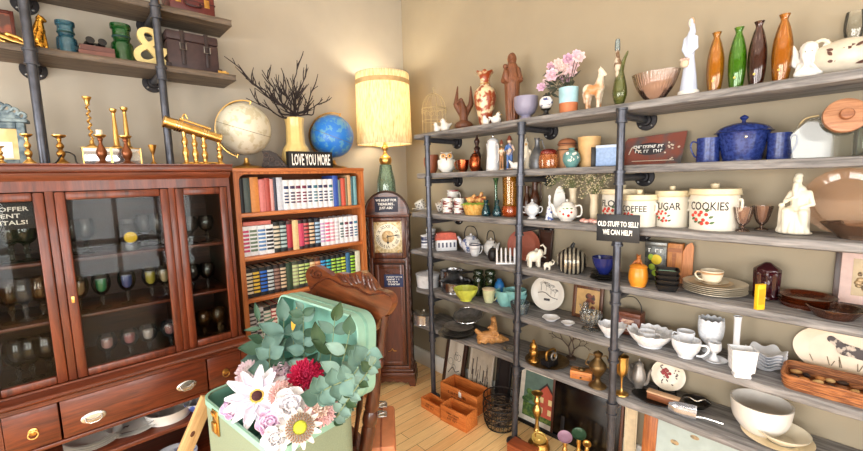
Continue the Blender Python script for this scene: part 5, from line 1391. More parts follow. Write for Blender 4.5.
c, r, h = itm(567, 138, 21, 1, -.12)
t = vessel('pottery_jar', 'tan pottery jar with brown banded lid behind the teal vase', 'jar', c, [(.001, 0), (.8, 0), (.85, .04), (1, .3), (.95, .62), (.75, .74)], r, h, mat((170, 126, 90), .5), open_=False, solo_=False)
part('lid', MB().lathe(sp(sc([(.001, .74), (.82, .74), (.9, .8), (.8, .9), (.5, .97), (.001, 1)], r, h), 2), 28), mat((150, 96, 66), .45), t)
part('bands', MB().torus((0, 0, h*.6), r*.955, .0025, 30, 6).torus((0, 0, h*.8), r*.9, .0025, 30, 6), mat((70, 40, 30), .5), t)
c, r, h = itm(571.5, 148, 18, 1, -.205)
t = vessel('vase', 'round teal pottery vase with white blossoms before the tan jar', 'vase', c, [(.001, 0), (.5, 0), (.6, .04), (.95, .3), (1, .5), (.8, .75), (.35, .88), (.3, .94), (.4, 1)], r, h, mat((96, 140, 138), .4), solo_=False)
mb = MB()
for k in range(9):
    a = face(c)-R(90)-R(35)+R(9*k)+rr.uniform(-.1, .1); z = h*rr.uniform(.35, .72); p = V(r*.95*math.cos(a), r*.95*math.sin(a), z)
    for j in range(5): mb.ell(p+V(.004*math.cos(j*1.26), 0, .004*math.sin(j*1.26)), (.003, .003, .003), n=6, m=5)
part('blossom_decoration', mb, mat((232, 230, 220), .5), t)
c, r, h = itm(589, 137, 23, 1, -.12)
vessel('stoneware_crock', 'plain tan stoneware crock left of the pale blue box', 'crock', c, [(.001, 0), (.8, 0), (.84, .03), (.95, .5), (.98, .85), (1, .9), (1, 1)], r, h, mat((206, 166, 112), .5), th=.008)
c, r, h = itm(598, 147, 14, 1, -.19)
solo('book', MB().b2((-r, -.006, 0), (r, .006, h*1.0), .001), BLACK, 'thin black booklet standing between the tan crock and blue box', 'book', c, face(c)+R(10), rot=None)
c, r, h = itm(607.5, 145, 18, 1, -.2)
q = V(c.x, c.y, c.z)
t = thing('box', 'pale blue patterned box standing just left of the third pipe', 'box', q, R(6)); w_ = r*1.25
part('box_body', MB().b2((-w_, -.015, 0), (w_, .015, h*.98), .002), mat((140, 166, 206), .5, var=.15, scale=80), t)
part('lid', MB().b2((-w_-.001, -.0165, h*.86), (w_+.001, .0165, h), .002), mat((184, 200, 222), .5), t)
# rusty tin sign
a0 = onY(624, 160, -.10); a1 = onY(684, 160, -.06); wd = (a1-a0).length; ang = math.atan2(a1.y-a0.y, a1.x-a0.x)
cc_, _, hh = itm(655, 133, 60, 1, -.08)
t = thing('tin_sign', 'rusty red tin sign with worn pale lettering on the second board', 'sign', V((a0.x+a1.x)/2, (a0.y+a1.y)/2, ZS[1]), 0, rot=(R(-9), 0, ang))
part('plate', MB().prism([(-wd/2, 0), (wd/2*.9, 0), (wd/2*1.05, hh*1.02), (-wd/2*.9, hh*.9), (-wd/2, hh*.78)], .004), two((120, 56, 38), (70, 66, 66), 14, .6, .2, .44, .62, detail=8, bump=.4), t)
part('lettering_ground', MB().ell((0, 0, 0), (wd*.27, .0006, hh*.2)), mat((34, 30, 34), .6, var=.3), t, loc=(-wd*.07, -.0022, hh*.52)); part('lettering', scribble(wd*.5, hh*.3, 2, 14, .5), INK, t, loc=(-wd*.1, -.0032, hh*.52), label='pale illegible lettering')
mb = MB(); mb.tube(cat([V(-wd*.42, -.003, hh*.36), V(-wd*.36, -.003, hh*.6), V(-wd*.28, -.003, hh*.5), V(-wd*.2, -.003, hh*.4)], 4), .0025, 5)
for k in range(12): x = wd*rr.uniform(.12, .42); mb.ell((x, -.003, hh*rr.uniform(.15, .9)), (.004, .001, .004), n=8, m=5)
mb.tube([(-wd*.36, -.003, hh*.13), (wd*.34, -.003, hh*.13)], .0018, 5); part('scrollwork', mb, mat((206, 190, 170), .6), t)
BLU = two((24, 38, 96), (46, 64, 130), 90, .25, 0, .4, .6)
c, r, h = itm(708, 138, 24, 1, -.15)
cup('cobalt blue speckled mug left of the blue lidded pot', c, r, h, BLU, R(200), name='mug', prof=[(.001, 0), (.95, 0), (1, .04), (.97, .5), (1, 1)])
c, r, h = itm(779, 133, 25, 1, -.14)
cup('cobalt blue speckled mug right of the blue lidded pot', c, r, h, BLU, R(-15), name='mug', prof=[(.001, 0), (.95, 0), (1, .04), (.97, .5), (1, 1)])
c, r, h = itm(743, 115, 56, 1, -.125); r = min(r, .108)
t = thing('lidded_pot', 'large cobalt blue speckled pot with lid between two blue mugs', 'pot', c, face(c))
part('body', MB().lathe(sp(sc([(.001, 0), (.68, 0), (.72, .03), (.8, .2), (.94, .55), (1.0, .62)], r, h), 3)+[(.001, h*.62)], 40), BLU, t)
l = part('lid', MB().lathe(sp(sc([(.001, .62), (1.02, .62), (1.02, .65), (.85, .74), (.4, .82), (.001, .83)], r, h), 3), 40), BLU, t)
part('knob', MB().lathe(sp([(.001, h*.82), (r*.08, h*.82), (r*.07, h*.88), (r*.16, h*.93), (r*.13, h*.97), (.001, h*1.0)], 2), 18), BLU, l)
part('rivet', MB().ell((r*.1, -r*.93, h*.5), (.006, .004, .006)), SILVER, t)
c, r, h = itm(798, 118, 30, 1, -.045)
t = thing('ladle', 'pale long handled ladle behind the blue pot', 'ladle', V(c.x, -.03, c.z), 0)
part('bowl', MB().ell((-.045, 0, .022), (.03, .024, .021)), mat((206, 180, 130), .4, .3), t)
part('handle', MB().tube(cat([V(-.03, 0, .035), V(-.01, 0, h*.6), V(.01, 0, h*.95), V(.05, .0, h*1.02)], 4), .0035, 7), mat((206, 180, 130), .4, .3), t)
# glass canister lying with the wooden lid to the room
c, r, h = itm(824, 98, 60, 1, -.135)
t = thing('glass_canister', 'large square glass canister tipped toward the room with a wooden lid', 'canister', c, face(c)+R(10))
GC = glass((150, 150, 136), .04, .36, (226, 226, 214))
mb = MB().prism([(-.085, 0), (.08, 0), (.10, .055), (.09, .10), (.07, .128), (-.045, .128), (-.095, .075)], .16); part('jar', mb, GC, t)
q = Matrix.Translation((.028, -.085, .122)) @ Matrix.Rotation(R(78), 4, 'X')
part('neck', MB().lathe([(.052, -.03), (.052, .01), (.048, .01), (.048, -.03), (.052, -.03)], 28, mx=q), GC, t)
l = part('wooden_lid', MB().lathe(sp([(.001, .005), (.046, .005), (.053, .01), (.053, .022), (.046, .028), (.001, .031)], 2), 32, mx=q), wood((134, 88, 58), (186, 134, 98), 'x', 2, .45), t)
part('knob', MB().lathe(sp([(.001, .028), (.015, .028), (.018, .034), (.015, .042), (.001, .044)], 2), 20, mx=q), wood((116, 68, 42), (160, 108, 74), 'x', 2, .45), l)
c, r, h = itm(866, 118, 26, 1, -.12)
solo('glass_jar', MB().lathe(hol(sc([(.001, 0), (.9, 0), (1, .05), (1, .8), (.7, .92), (.75, 1)], r, h), .003), 28), glass((170, 176, 160), .05, .4), 'clear glass jar cut by the right frame edge on the second board', 'jar', c)
# ------------------------------------------------------------------ third board (z = 1.27)
for (px, pyt, w, lb, rz) in ((422, 194, 13, 'white china die with black spots tipped on a corner, left of the first pipe', 20), (441, 195, 12, 'white pierced china die tipped on a corner, right of the first pipe', 50)):
    c, r, h = itm(px, pyt, w, 2, -.14); a = r*1.25
    t = thing('die', lb, 'ornament', V(c.x, c.y, c.z), 0, rot=(R(18), R(-20), R(rz)))
    t.location = (c.x, c.y, c.z+a*.33)
    part('cube', MB().b2((-a/2, -a/2, 0), (a/2, a/2, a), a*.12), WHITE, t)
    mb = MB()
    for (u, v) in ((-.25, .25), (.25, .25), (0, .5), (-.25, .75), (.25, .75)):
        mb.ell((u*a, -a/2, v*a), (a*.09, .0012, a*.09), n=10, m=6); mb.ell((a/2, u*a, v*a), (.0012, a*.09, a*.09), n=10, m=6)
    for (u, v) in ((-.22, -.22), (.22, .22), (.22, -.22), (-.22, .22)): mb.ell((u*a, v*a, a), (a*.09, a*.09, .0012), n=10, m=6)
    part('spots', mb, BLACK, t)
t = solo('plate', MB().lathe(hol([(.001, 0), (.06, 0), (.062, .004), (.075, .012)], .0025, 2), 28), WHITE, 'small white saucer under the spotted dice by the first pipe', 'plate', (itm(424, 205, 20, 2, -.09)[0].x-.02, -.09, ZS[2]))
for (px, lb) in ((448, 'red and white china mug, left of the pair beside the hen basket'), (459, 'red and white china mug, right of the pair beside the hen basket')):
    c, r, h = itm(px, 198, 11, 2, -.17)
    k = cup(lb, c, r, h, two((226, 222, 214), (120, 40, 40), 16, .3, 0, .5, .56, stretch=(1, 1, 5)), R(200), 'pair of red and white mugs', prof=[(.001, 0), (.9, 0), (.95, .05), (.95, .5), (1, 1)], name='mug')
c, r, h = itm(453, 190, 12, 2, -.07)
cup('white cup with red rim behind the pair of red and white mugs', c, r, h, two((226, 222, 214), (150, 60, 60), 10, .3, 0, .5, .56, stretch=(1, 1, 6)), R(10))
# hen on a basket
c, r, h = itm(475, 191, 26, 2, -.16)
t = thing('covered_dish', 'china hen dish, a yellow basket with brown chickens on green leaves', 'dish', c, face(c))
part('basket', MB().lathe(hol(sc([(.001, 0), (.72, 0), (.76, .03), (.95, .42), (1, .46)], r, h), .003, 1), 56, rib=.025, ribn=20), two((206, 150, 70), (226, 180, 100), 70, .5), t)
mb = MB()
for k in range(18): a = 2*PI*k/18; leafmesh(mb, V(r*.5*math.cos(a), r*.5*math.sin(a), h*.5), V(r*1.12*math.cos(a), r*1.12*math.sin(a), h*.45), r*.4, V(0, 0, 1), .2, 5)
part('leaf_rim', mb, mat((150, 190, 80), .5), t)
def hens(mb):
    for (x, y, s) in ((-.3, -.1, .9), (.25, .1, 1.0), (.5, -.25, .8)):
        mb.ell((x*r, y*r, h*.62), (r*.36*s, r*.28*s, h*.17*s)); limb(mb, [(x*r+r*.15, y*r, h*.68), (x*r+r*.26, y*r-r*.05, h*.88*s)], [r*.2*s, r*.14*s]); limb(mb, [(x*r-r*.2, y*r, h*.65), (x*r-r*.42, y*r, h*.8*s)], [r*.16*s, r*.06])
        mb.ell((x*r+r*.26, y*r-r*.05, h*.93*s), (r*.05, r*.03, h*.05))
mb = MB(); hens(mb); part('hens', blob(mb, .0025, 2, 'hens'), two((150, 80, 44), (222, 170, 100), 40, .4, 0, .42, .58), t)
for (px, pyt, w, lb) in ((486, 200, 9, 'small dark teal glass bud vase next to the hen dish'), (497, 200, 9, 'small dark teal glass bud vase under the tall green neck')):
    c, r, h = itm(px, pyt, w, 2, -.19)
    vessel('bud_vase', lb, 'vase', c, [(.001, 0), (.8, 0), (1, .12), (.9, .4), (.45, .68), (.4, .8), (.62, 1)], r, h, glass((22, 82, 92), .06, .8), group='small teal bud vases', th=.002)
c, r, h = itm(496, 178, 7, 2, -.1)
vessel('bud_vase', 'tall slim green glass bud vase behind the teal bud vases', 'vase', c, [(.001, 0), (1, 0), (1, .03), (.5, .2), (.42, .8), (.8, 1)], r*1.1, h, glass((60, 120, 70), .06, .7), th=.002)
c, r, h = itm(510, 178, 15, 2, -.15)
t = vessel('glass_vase', 'tall amber glass vase with an orange foot left of the second pipe', 'vase', c, [(.001, .28), (.92, .28), (.94, .4), (1, .98), (1, 1)], r, h, glass((196, 132, 30), .06, .62), solo_=False)
part('foot', MB().lathe(sp(sc([(.001, 0), (.85, 0), (1.05, .06), (1.08, .18), (.92, .28), (.001, .285)], r, h), 2), 40, rib=.03, ribn=10), glass((204, 84, 24), .08, .8), t)
for (px, pyt, w, lb) in ((527, 186, 8, 'brown pottery pitcher, left of the pair behind the white lidded sugar bowl'), (535, 181, 11, 'taller brown pottery pitcher behind the white lidded sugar bowl')):
    c, r, h = itm(px, pyt, w, 2, -.06)
    t = vessel('pitcher', lb, 'pitcher', c, [(.001, 0), (.8, 0), (1, .3), (.9, .55), (.5, .75), (.6, 1)], r, h, mat((70, 38, 22), .25, var=.2), solo_=False, th=.002, group='brown pottery pitchers')
    part('handle', handle(MB(), r*.5, h*.92, r*.8, h*.4, r*.7, .003, R(0)), mat((70, 38, 22), .25, var=.2), t)
c, r, h = itm(532, 199, 18, 2, -.18)
t = thing('sugar_bowl', 'white lidded china sugar bowl with two handles right of the second pipe', 'sugar bowl', c, face(c))
part('body', MB().lathe(sp(sc([(.001, 0), (.6, 0), (.62, .04), (.4, .12), (.85, .3), (1, .48), (.85, .62)], r*.85, h), 3)+[(.001, h*.62)], 28), MILK, t)
part('handle', handle(MB(), r*.72, h*.58, r*.7, h*.3, r*.42, .0026), MILK, t); part('handle', handle(MB(), r*.72, h*.58, r*.7, h*.3, r*.42, .0026, PI), MILK, t)
l = part('lid', MB().lathe(sp(sc([(.001, .62), (.8, .62), (.75, .7), (.3, .8), (.1, .88), (.001, .88)], r*.85, h), 2), 24), MILK, t); part('knob', MB().ell((0, 0, h*.94), (r*.12, r*.12, h*.06)), MILK, l)
c, r, h = itm(549.5, 195, 9, 2, -.19)
t = thing('bell', 'blue and white china bell beside the cherry teapot', 'bell', c)
part('bell_body', MB().lathe(sp(sc([(.001, 0), (1, 0), (.95, .05), (.7, .3), (.55, .5), (.3, .56), (.001, .57)], r, h), 2), 24), two((226, 228, 234), (80, 100, 160), 60, .3, 0, .52, .58), t)
part('handle', MB().lathe(sp(sc([(.001, .56), (.22, .56), (.3, .7), (.18, .8), (.34, .92), (.15, 1), (.001, 1)], r, h), 2), 14), MILK, t)
c, r, h = itm(567, 199, 21, 2, -.18); r *= .98
t = teapot('white china teapot with red cherries and green leaves painted on it', c, r, h, WHITE, R(0)+face(c)*.6)
fa = face(c); mb = MB(); m2 = MB()
for (da, z, q) in ((-20, .34, .13), (8, .28, .15), (25, .42, .12), (-42, .45, .1)):
    a = fa-R(90)+R(da); mb.ell((r*.94*math.cos(a), r*.94*math.sin(a), h*z), (r*q, r*q, r*q), n=10, m=8)
for (da, z) in ((-30, .56), (-8, .58), (18, .57), (36, .52)):
    a = fa-R(90)+R(da); p = V(r*.93*math.cos(a), r*.93*math.sin(a), h*z); leafmesh(m2, p, p+V(r*.3*math.cos(a+1.5), r*.3*math.sin(a+1.5), .002), r*.18, V(math.cos(a), math.sin(a), 0), 0, 5)
part('cherries', mb, mat((190, 40, 40), .35), t); part('leaf_decoration', m2, mat((80, 120, 60), .5), t)
c, r, h = itm(559.5, 186, 12, 2, -.06)
t = solo('plaque', MB().prism([(-r, 0), (r, 0)]+[(r*math.cos(PI*i/12), h*.45+h*.55*math.sin(PI*i/12)) for i in range(13)], .012), WHITE, 'white arched china plaque standing behind the cherry teapot', 'plaque', c, face(c))
# two small vases with baby's breath
for (px, pyt, w, y, lb, pts) in ((573, 188, 9, -.08, "cream bud vase behind the cherry teapot", [(556, 176), (562, 170), (568, 178), (574, 172), (551, 181), (580, 180), (566, 185)]), (594, 194, 10, -.11, 'cream bud vase beside the flour crock', [(586, 182), (592, 174), (598, 186), (604, 178), (610, 172), (588, 190), (600, 190)])):
    c, r, h = itm(px, pyt, w, 2, y)
    vessel('bud_vase', lb, 'vase', c, [(.001, 0), (.6, 0), (.65, .05), (.85, .35), (.8, .6), (.75, .8), (1, 1)], r, h, mat((222, 206, 176), .4), th=.002)
    b = V(c.x, c.y, c.z+h*.5)
    t = thing('flower_spray', "spray of baby's breath in the %s" % lb, 'flowers', b); rr = random.Random(int(px)); mb = MB(); mf = MB()
    for (a, q) in [(a+u, q+v) for (a, q) in pts for (u, v) in ((0, 0), (5, -4), (-4, 4))]:
        e = onY(a, q, y-rr.uniform(-.02, .06))-b; mb.tube(cat([V(0, 0, 0), V(e.x*.3, e.y*.3, h*.5+e.z*.3), e], 4), .0009, 5)
        for k in range(9):
            p = e+V(rr.uniform(-.025, .025), rr.uniform(-.02, .02), rr.uniform(-.022, .022)); mb.tube([e*.8+V(0, 0, .004), p], .0006, 4); mf.ell(p, .0034, n=6, m=5)
    part('stems', mb, mat((120, 126, 84), .7), t); part('florets', mf, mat((206, 192, 156), .8, var=.2), t, stuff=True)
c, r, h = itm(591, 210, 24, 2, -.2)
rr = random.Random(8)
for k, (dx, dy, s) in enumerate(((-.7, 0, 1), (-.3, -.3, .9), (.1, 0, 1.1), (.5, -.25, .95), (.85, .1, .9), (-.1, .4, 1))):
    mb = MB(); n = 9; a0 = rr.uniform(0, 3); rs = r*.33*s
    m = Matrix.Rotation(a0, 4, 'Z')
    mb.lathe(sp([(.001, 0), (rs*.5, 0), (rs, rs*.35), (rs*.85, rs*.75), (rs*.4, rs*1.05), (.001, rs*1.1)], 2), 45, rib=.05, ribn=9, mx=m)
    solo('shell', mb, two((206, 130, 120), (232, 200, 190), 40, .5, 0, .4, .6), 'pink %s shell, %s of the heap left of the hanging black sign' % (('ribbed', 'small', 'large', 'pale', 'rosy', 'upper')[k], ('first', 'second', 'third', 'fourth', 'last', 'rearmost')[k]), 'shell', (c.x+dx*r, c.y+dy*.05, c.z), 0, 'heap of pink shells')
# the labelled crocks
def crock(word, px, pyt, w, y, lb):
    c, r, h = itm(px, pyt, w, 2, y)
    t = thing('crock', lb, 'crock', c, R(-7), 'lettered kitchen crocks'); hb = h*.78; CRK = mat((216, 210, 196), .3, var=.03)
    part('body', MB().lathe(sp([(.001, 0), (r*.9, 0), (r*.95, .004), (r*.97, hb*.5), (r*.97, hb*.95), (r*.93, hb)], 2)+[(.001, hb)], 40), CRK, t)
    l = part('lid', MB().lathe(sp([(.001, hb), (r*1.0, hb), (r*1.02, hb+.006), (r*1.0, hb+.022), (r*.9, hb+.026), (.001, hb+.028)], 2), 40), mat((222, 206, 170), .35, var=.04), t)
    part('knob', MB().lathe(sp([(.001, hb+.027), (r*.14, hb+.027), (r*.17, hb+.034), (r*.17, hb+.044), (.001, hb+.048)], 2), 16), mat((222, 206, 170), .35, var=.04), l)
    part('lettering', text_mesh(word, w=r*1.62, h=hb*.24, ext=.0008, bend=r*.975, bold=.012), DARKINK, t, loc=(0, 0, hb*.7), rot=(0, 0, R(5)))
    mb = MB(); m2 = MB(); rr = random.Random(len(word))
    for (u, v) in ((-.45, .42), (-.25, .3), (-.1, .44), (.08, .3), (.2, .46), (-.3, .5), (.02, .2), (.25, .22), (-.02, .52)):
        a = R(-90)+u*1.0-.15; p = V(r*.955*math.cos(a), r*.955*math.sin(a), hb*v); mb.ell(p, (r*.085, r*.085, r*.085), n=8, m=6)
    for (u, v) in ((-.5, .3), (.3, .36), (-.15, .2), (.15, .55), (.35, .2), (-.35, .22)):
        a = R(-90)+u-.15; p = V(r*.975*math.cos(a), r*.975*math.sin(a), hb*v); leafmesh(m2, p, p+V(r*.2*math.cos(a+1.5), r*.2*math.sin(a+1.5), hb*.06), r*.12, V(math.cos(a), math.sin(a), 0), 0, 4)
    part('apples', mb, mat((196, 56, 40), .4), t); part('leaf_decoration', m2, mat((74, 100, 56), .5), t)
    for s in (0, PI): part('lug_handle', handle(MB(), r*.93, hb*.86, r*.93, hb*.55, r*.16, .005, s), CRK, t)
crock('FLOUR', 622, 186, 42, -.095, 'white FLOUR crock behind the COFFEE crock, on the third board')
crock('COFFEE', 639, 193, 35, -.185, 'white COFFEE crock with red apples behind the hanging black sign')
crock('SUGAR', 672, 188, 35, -.12, 'white SUGAR crock with red apples on the third board')
crock('COOKIES', 714, 185, 52, -.13, 'large white COOKIES crock with red apples on the third board')
for (px, w, lb) in ((743, 22, 'pink glass sherbet dish next to the COOKIES crock'), (762, 22, 'pink glass sherbet dish beside the white bearded statue')):
    c, r, h = itm(px, 207 if px < 750 else 206, w, 2, -.16 if px < 750 else -.075)
    vessel('sherbet_dish', lb, 'dish', c, [(.001, 0), (.62, 0), (.6, .06), (.2, .14), (.22, .22), (.6, .4), (.95, .9), (1, 1)], r, h, PKG, seg=48, rib=.02, ribn=16, group='pink sherbet dishes')
c, r, h = itm(796, 173, 40, 2, -.14); r = min(r, .075)
def moses(mb):
    mb.ell((0, 0, h*.03), (r*.95, r*.75, h*.04)); limb(mb, [(r*.15, r*.2, h*.06), (r*.15, r*.2, h*.4)], [r*.6, r*.55])
    limb(mb, [(r*.15, r*.2, h*.42), (r*.2, r*.1, h*.62), (r*.15, r*.05, h*.72)], [r*.48, r*.52, r*.34]); limb(mb, [(r*.1, 0, h*.78), (r*.05, -r*.05, h*.86)], [r*.16, r*.16])
    mb.ell((r*.02, -r*.05, h*.89), (r*.24, r*.26, h*.09)); limb(mb, [(0, -r*.26, h*.82), (-r*.02, -r*.36, h*.72), (0, -r*.36, h*.62)], [r*.18, r*.17, r*.08]); mb.ell((r*.05, 0, h*.955), (r*.22, r*.22, h*.045))
    limb(mb, [(-r*.2, -r*.1, h*.4), (-r*.35, -r*.6, h*.38), (-r*.35, -r*.55, h*.08)], [r*.3, r*.27, r*.2]); limb(mb, [(r*.45, -r*.1, h*.4), (r*.5, -r*.55, h*.36), (r*.55, -r*.35, h*.08)], [r*.3, r*.27, r*.2])
    limb(mb, [(r*.62, 0, h*.68), (r*.85, -r*.1, h*.5), (r*.35, -r*.5, h*.44)], [r*.18, r*.15, r*.11]); limb(mb, [(-r*.25, 0, h*.68), (-r*.5, -r*.2, h*.54), (-r*.1, -r*.42, h*.6)], [r*.18, r*.15, r*.1])
    for q in range(7): a = R(200+22*q); limb(mb, [(r*.45*math.cos(a), r*.3+r*.5*math.sin(a)-r*.3, h*.36), (r*.85*math.cos(a), r*.7*math.sin(a), h*.05)], [r*.12, r*.14])
    limb(mb, [(-r*.75, -r*.1, h*.06), (-r*.7, -r*.1, h*.42)], [r*.14, r*.16]); mb.ell((-r*.7, -r*.15, h*.47), r*.18)
    mb.ell((r*.1, -r*.3, h*.9), (r*.05, r*.06, h*.02))
solo('bearded_statue', blob((lambda m: (moses(m), m)[1])(MB()), .0024, 1), mat((228, 220, 200), .5, var=.06), 'cream statue of a seated bearded man in flowing robes on the third board', 'statue', c, face(c)-R(12))
# pink depression glass
c, r, h = itm(846, 184, 84, 2, -.05)
q = V(2.47, -.075, ZS[2])
PKD = glass((248, 190, 150), .08, .24, (255, 222, 196))
t = solo('glass_plate', MB().lathe(hol([(.001, 0), (.08, 0), (.084, .004), (.116, .012)], .003, 2), 72, rib=.012, ribn=24), PKD, 'large pink patterned glass plate leaning on the wall behind the bearded statue', 'plate', q, 0, rot=(R(74), 0, 0)); t.location = (2.46, -.05, ZS[2]+.1135)
t = solo('glass_dish', MB().lathe(hol([(.001, 0), (.05, 0), (.055, .005), (.085, .035), (.1, .05)], .003, 2), 60, rib=.03, ribn=12), PKD, 'pink ruffled glass bowl before the leaning pink plate', 'dish', (2.505, -.155, ZS[2]))

# ------------------------------------------------------------------ sign hung on the third pipe
p = onY(617.5, 227, YF-.045); a0 = onY(597, 240, p.y); a1 = onY(638, 240, p.y); z1 = onY(617, 214.5, p.y).z
card('sign', 'OLD STUFF TO SELL?\nWE CAN HELP!', 'black hanging sign reading OLD STUFF TO SELL WE CAN HELP on the third pipe', 'sign', (p.x, p.y, a0.z), R(9), (a1-a0).length*.99, z1-a0.z, (a1-a0).length*.93, bg=(26, 26, 28), txth=(z1-a0.z)*.5, bold=.022)

# ------------------------------------------------------------------ fourth board (z = 1.007)
Z3 = 3
for (px, pyt, pyb, w, lb) in ((423, 227, 246, 9, 'blue and white striped canister, hindmost of three at the end of the fourth board'), (424, 234, 248, 10, 'short blue and white striped canister before the taller one on the fourth board'), (430.5, 232, 248, 8, 'blue and white striped canister behind the first pipe on the fourth board')):
    c, r, h = itm(px, pyt, w, Z3, None, pyb); c.x = max(c.x, XL[3]+r+.004)
    t = vessel('canister', lb, 'canister', c, [(.001, 0), (1, 0), (1, .85), (.9, .86)], r, h, two((226, 226, 230), (50, 56, 90), 9, .3, 0, .48, .52, stretch=(.2, .2, 6)), open_=False, n=1, solo_=False)
    part('lid', MB().lathe(sp(sc([(.001, .86), (1.05, .86), (1.0, .95), (.001, 1)], r, h), 2), 24), MILK, t)
c, r, h = itm(446, 232, 22, Z3, None, 252)
t = thing('cottage_teapot', 'white cottage shaped china box with a red roof on the fourth board', 'dish', c, face(c)+R(8))
part('walls', MB().b2((-r*.95, -r*.5, 0), (r*.95, r*.5, h*.6), .006), MILK, t)
part('roof', MB().prism([(-r*1.02, h*.58), (r*1.02, h*.58), (r*.86, h*.95), (r*.4, h), (-r*.4, h), (-r*.86, h*.95)], r*.9), mat((196, 90, 70), .5, var=.2, scale=50), t)
mb = MB()
for k in range(5): mb.b2((-r*.8+k*r*.36, -r*.5-.0015, h*.2), (-r*.64+k*r*.36, -r*.5+.001, h*.46))
part('windows', mb, mat((70, 74, 100), .4), t)
c, r, h = itm(471, 226, 24, Z3, None, 254); r *= .8
teapot('white enamel kettle with a wire bail and blue pattern', c, r, h*.72, two((228, 228, 232), (100, 120, 170), 24, .3, 0, .56, .62), R(10), name='kettle', bail=1.72, hm=IRON)
c, r, h = itm(475, 243, 13, Z3, None, 257)
cup('white cup with a dark stripe before the enamel kettle', c, r*.9, h, two((226, 226, 228), (40, 44, 70), 6, .3, 0, .54, .57, stretch=(.1, .1, 8)), R(10))
c, r, h = itm(491, 229, 18, Z3, None, 252); c, r, h = slid(c, r, h, min(c.y+.04, -r-.005))
teapot('white and brown enamel kettle with a tall bail behind the black kettle', c, r*.85, h*.66, two((228, 226, 222), (70, 50, 44), 5, .3, 0, .55, .6, stretch=(.1, .1, 6)), R(170), name='kettle', bail=1.75, hm=IRON)
c, r, h = itm(493, 246, 12, Z3, None, 262)
teapot('small black cast iron kettle next to the toast rack', c, r*.9, h, BLACK, R(160), name='kettle')
# toast rack
c, r, h = itm(508, 248, 22, Z3, None, 266)
t = thing('toast_rack', 'white china toast rack with a row of upright bars left of the second pipe', 'toast rack', c, face(c)+R(4)); r *= 1.15
part('base', MB().b2((-r, -r*.35, 0), (r, r*.35, .01), .003), MILK, t)
for k in range(6):
    x = -r*.9+1.8*r*k/5; part('bar', MB().tube(cat([V(x, -r*.28, .008), V(x, -r*.28, h*.7), V(x, 0, h*.98), V(x, r*.28, h*.7), V(x, r*.28, .008)], 4), .0042, 7), MILK, t)
# leaning terracotta plates and dark frame behind
for k, (px, w, lb) in enumerate(((521, 26, 'red terracotta plate leaning on the wall behind the toast rack'), (527, 24, 'second terracotta plate leaning beside the second pipe'))):
    c, r, h = itm(px, 230, w, Z3, -.035-.03*k); r = h*.5
    o = solo('plate', MB().lathe(hol([(.001, 0), (r*.6, 0), (r*.65, .004), (r, .014)], .004, 2), 36), mat((168-14*k, 84, 64), .5), lb, 'plate', c, 0, 'leaning terracotta plates', rot=(R(78), 0, R(4))); o.location = (c.x, c.y, c.z+r*.98)
c, r, h = itm(543, 230, 16, Z3, -.05)
def frame(name, label, categ, loc, rz, w, h, fm, inner, mw=.012, dep=.016, lean=8, paint=None, mat2=None, mwid=0):
    t = thing(name, label, categ, loc, 0, rot=(R(-lean), 0, rz))
    mb = MB(); mb.b2((-w/2, 0, 0), (-w/2+mw, dep, h), .002); mb.b2((w/2-mw, 0, 0), (w/2, dep, h), .002); mb.b2((-w/2+mw, 0, 0), (w/2-mw, dep, mw), .002); mb.b2((-w/2+mw, 0, h-mw), (w/2-mw, dep, h), .002)
    part('frame', mb, fm, t)
    if mwid: part('mount', MB().b2((-w/2+mw, dep*.45, mw), (w/2-mw, dep*.9, h-mw)), mat2, t)
    e = mw+mwid
    p = part('picture', MB().b2((-w/2+e, dep*.4, e), (w/2-e, dep*.85, h-e)), inner, t)
    if paint: paint(t, w-2*e, h-2*e, e, dep*.4)
    return t
DKW = wood((36, 22, 16), (70, 44, 30), 'z', 2, .4)
frame('picture_frame', 'small dark framed picture behind the larger white elephant', 'picture', c, 0, r*2.1, h, DKW, mat((70, 42, 30), .3), lean=8)
EL = mat((232, 226, 210), .35, var=.05)
def elephant(r, h):
    def b(mb):
        mb.ell((r*.1, 0, h*.5), (r*.62, r*.42, h*.27)); mb.ell((-r*.5, -r*.1, h*.62), (r*.32, r*.32, h*.22))
        for (x, y) in ((-.3, -.22), (-.28, .22), (.48, -.22), (.5, .22)): limb(mb, [(x*r, y*r, h*.4), (x*r, y*r, h*.02)], [r*.18, r*.15])
        limb(mb, [(-r*.7, -r*.15, h*.58), (-r*.98, -r*.2, h*.6), (-r*1.05, -r*.22, h*.85), (-r*.8, -r*.22, h*1.02), (-r*.6, -r*.2, h*.98)], [r*.15, r*.12, r*.1, r*.08, r*.07])
        for s in (-1, 1): mb.ell((-r*.3, s*r*.4, h*.64), (r*.26, r*.06, h*.22)); limb(mb, [(-r*.72, s*r*.18, h*.48), (-r*.95, s*r*.2, h*.42)], [r*.05, r*.03])
        limb(mb, [(r*.7, 0, h*.55), (r*.8, 0, h*.3)], [r*.05, r*.04])
    return b
c, r, h = itm(535, 246, 24, Z3, None, 269)
c, r, h = slid(c, r, h, max(c.y, -.21)); solo('elephant_figurine', blob((lambda m: (elephant(r, h)(m), m)[1])(MB()), .003, 2), EL, 'large white china elephant with raised trunk on the fourth board', 'elephant', c, face(c)+PI+R(20))
c, r, h = itm(548, 260, 12, Z3, None, 271)
solo('elephant_figurine', blob((lambda m: (elephant(r, h)(m), m)[1])(MB()), .0022, 2), EL, 'small white china elephant calf in front of the large one', 'elephant', c, face(c)+PI-R(10))
c, r, h = itm(572, 243, 33, Z3, None, 276); r *= .95; c, r, h = slid(c, r, h, min(c.y, -.1))
t = thing('gourd_vase', 'striped silver and black pottery gourd on the fourth board', 'ornament', c, face(c))
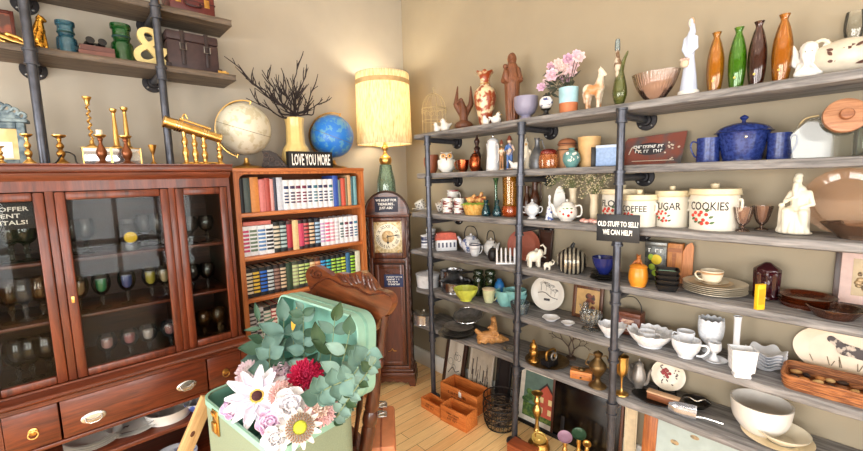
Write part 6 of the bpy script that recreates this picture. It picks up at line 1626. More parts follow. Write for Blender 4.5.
part('body', MB().lathe(sp(sc([(.001, 0), (.6, 0), (.9, .2), (1, .42), (.85, .64), (.45, .8), (.2, .86), (.001, .87)], r, h), 3), 72, rib=.025, ribn=12), two((44, 40, 36), (168, 160, 142), 7, .2, .4, .5, .6, kind='wave', stretch=(2.2, 2.2, .4)), t)
part('stalk', MB().tube(cat([V(0, 0, h*.84), V(r*.05, 0, h*.93), V(r*.15, 0, h)], 3), [r*.17, r*.15, r*.14, r*.12, r*.11, r*.1, r*.1], 10), BLACK, t)
c, r, h = itm(604, 257, 29, Z3, None, 283); r = min(r, .085); c, r, h = slid(c, r, h, min(c.y, -r-.006))
hs = h*.42
for k in range(3):
    rk = r*(1.02-.03*k); solo('plate', MB().lathe(hol([(.001, 0), (rk*.6, 0), (rk*.64, .003), (rk, .012)], .0025, 2), 36), BLACK, ('bottom', 'middle', 'top')[k]+' black plate of the stack under the cobalt bowl', 'plate', (c.x, c.y, c.z+.0125*k), 0, 'black plates under the cobalt bowl')
vessel('bowl', 'cobalt blue glazed bowl standing on black plates by the third pipe', 'bowl', V(c.x, c.y, c.z+.028), [(.001, 0), (.4, 0), (.42, .06), (.8, .5), (.98, .95), (1, 1)], r*.9, h-.028, mat((26, 36, 96), .15, var=.1))
c, r, h = itm(638.5, 255, 20, Z3, None, 288)
t = vessel('honey_jar', 'amber china honey jar with a bear on its lid right of the third pipe', 'jar', c, [(.001, 0), (.75, 0), (.8, .03), (1, .2), (1, .42), (.9, .55), (.86, .6)], r, h, mat((206, 132, 40), .25, var=.12), open_=False, solo_=False)
l = part('lid', MB().lathe(sp(sc([(.001, .6), (.9, .6), (.85, .66), (.5, .72), (.001, .73)], r, h), 2), 24), mat((196, 122, 40), .25), t)
mb = MB(); mb.ell((0, 0, h*.8), (r*.34, r*.3, h*.1)); mb.ell((0, -r*.05, h*.93), r*.24); limb(mb, [(-r*.3, -r*.2, h*.8), (-r*.5, -r*.3, h*.72)], [r*.12, r*.1]); limb(mb, [(r*.3, -r*.2, h*.8), (r*.5, -r*.3, h*.72)], [r*.12, r*.1])
for s in (-1, 1): mb.ell((s*r*.18, 0, h*1.01), r*.09)
part('bear', blob(mb, .0025, 2, 'bear'), mat((150, 86, 36), .4), l)
# boxes on the wall side
def uprt(px, pyt, wpx, y, k=3):
    return itm(px, pyt, wpx, k, y)
c, r, h = uprt(657, 241, 20, -.045); w_ = r*1.1
t = thing('tin_box', 'tall tin box with a lemon picture standing behind the black square bowls', 'tin', c, R(4))
part('box_body', MB().b2((-w_, -.03, 0), (w_, .03, h*.97), .003), two((60, 60, 56), (96, 96, 90), 40, .35, .4), t); part('lid', MB().b2((-w_-.001, -.031, h*.88), (w_+.001, .031, h), .003), mat((110, 110, 106), .3, .6), t)
part('lettering', scribble(w_*1.5, h*.15, 1, 9, .2), INK, t, loc=(0, -.0305, h*.78), label='pale illegible lettering')
mb = MB().ell((w_*.1, -.03, h*.55), (w_*.5, .003, h*.13)); part('lemon', mb, mat((224, 196, 50), .5), t)
mb = MB(); 
for (x, z) in ((-.3, .35), (.3, .3), (0, .2), (-.4, .6)): mb.ell((w_*x, -.03, h*z), (w_*.3, .002, h*.08))
part('lime_leaves', mb, mat((150, 176, 50), .5), t)
c, r, h = uprt(675, 243, 15, -.035); w_ = r*1.1
t = thing('wooden_box', 'tall slatted wooden box between the lemon tin and the orange board', 'box', c, R(3))
part('box_body', MB().b2((-w_, -.02, 0), (w_, .02, h), .002), wood((150, 86, 36), (206, 136, 66), 'z', 2, .5), t)
part('slats', MB().b2((-w_, -.024, h*.1), (w_, -.0202, h*.2)).b2((-w_, -.024, h*.78), (w_, -.0202, h*.88)).b2((-w_*.2, -.023, h*.2), (w_*.2, -.0202, h*.78)), wood((130, 70, 30), (180, 110, 54), 'x', 2, .5), t)
c, r, h = uprt(688, 242, 10, -.03); w_ = r*1.2
solo('cutting_board', MB().prism([(-w_, 0), (w_, 0), (w_, h*.9), (w_*.6, h), (-w_*.2, h*.93), (-w_, h*.7)], .014), wood((176, 104, 52), (216, 146, 88), 'z', 2, .5), 'orange wooden board leaning at the right of the slatted box', 'board', V(c.x, -.05, c.z), 0, rot=(R(-7), 0, R(6)))
c, r, h = itm(667, 268, 29, Z3, None, 293); s_ = r*.86; c, r, h = slid(c, r, h, min(c.y, -.15))
for k in range(4):
    last = k == 3; zz = h*.22*k; hh = h*.30
    mb = MB(); A = rrect(s_*2, s_*2, s_*.3, 4); n = len(A)
    vs = [(x*.72, y*.72, 0) for x, y in A]+[(x, y, hh) for x, y in A]+[(x*.93, y*.93, hh) for x, y in A]+[(x*.66, y*.66, hh*.2) for x, y in A]; fs = []
    for q in range(3):
        for i in range(n): j = (i+1) % n; fs.append((q*n+i, q*n+j, (q+1)*n+j, (q+1)*n+i))
    fs += [tuple(range(n)), tuple(3*n+i for i in range(n))]
    mb.add(vs, fs)
    b = thing('square_bowl', ('black square bowl, %s of the stack of four' % ('bottom', 'second', 'third')[k]) if not last else 'black square bowl with mint inside, topmost of the stack of four', 'bowl', V(c.x, c.y, c.z+zz), face(c)+R(4), 'stack of black square bowls')
    part('body', mb, BLACK, b)
    part('glaze', MB().add([(x*.925, y*.925, hh*.97) for x, y in A]+[(x*.67, y*.67, hh*.24) for x, y in A], [(i, (i+1) % n, n+(i+1) % n, n+i) for i in range(n)]+[tuple(n+i for i in range(n))]), mat((140, 190, 170), .3), b)
# plates with cup and saucer
c, r, h = itm(714, 282, 70, Z3, None, 304); r = min(r, .118); c, r, h = slid(c, r, h, -r-.012)
PLT = mat((226, 216, 196), .3, var=.03)
for k in range(5):
    rk = r*(1-.01*(k % 2)); solo('plate', MB().lathe(hol([(.001, 0), (rk*.62, 0), (rk*.66, .003), (rk*.96, .012), (rk, .0145)], .003, 2), 48), PLT, ('cream dinner plate, bottom of the stack under the cup', 'cream dinner plate, second from the bottom under the cup', 'cream dinner plate, third from the bottom under the cup', 'cream dinner plate, fourth from the bottom under the cup', 'cream dinner plate, top of the stack under the cup')[k], 'plate', (c.x, c.y, c.z+.0075*k), 0, 'stack of cream dinner plates')
zt = c.z+.0075*4+.004
solo('plate', MB().lathe(hol([(.001, 0), (r*.42, 0), (r*.45, .003), (r*.7, .011)], .003, 2), 40), mat((222, 196, 160), .3), 'tan rimmed side plate on top of the cream dinner plates', 'plate', (c.x-.012, c.y-.01, zt))
solo('saucer', MB().lathe(hol([(.001, 0), (r*.28, 0), (r*.3, .003), (r*.52, .012)], .003, 2), 36), PLT, 'cream saucer under the tan patterned cup', 'saucer', (c.x-.008, c.y-.01, zt+.0045))
cup('cream cup with a tan band on a saucer over the stacked dinner plates', V(c.x-.008, c.y-.01, zt+.009), r*.36, .05, two((226, 214, 190), (176, 130, 84), 6, .3, 0, .52, .56, stretch=(.3, .3, 9)), face(c)+R(200))
# dark purple ornate thing, yellow box, amber plates
c, r, h = itm(767, 262, 32, Z3, None, 296); c, r, h = slid(c, r, h, -.075); r *= .92
def tobacco(mb):
    mb.lathe(sp(sc([(.001, 0), (.9, 0), (.95, .06), (.8, .12), (.82, .7), (.95, .76), (.9, .84), (.5, .93), (.2, 1), (.001, 1)], r, h), 2), 20)
    for q in range(8): a = q*PI/4; limb(mb, [(r*.82*math.cos(a), r*.82*math.sin(a), h*.1), (r*.86*math.cos(a), r*.86*math.sin(a), h*.72)], [r*.13, r*.15]); mb.ell((r*.85*math.cos(a), r*.85*math.sin(a), h*.78), r*.17, n=10, m=8)
    mb.ell((0, -r*.85, h*.42), (r*.3, r*.14, h*.2)); mb.ell((0, -r*.8, h*.6), r*.2)
solo('glass_humidor', blob((lambda m: (tobacco(m), m)[1])(MB()), .003, 1), mat((52, 16, 22), .12, var=.2, coat=.5), 'dark plum coloured ornate lidded jar behind the yellow box', 'jar', c, face(c))
c, r, h = itm(760, 283, 17, Z3, None, 311); w_ = r*.62
t = thing('yellow_box', 'bright yellow carton standing at the edge of the fourth board', 'box', V(c.x, c.y, c.z), face(c)+R(48))
part('carton', MB().b2((-w_*1.1, -w_*.45, 0), (w_*1.1, w_*.45, h*.96), .001), mat((226, 180, 30), .5), t)
part('label', MB().b2((-w_*.8, -w_*.45-.0008, h*.2), (w_*.8, -w_*.45, h*.78)), mat((206, 150, 20), .5), t)
c, r, h = itm(807, 293, 66, Z3, None, 320); r = min(r, .115); c, r, h = slid(c, r, h, -r-.02)
for k in range(3):
    rk = r*(1-.02*k); solo('glass_plate', MB().lathe(hol([(.001, 0), (rk*.8, 0), (rk*.84, .003), (rk, .018)], .004, 2), 96, rib=.008, ribn=40), glass((120, 50, 20), .06, .82), ('bottom', 'middle', 'top')[k]+' amber brown ribbed glass plate of the stack on the fourth board', 'plate', (c.x, c.y, c.z+.011*k), 0, 'stack of amber glass plates')
a0 = onY(831, 300, -.06); zt = onY(833, 251, -.06).z
def relief(t, w, h, e, d):
    rr = random.Random(4); mb = MB()
    for k in range(40): mb.ell((rr.uniform(-.38, .38)*w, d, e+h*rr.uniform(.15, .85)), (rr.uniform(.004, .011), .003, rr.uniform(.004, .011)), n=8, m=6)
    part('relief', mb, two((170, 140, 100), (96, 80, 60), 50, .4, .3), t)
frame('picture_frame', 'dark framed picture with pink mount and brass relief on the fourth board', 'picture', V(a0.x+.105, -.035, ZS[3]), 0, .21, zt-ZS[3]+.02, DKW, mat((150, 130, 100), .4, .3), mw=.016, lean=6, paint=relief, mat2=mat((206, 176, 166), .6), mwid=.03)
t = solo('glass_dish', MB().lathe(hol([(.001, 0), (.045, 0), (.05, .004), (.07, .03), (.072, .034)], .004, 2), 72, rib=.01, ribn=24), glass((84, 44, 24), .06, .82), 'dark amber glass dish beside the amber plates at the right end', 'dish', (2.46, -.19, ZS[3]))
# ------------------------------------------------------------------ fifth board (z = .738)
STEEL = mat((176, 176, 178), .22, 1, var=.15)
def pan(label, px, pyt, pyb, w, m, lid=None, ang=0, long=False, group=None, k=4, name='pan', dy=0):
    c, r, h = itm(px, pyt, w, k, None, pyb); c, r, h = slid(c, r, h, min(c.y+dy, -r*.9-.008))
    t = vessel(name, label, 'pan', c, [(.001, 0), (.86, 0), (.92, .04), (.98, .8), (1.03, 1)], r, h, m, solo_=False, th=.0025, group=group)
    q = Matrix.Rotation(ang, 4, 'Z')
    if long: part('handle', MB().tube([q @ V(r*.95, 0, h*.85), q @ V(r*1.4, 0, h*.95), q @ V(r*2.2, 0, h*1.05)], [.004, .006, .007], 8), IRON, t)
    else:
        for s in (0, PI): part('handle', MB().tube(cat([V(r*.95, -r*.3, h*.75), V(r*1.25, -r*.2, h*.8), V(r*1.25, r*.2, h*.8), V(r*.95, r*.3, h*.75)], 4), .0035, 7, mx=Matrix.Rotation(ang+s, 4, 'Z')), m, t)
    if lid:
        l = part('lid', MB().lathe(sp([(.001, h), (r*1.04, h), (r*.9, h+r*.12), (r*.4, h+r*.22), (.001, h+r*.24)], 2), 32), lid, t)
        part('knob', MB().ell((0, 0, h+r*.3), (r*.12, r*.12, r*.08)), lid, l)
    return t, c, r, h
pan('white enamel casserole with a lid at the left end of the fifth board', 428, 274, 289, 24, mat((214, 216, 220), .25), mat((196, 198, 204), .2), R(150))
pan('stainless steel saucepan on the wall side behind the wide steel skillet', 452, 270, 286, 24, STEEL, None, R(20), True, dy=.05)
pan('wide low stainless steel skillet behind the yellow green bowl', 456, 280, 296, 32, STEEL, None, R(15), False, dy=.02)
c, r, h = itm(466, 288, 25, 4, None, 304)
vessel('bowl', 'yellow green scalloped china bowl on the fifth board', 'bowl', c, [(.001, 0), (.45, 0), (.45, .1), (.75, .45), (.95, .85), (1, 1)], r, h, mat((196, 206, 84), .3), seg=48, rib=.035, ribn=12)
for (px, lb) in ((478.5, 'dark green lidded glass jar, left of the pair on the fifth board'), (490.5, 'dark green lidded glass jar, right of the pair on the fifth board')):
    c, r, h = itm(px, 269, 12, 4, None, 292); c, r, h = slid(c, r, h, min(c.y, -.1))
    t = vessel('glass_jar', lb, 'jar', c, [(.001, 0), (.9, 0), (1, .05), (1, .65), (.7, .78), (.7, .82)], r, h, glass((40, 62, 36), .06, .8), open_=False, solo_=False, group='green glass jars')
    part('lid', MB().lathe(sp(sc([(.001, .82), (.85, .82), (.9, .88), (.8, .97), (.001, 1)], r, h), 2), 24), glass((46, 70, 40), .06, .85), t)
c, r, h = itm(499.5, 279, 11, 4, None, 293); c, r, h = slid(c, r, h, min(c.y, -.12))
vessel('vase', 'small round bright blue pottery vase beside the green jars', 'vase', c, [(.001, 0), (.6, 0), (.7, .06), (1, .45), (.8, .8), (.45, .92), (.5, 1)], r, h, mat((34, 112, 180), .3))
c, r, h = itm(489, 287, 13, 4, None, 304)
t = cup('pale green and cream china cup with lid next to the yellow green bowl', c, r, h*.85, mat((206, 210, 170), .3), R(10), prof=[(.001, 0), (.6, 0), (.7, .06), (.9, .5), (1, 1)])
part('lid', MB().lathe(sp([(.001, h*.85), (r*1.05, h*.85), (r*.9, h*.92), (r*.3, h*.97), (.001, h)], 2), 24), CREAM, t)
c, r, h = itm(505, 290, 19, 4, None, 308)
TQ = mat((136, 196, 196), .3)
cup('turquoise china cup with a loop handle left of the second pipe', c, r, h, TQ, R(175))
c, r, h = itm(516, 285, 19, 4, None, 297); c, r, h = slid(c, r, h, min(c.y, -.13))
for k in range(2): solo('dish', MB().lathe(hol(sc([(.001, 0), (.6, 0), (.65, .06), (.95, .8), (1, 1)], r*1.2, h*.6), .003, 2), 32), TQ, ('lower', 'upper')[k]+' turquoise dish of the pair nested behind the second pipe', 'dish', (c.x, c.y-.004*k, c.z+h*.2*k), 0, 'nested turquoise dishes')
c, r, h = itm(520, 302, 20, 4, None, 316); c, r, h = slid(c, r, h, min(c.y, -.2))
vessel('glass_dish', 'low clear pressed glass dish in front of the second pipe', 'dish', c, [(.001, 0), (.7, 0), (.75, .08), (.95, .7), (1, 1)], r, h, glass((170, 184, 190), .04, .45), seg=48, rib=.02, ribn=16)
# winter scene plate
c, r, h = itm(549, 276, 38, 4, -.05); r = h*.5
t = thing('plate', 'large white plate painted with a bare winter landscape, leaning on the fifth board', 'plate', V(c.x, c.y-.02, c.z), 0, rot=(R(-9), 0, R(10)))
q = Matrix.Translation((0, 0, r)) @ Matrix.Rotation(R(90), 4, 'X')
part('dish', MB().lathe(hol([(.001, 0), (r*.6, 0), (r*.65, .003), (r, .014)], .003, 2), 48, mx=q), mat((228, 222, 212), .25, var=.02), t)
rr = random.Random(12); mb = MB()
def tw(x, z, L, a, d):
    e = V(x+L*math.sin(a), -.0068, z+L*math.cos(a)); mb.tube([V(x, -.0068, z), e], max(.0005, L*.03), 4)
    if d:
        for s in (-1, 0, 1): tw(e.x, e.z, L*.62, a+s*.55+rr.uniform(-.2, .2), d-1)
for (x, z, L) in ((-.4, 1.1, .28), (.2, .95, .26), (-.1, 1.15, .22), (.42, .85, .2)): tw(x*r, z*r, L*r, rr.uniform(-.2, .2), 3)
mb.tube(cat([V(-.6*r, -.0066, .95*r), V(-.2*r, -.0066, 1.02*r), V(.2*r, -.0066, .8*r), V(.6*r, -.0066, .72*r)], 4), .0018, 5)
mb.b2((-.2*r, -.0075, .55*r), (.15*r, -.006, .68*r)); part('painting', mb, mat((70, 64, 66), .5), t)
for (px, pyt, pyb, w, lb) in ((551, 308, 323, 18, 'white leaf shaped dish in front of the winter scene plate'), (568, 311, 327, 14, 'small round white dish right of the leaf shaped dish')):
    c, r, h = itm(px, pyt, w, 4, None, pyb)
    o = solo('dish', MB().lathe(hol([(.001, 0), (r*.55, 0), (r*.6, .003), (r*.95, r*.35), (r, r*.4)], .0025, 2), 36, ruffle=(5 if w > 15 else 24, .06, 0, r*.4)), mat((222, 222, 224), .3), lb, 'dish', c, 0, rot=(0, 0, .3))
c, r, h = itm(591, 312, 23, 4, None, 333)
t = thing('crystal_bowl', 'clear cut crystal bowl on a foot before the brown framed picture', 'bowl', c)
part('bowl', MB().lathe(hol(sc([(.001, .28), (.3, .28), (.7, .42), (.95, .75), (1, 1)], r, h), .004, 2), 48, rib=.05, ribn=16), glass((196, 196, 190), .03, .4), t)
part('foot', MB().lathe(sp(sc([(.001, 0), (.8, 0), (.75, .06), (.2, .14), (.2, .28), (.001, .29)], r, h), 2), 48, rib=.04, ribn=16), glass((196, 196, 190), .03, .4), t)
c, r, h = itm(587, 300, 22, 4, -.09)
t = thing('figurine', 'clear glass figurine standing before the brown framed picture', 'figurine', V(c.x-.01, -.085, c.z)); mb = MB(); h *= .9; r *= .7
limb(mb, [(0, 0, h*.05), (0, 0, h*.45), (0, 0, h*.75)], [r*.8, r*.6, r*.4]); mb.ell((0, 0, h*.88), r*.38); limb(mb, [(-r*.4, 0, h*.6), (-r*.9, 0, h*.8)], [r*.2, r*.12]); limb(mb, [(r*.4, 0, h*.6), (r*.9, 0, h*.5)], [r*.2, r*.12])
part('body', blob(mb, .003, 2, 'body'), glass((206, 200, 190), .05, .5), t)
c, r, h = itm(588, 286, 30, 4, -.04)
def oldpic(t, w, h, e, d):
    rr = random.Random(2); mb = MB()
    for k in range(14): mb.ell((rr.uniform(-.2, .25)*w, d, e+h*rr.uniform(.2, .8)), (rr.uniform(.006, .016), .0012, rr.uniform(.006, .018)), n=8, m=6)
    part('painting', mb, two((120, 60, 40), (60, 44, 36), 50, .5), t)
frame('picture_frame', 'brown framed picture of an ochre scene leaning behind the crystal bowl', 'picture', V(c.x, -.06, c.z), R(3), r*2.15, h*1.0, wood((60, 34, 20), (110, 66, 38), 'z', 2, .4), mat((196, 156, 100), .5), mw=.018, lean=8, paint=oldpic)
c, r, h = itm(627, 301, 32, 4, -.12); w_ = r*.9; hb = h*.68; 
a_ = onY(627, 326, -.12); 
t = thing('tin_box', 'brown tin lunch box with a wire bail right of the third pipe', 'tin', V(c.x, -.10, c.z), R(2))
part('box_body', MB().b2((-w_, -.035, 0), (w_, .035, hb*.82), .004), mat((96, 52, 36), .4, var=.2), t); part('lid', MB().b2((-w_-.001, -.036, hb*.8), (w_+.001, .036, hb), .004), mat((110, 60, 40), .4, var=.2), t)
part('label', MB().b2((-w_*.75, -.0358, hb*.16), (w_*.55, -.0352, hb*.7)), two((206, 170, 150), (120, 60, 60), 50, .5), t)
part('bail_handle', MB().tube(cat([V(-w_*.9, 0, hb*.9), V(-w_*.7, 0, h*.98), V(w_*.3, 0, h*1.12), V(w_*.85, 0, h*.9), V(w_*.9, 0, hb*.88)], 4), .002, 6), IRON, t)
LACE = two((222, 225, 230), (234, 236, 240), 90, .25, 0, .45, .55, kind='voronoi', bump=.3)
def lace(label, px, pyt, pyb, w, n=14, k=4, lift=0, g=None, hs=1, dy=0):
    c, r, h = itm(px, pyt, w, k, None, pyb); c, r, h = slid(c, r, h, min(c.y+dy, -r*1.04-.006)); h *= hs
    return solo('lace_bowl', MB().lathe(hol(sc([(.001, 0), (.5, 0), (.52, .08), (.85, .6), (1, 1)], r, h), .003, 2), n*6, ruffle=(n, .03, h*.5, h, h*.045)), LACE, label, 'bowl', c, 0, g), c, r, h
lace('white milk glass bowl with a wavy rim behind the third pipe', 612, 324, 341, 30, 10)
o, c, r, h = lace('large round white milk glass bowl with a scalloped rim holding a cup', 650, 326, 353, 50, 16, hs=.75)
cup('white milk glass cup standing inside the large scalloped bowl', V(c.x-.012, c.y, c.z+.012), r*.38, .05, MILK, R(10))
c, r, h = itm(686, 325, 22, 4, None, 342); c, r, h = slid(c, r, h, min(c.y, -.14))
solo('saucer', MB().lathe(hol([(.001, 0), (r*.5, 0), (r*.55, .003), (r*1.1, .012)], .0025, 2), 36), MILK, 'white milk glass saucer under the tipped cup', 'saucer', c)
t = cup('white milk glass cup on the saucer behind the handled bowl', V(c.x, c.y, c.z+.006), r*.85, h*.72, MILK, R(200))
c, r, h = itm(711, 320, 28, 4, None, 344); c, r, h = slid(c, r, h, min(c.y, -.08))
vessel('compote', 'white milk glass grape compote with a toothed rim', 'compote', c, [(.001, 0), (.6, 0), (.55, .06), (.3, .14), (.35, .22), (.85, .42), (1, .75), (.96, 1)], r, h*1.05, LACE, seg=72, ruffle=(12, .02, h*.9, h*1.05, h*.025), th=.004)
c, r, h = itm(686, 339, 34, 4, None, 362)
t = cup('white milk glass bowl cup with a ring handle at the front of the fifth board', c, r*.92, h, LACE, R(0), prof=[(.001, 0), (.5, 0), (.52, .06), (.9, .5), (1, .85), (.97, 1)])
c, r, h = itm(714.5, 343, 16, 4, None, 358); c, r, h = slid(c, r, h, min(c.y, -.17))
solo('saucer', MB().lathe(hol([(.001, 0), (r*1.1, 0), (r*1.15, .003), (r*1.75, .010)], .0025, 2), 36), MILK, 'white saucer under the footed milk glass egg cup', 'saucer', (c.x, c.y, c.z))
vessel('egg_cup', 'small footed white milk glass egg cup on a saucer', 'egg cup', V(c.x, c.y, c.z+.0035), [(.001, 0), (.7, 0), (.7, .06), (.35, .3), (.4, .45), (.95, .6), (1, .85), (.95, 1)], r*.9, h, MILK)
c, r, h = itm(737, 316, 17, 4, None, 356); c, r, h = slid(c, r, h, min(c.y, -.13))
vessel('bud_vase', 'tall slim white milk glass bud vase behind the square planter', 'vase', c, [(.001, 0), (.95, 0), (1, .04), (.95, .2), (.55, .32), (.45, .5), (.5, .9), (.62, 1)], r*.9, h, MILK, th=.002)
c, r, h = itm(742, 348, 37, 4, None, 382); c, r, h = slid(c, r, h, min(c.y+.0, -.07)); s_ = r*.72
A = rrect(s_*2.1, s_*1.5, s_*.12, 3); n = len(A)
mb = MB(); vs = []; lv = [(.62, 0), (.66, .05), (.6, .12), (.72, .2), (.86, .24), (1, .98), (1.04, 1), (.92, 1), (.8, .3)]
for (k_, z_) in lv: vs += [(x*k_, y*k_, z_*h) for x, y in A]
fs = [(q*n+i, q*n+(i+1) % n, (q+1)*n+(i+1) % n, (q+1)*n+i) for q in range(len(lv)-1) for i in range(n)]+[tuple(range(n)), tuple((len(lv)-1)*n+i for i in range(n))]
solo('planter', mb.add(vs, fs), LACE, 'square footed white milk glass planter with embossed grapes', 'planter', V(c.x, c.y, c.z), face(c)+R(18))
c, r, h = itm(766, 339, 42, 4, None, 371); c, r, h = slid(c, r, h, min(c.y, -.105)); r = min(r, .082)
for k in range(5):
    solo('ruffled_bowl', MB().lathe(hol([(.001, 0), (r*.45, 0), (r*.5, .004), (r*.9, .022), (r, .027)], .0025, 2), 60, ruffle=(6, .06, .004, .027, .007)), MILK, ('white ruffled dessert bowl, bottom of the stack by the square planter', 'white ruffled dessert bowl, second from the bottom by the square planter', 'white ruffled dessert bowl, middle of the stack by the square planter', 'white ruffled dessert bowl, second from the top by the square planter', 'white ruffled dessert bowl, top of the stack by the square planter')[k], 'bowl', (c.x, c.y, c.z+.0115*k), R(15), 'stack of ruffled dessert bowls')
# quail platter
p0 = onY(792, 355, -.06); p1 = onY(868, 350, -.06); zt = onY(825, 327, -.05).z
t = thing('platter', 'large beige platter painted with a dog leaning behind the wicker tray', 'platter', V(p0.x+.155, -.035, ZS[4]), 0, rot=(R(-10), 0, 0)); hz = zt-ZS[4]+.01
q = Matrix.Translation((0, 0, hz/2)) @ Matrix.Rotation(R(90), 4, 'X') @ Matrix.Diagonal((.158, hz/2, 1, 1))
part('dish', MB().lathe(hol([(.001, 0), (.7, 0), (.76, .003), (1, .014)], .003, 0), 56, mx=q), mat((222, 200, 172), .3, var=.05), t)
mb = MB(); limb(mb, [(-.02, -.004, hz*.56), (.04, -.004, hz*.52)], [.022, .02]); limb(mb, [(-.02, -.004, hz*.58), (-.055, -.004, hz*.7)], [.014, .012]); limb(mb, [(.05, -.004, hz*.5), (.09, -.004, hz*.44)], [.012, .005])
for v in range(len(mb.v)): mb.v[v].y = -.006+(mb.v[v].y+.004)*.08
part('painted_dog', mb, two((60, 44, 40), (200, 180, 160), 40, .5, 0, .5, .56), t)
mb = MB(); rr = random.Random(31)
for k in range(16): x = rr.uniform(-.1, .12); mb.tube([V(x, -.0055, hz*.22), V(x+rr.uniform(-.015, .015), -.0055, hz*rr.uniform(.3, .42))], .0012, 4)
part('painted_grass', mb, mat((120, 104, 80), .6), t)
# wicker tray of pods
a = onZ(786, 388, ZS[4]); b = onZ(868, 414, ZS[4]); L = .36
t = thing('wicker_tray', 'orange wicker tray filled with seed pods at the right end of the fifth board', 'tray', V(2.53, -.165, ZS[4]), R(1)); WK = two((112, 62, 30), (176, 112, 64), 90, .6, 0, .4, .6, stretch=(.25, .25, 3), bump=.5)
A = rrect(L, .15, .03, 5); n = len(A)
vs = [(x, y, 0) for x, y in A]+[(x*1.04, y*1.1, .045) for x, y in A]+[(x*1.01, y*1.03, .045) for x, y in A]+[(x*.97, y*.93, .008) for x, y in A]
part('basket', MB().add(vs, [(q*n+i, q*n+(i+1) % n, (q+1)*n+(i+1) % n, (q+1)*n+i) for q in range(3) for i in range(n)]+[tuple(range(n)), tuple(3*n+i for i in range(n))]), WK, t)
part('rim', MB().tube([(x*1.03, y*1.07, .046) for x, y in A], .0055, 8, True), WK, t)
part('weave', MB().tube([(x*1.012, y*1.03, .014) for x, y in A], .004, 6, True).tube([(x*1.026, y*1.06, .03) for x, y in A], .004, 6, True), WK, t)
rr = random.Random(41)
PC_ = [(206, 140, 80), (226, 190, 130), (70, 50, 40), (150, 96, 60), (214, 170, 110), (50, 36, 32)]
for k in range(34):
    row_, col_ = divmod(k, 11); x = -.155+.031*col_+rr.uniform(-.006, .006); y = -.045+.045*(row_ % 3)+rr.uniform(-.006, .006); z = .02+(.012 if row_ == 3 else 0)
    solo('seed_pod', MB().ell((0, 0, 0), (rr.uniform(.012, .02), .008, .008), n=12, m=8), mat(PC_[k % 6], .6, var=.2), 'dried seed pod lying in the orange wicker tray', 'pod', (2.53+x, -.165+y, ZS[4]+z), rr.uniform(-.6, .6), 'seed pods in the wicker tray')

# ------------------------------------------------------------------ sixth board (z = .483)
def tray(label, loc, rx, ry, m, group=None, rim=.014, rot=0, wavy=0, name='tray'):
    q = Matrix.Diagonal((rx, ry, 1, 1))
    return solo(name, MB().lathe(hol([(.001, 0), (.72, 0), (.76, .003), (.95, rim), (1, rim*1.05)], .0025, 0), 56, mx=q, rib=wavy, ribn=20), m, label, 'tray', loc, rot, group)
pan('silver lidded dish at the left end of the sixth board', 424, 313, 326, 22, mat((200, 198, 196), .2, .8), mat((200, 198, 190), .2, .9), R(10), k=5, name='lidded_dish')
c, r, h = itm(456, 320, 38, 5, None, 342); c, r, h = slid(c, r, h, min(c.y, -.125)); r = min(r, .118)
for k in range(4):
    tray(('bottom', 'second', 'third', 'top')[k]+' tarnished silver tray of the stack on the sixth board', (c.x+.006*k, c.y+.003*k, c.z+.0165*k), r*(1.02-.06*k), r*(1.0-.08*k), TARNISH if k % 2 else SILVER, 'stack of silver trays', wavy=.015 if k > 1 else 0)
c, r, h = itm(459, 309, 34, 5, None, 338); 
t = thing('silver_bowl', 'tarnished silver bowl with an ornate rim tipped up over the stacked trays', 'bowl', V(c.x+.008, -.095, ZS[5]+.068), 0, rot=(R(14), 0, R(20)))
part('bowl', MB().lathe(hol([(.001, 0), (.05, 0), (.055, .004), (.085, .022), (.1, .028)], .003, 2), 56, rib=.02, ribn=18), TARNISH, t); part('rim', MB().torus((0, 0, .028), .1, .005, 40, 6), SILVER, t)
# carved driftwood piece
c, r, h = itm(492, 316, 36, 5, None, 350); c, r, h = slid(c, r, h, min(c.y, -.10)); r = min(r, .1)
def drift(mb):
    rr = random.Random(9)
    limb(mb, [(-r*.95, 0, h*.45), (-r*.5, -.01, h*.2), (0, 0, h*.14), (r*.5, 0, h*.2), (r*.95, 0, h*.14)], [r*.12, r*.26, r*.3, r*.24, r*.1])
    mb.ell((-r*.35, 0, h*.24), (r*.62, r*.34, h*.2), rot=(0, R(-14), 0)); mb.ell((r*.45, 0, h*.16), (r*.4, r*.3, h*.15)); limb(mb, [(r*.05, 0, h*.2), (r*.1, 0, h*.55), (r*.15, 0, h*.85)], [r*.3, r*.26, r*.14]); mb.ell((r*.1, 0, h*.9), r*.17)
    for k in range(9):
        a = rr.uniform(-1, 1); limb(mb, [(a*r*.4, -r*.1, h*.2), (a*r*.8, -r*.35, h*rr.uniform(.05, .2))], [r*.13, r*.07])
        limb(mb, [(r*.1, 0, h*rr.uniform(.3, .7)), (r*.1+rr.uniform(-.4, .4)*r, -r*.25, h*rr.uniform(.35, .8))], [r*.12, r*.07])
    for x in (-.75, -.4): mb.ell((x*r, -r*.2, h*.08), r*.15)
solo('wood_carving', blob((lambda m: (drift(m), m)[1])(MB()), .0035, 1), wood((140, 84, 40), (216, 164, 100), 'x', 3, .45, .2), 'golden carved wooden figure in a boat shape on the sixth board', 'carving', c, face(c))
c, r, h = itm(511, 333, 24, 5, None, 356); c, r, h = slid(c, r, h, min(c.y, -.15))
o = tray('small oval silver dish beside the golden wood carving', (c.x, c.y, c.z), min(r, .05), .04, SILVER)
c, r, h = itm(547, 348, 50, 5, None, 373); c, r, h = slid(c, r, h, min(c.y, -.128)); r = min(r, .118)
tray('round brass tray under the brass pepper mill and iron', (c.x, c.y, c.z), r, r*.98, DKBRASS)
TZ = ZS[5]+.004
c2 = V(c.x-.055, c.y-.045, TZ); h2 = .125
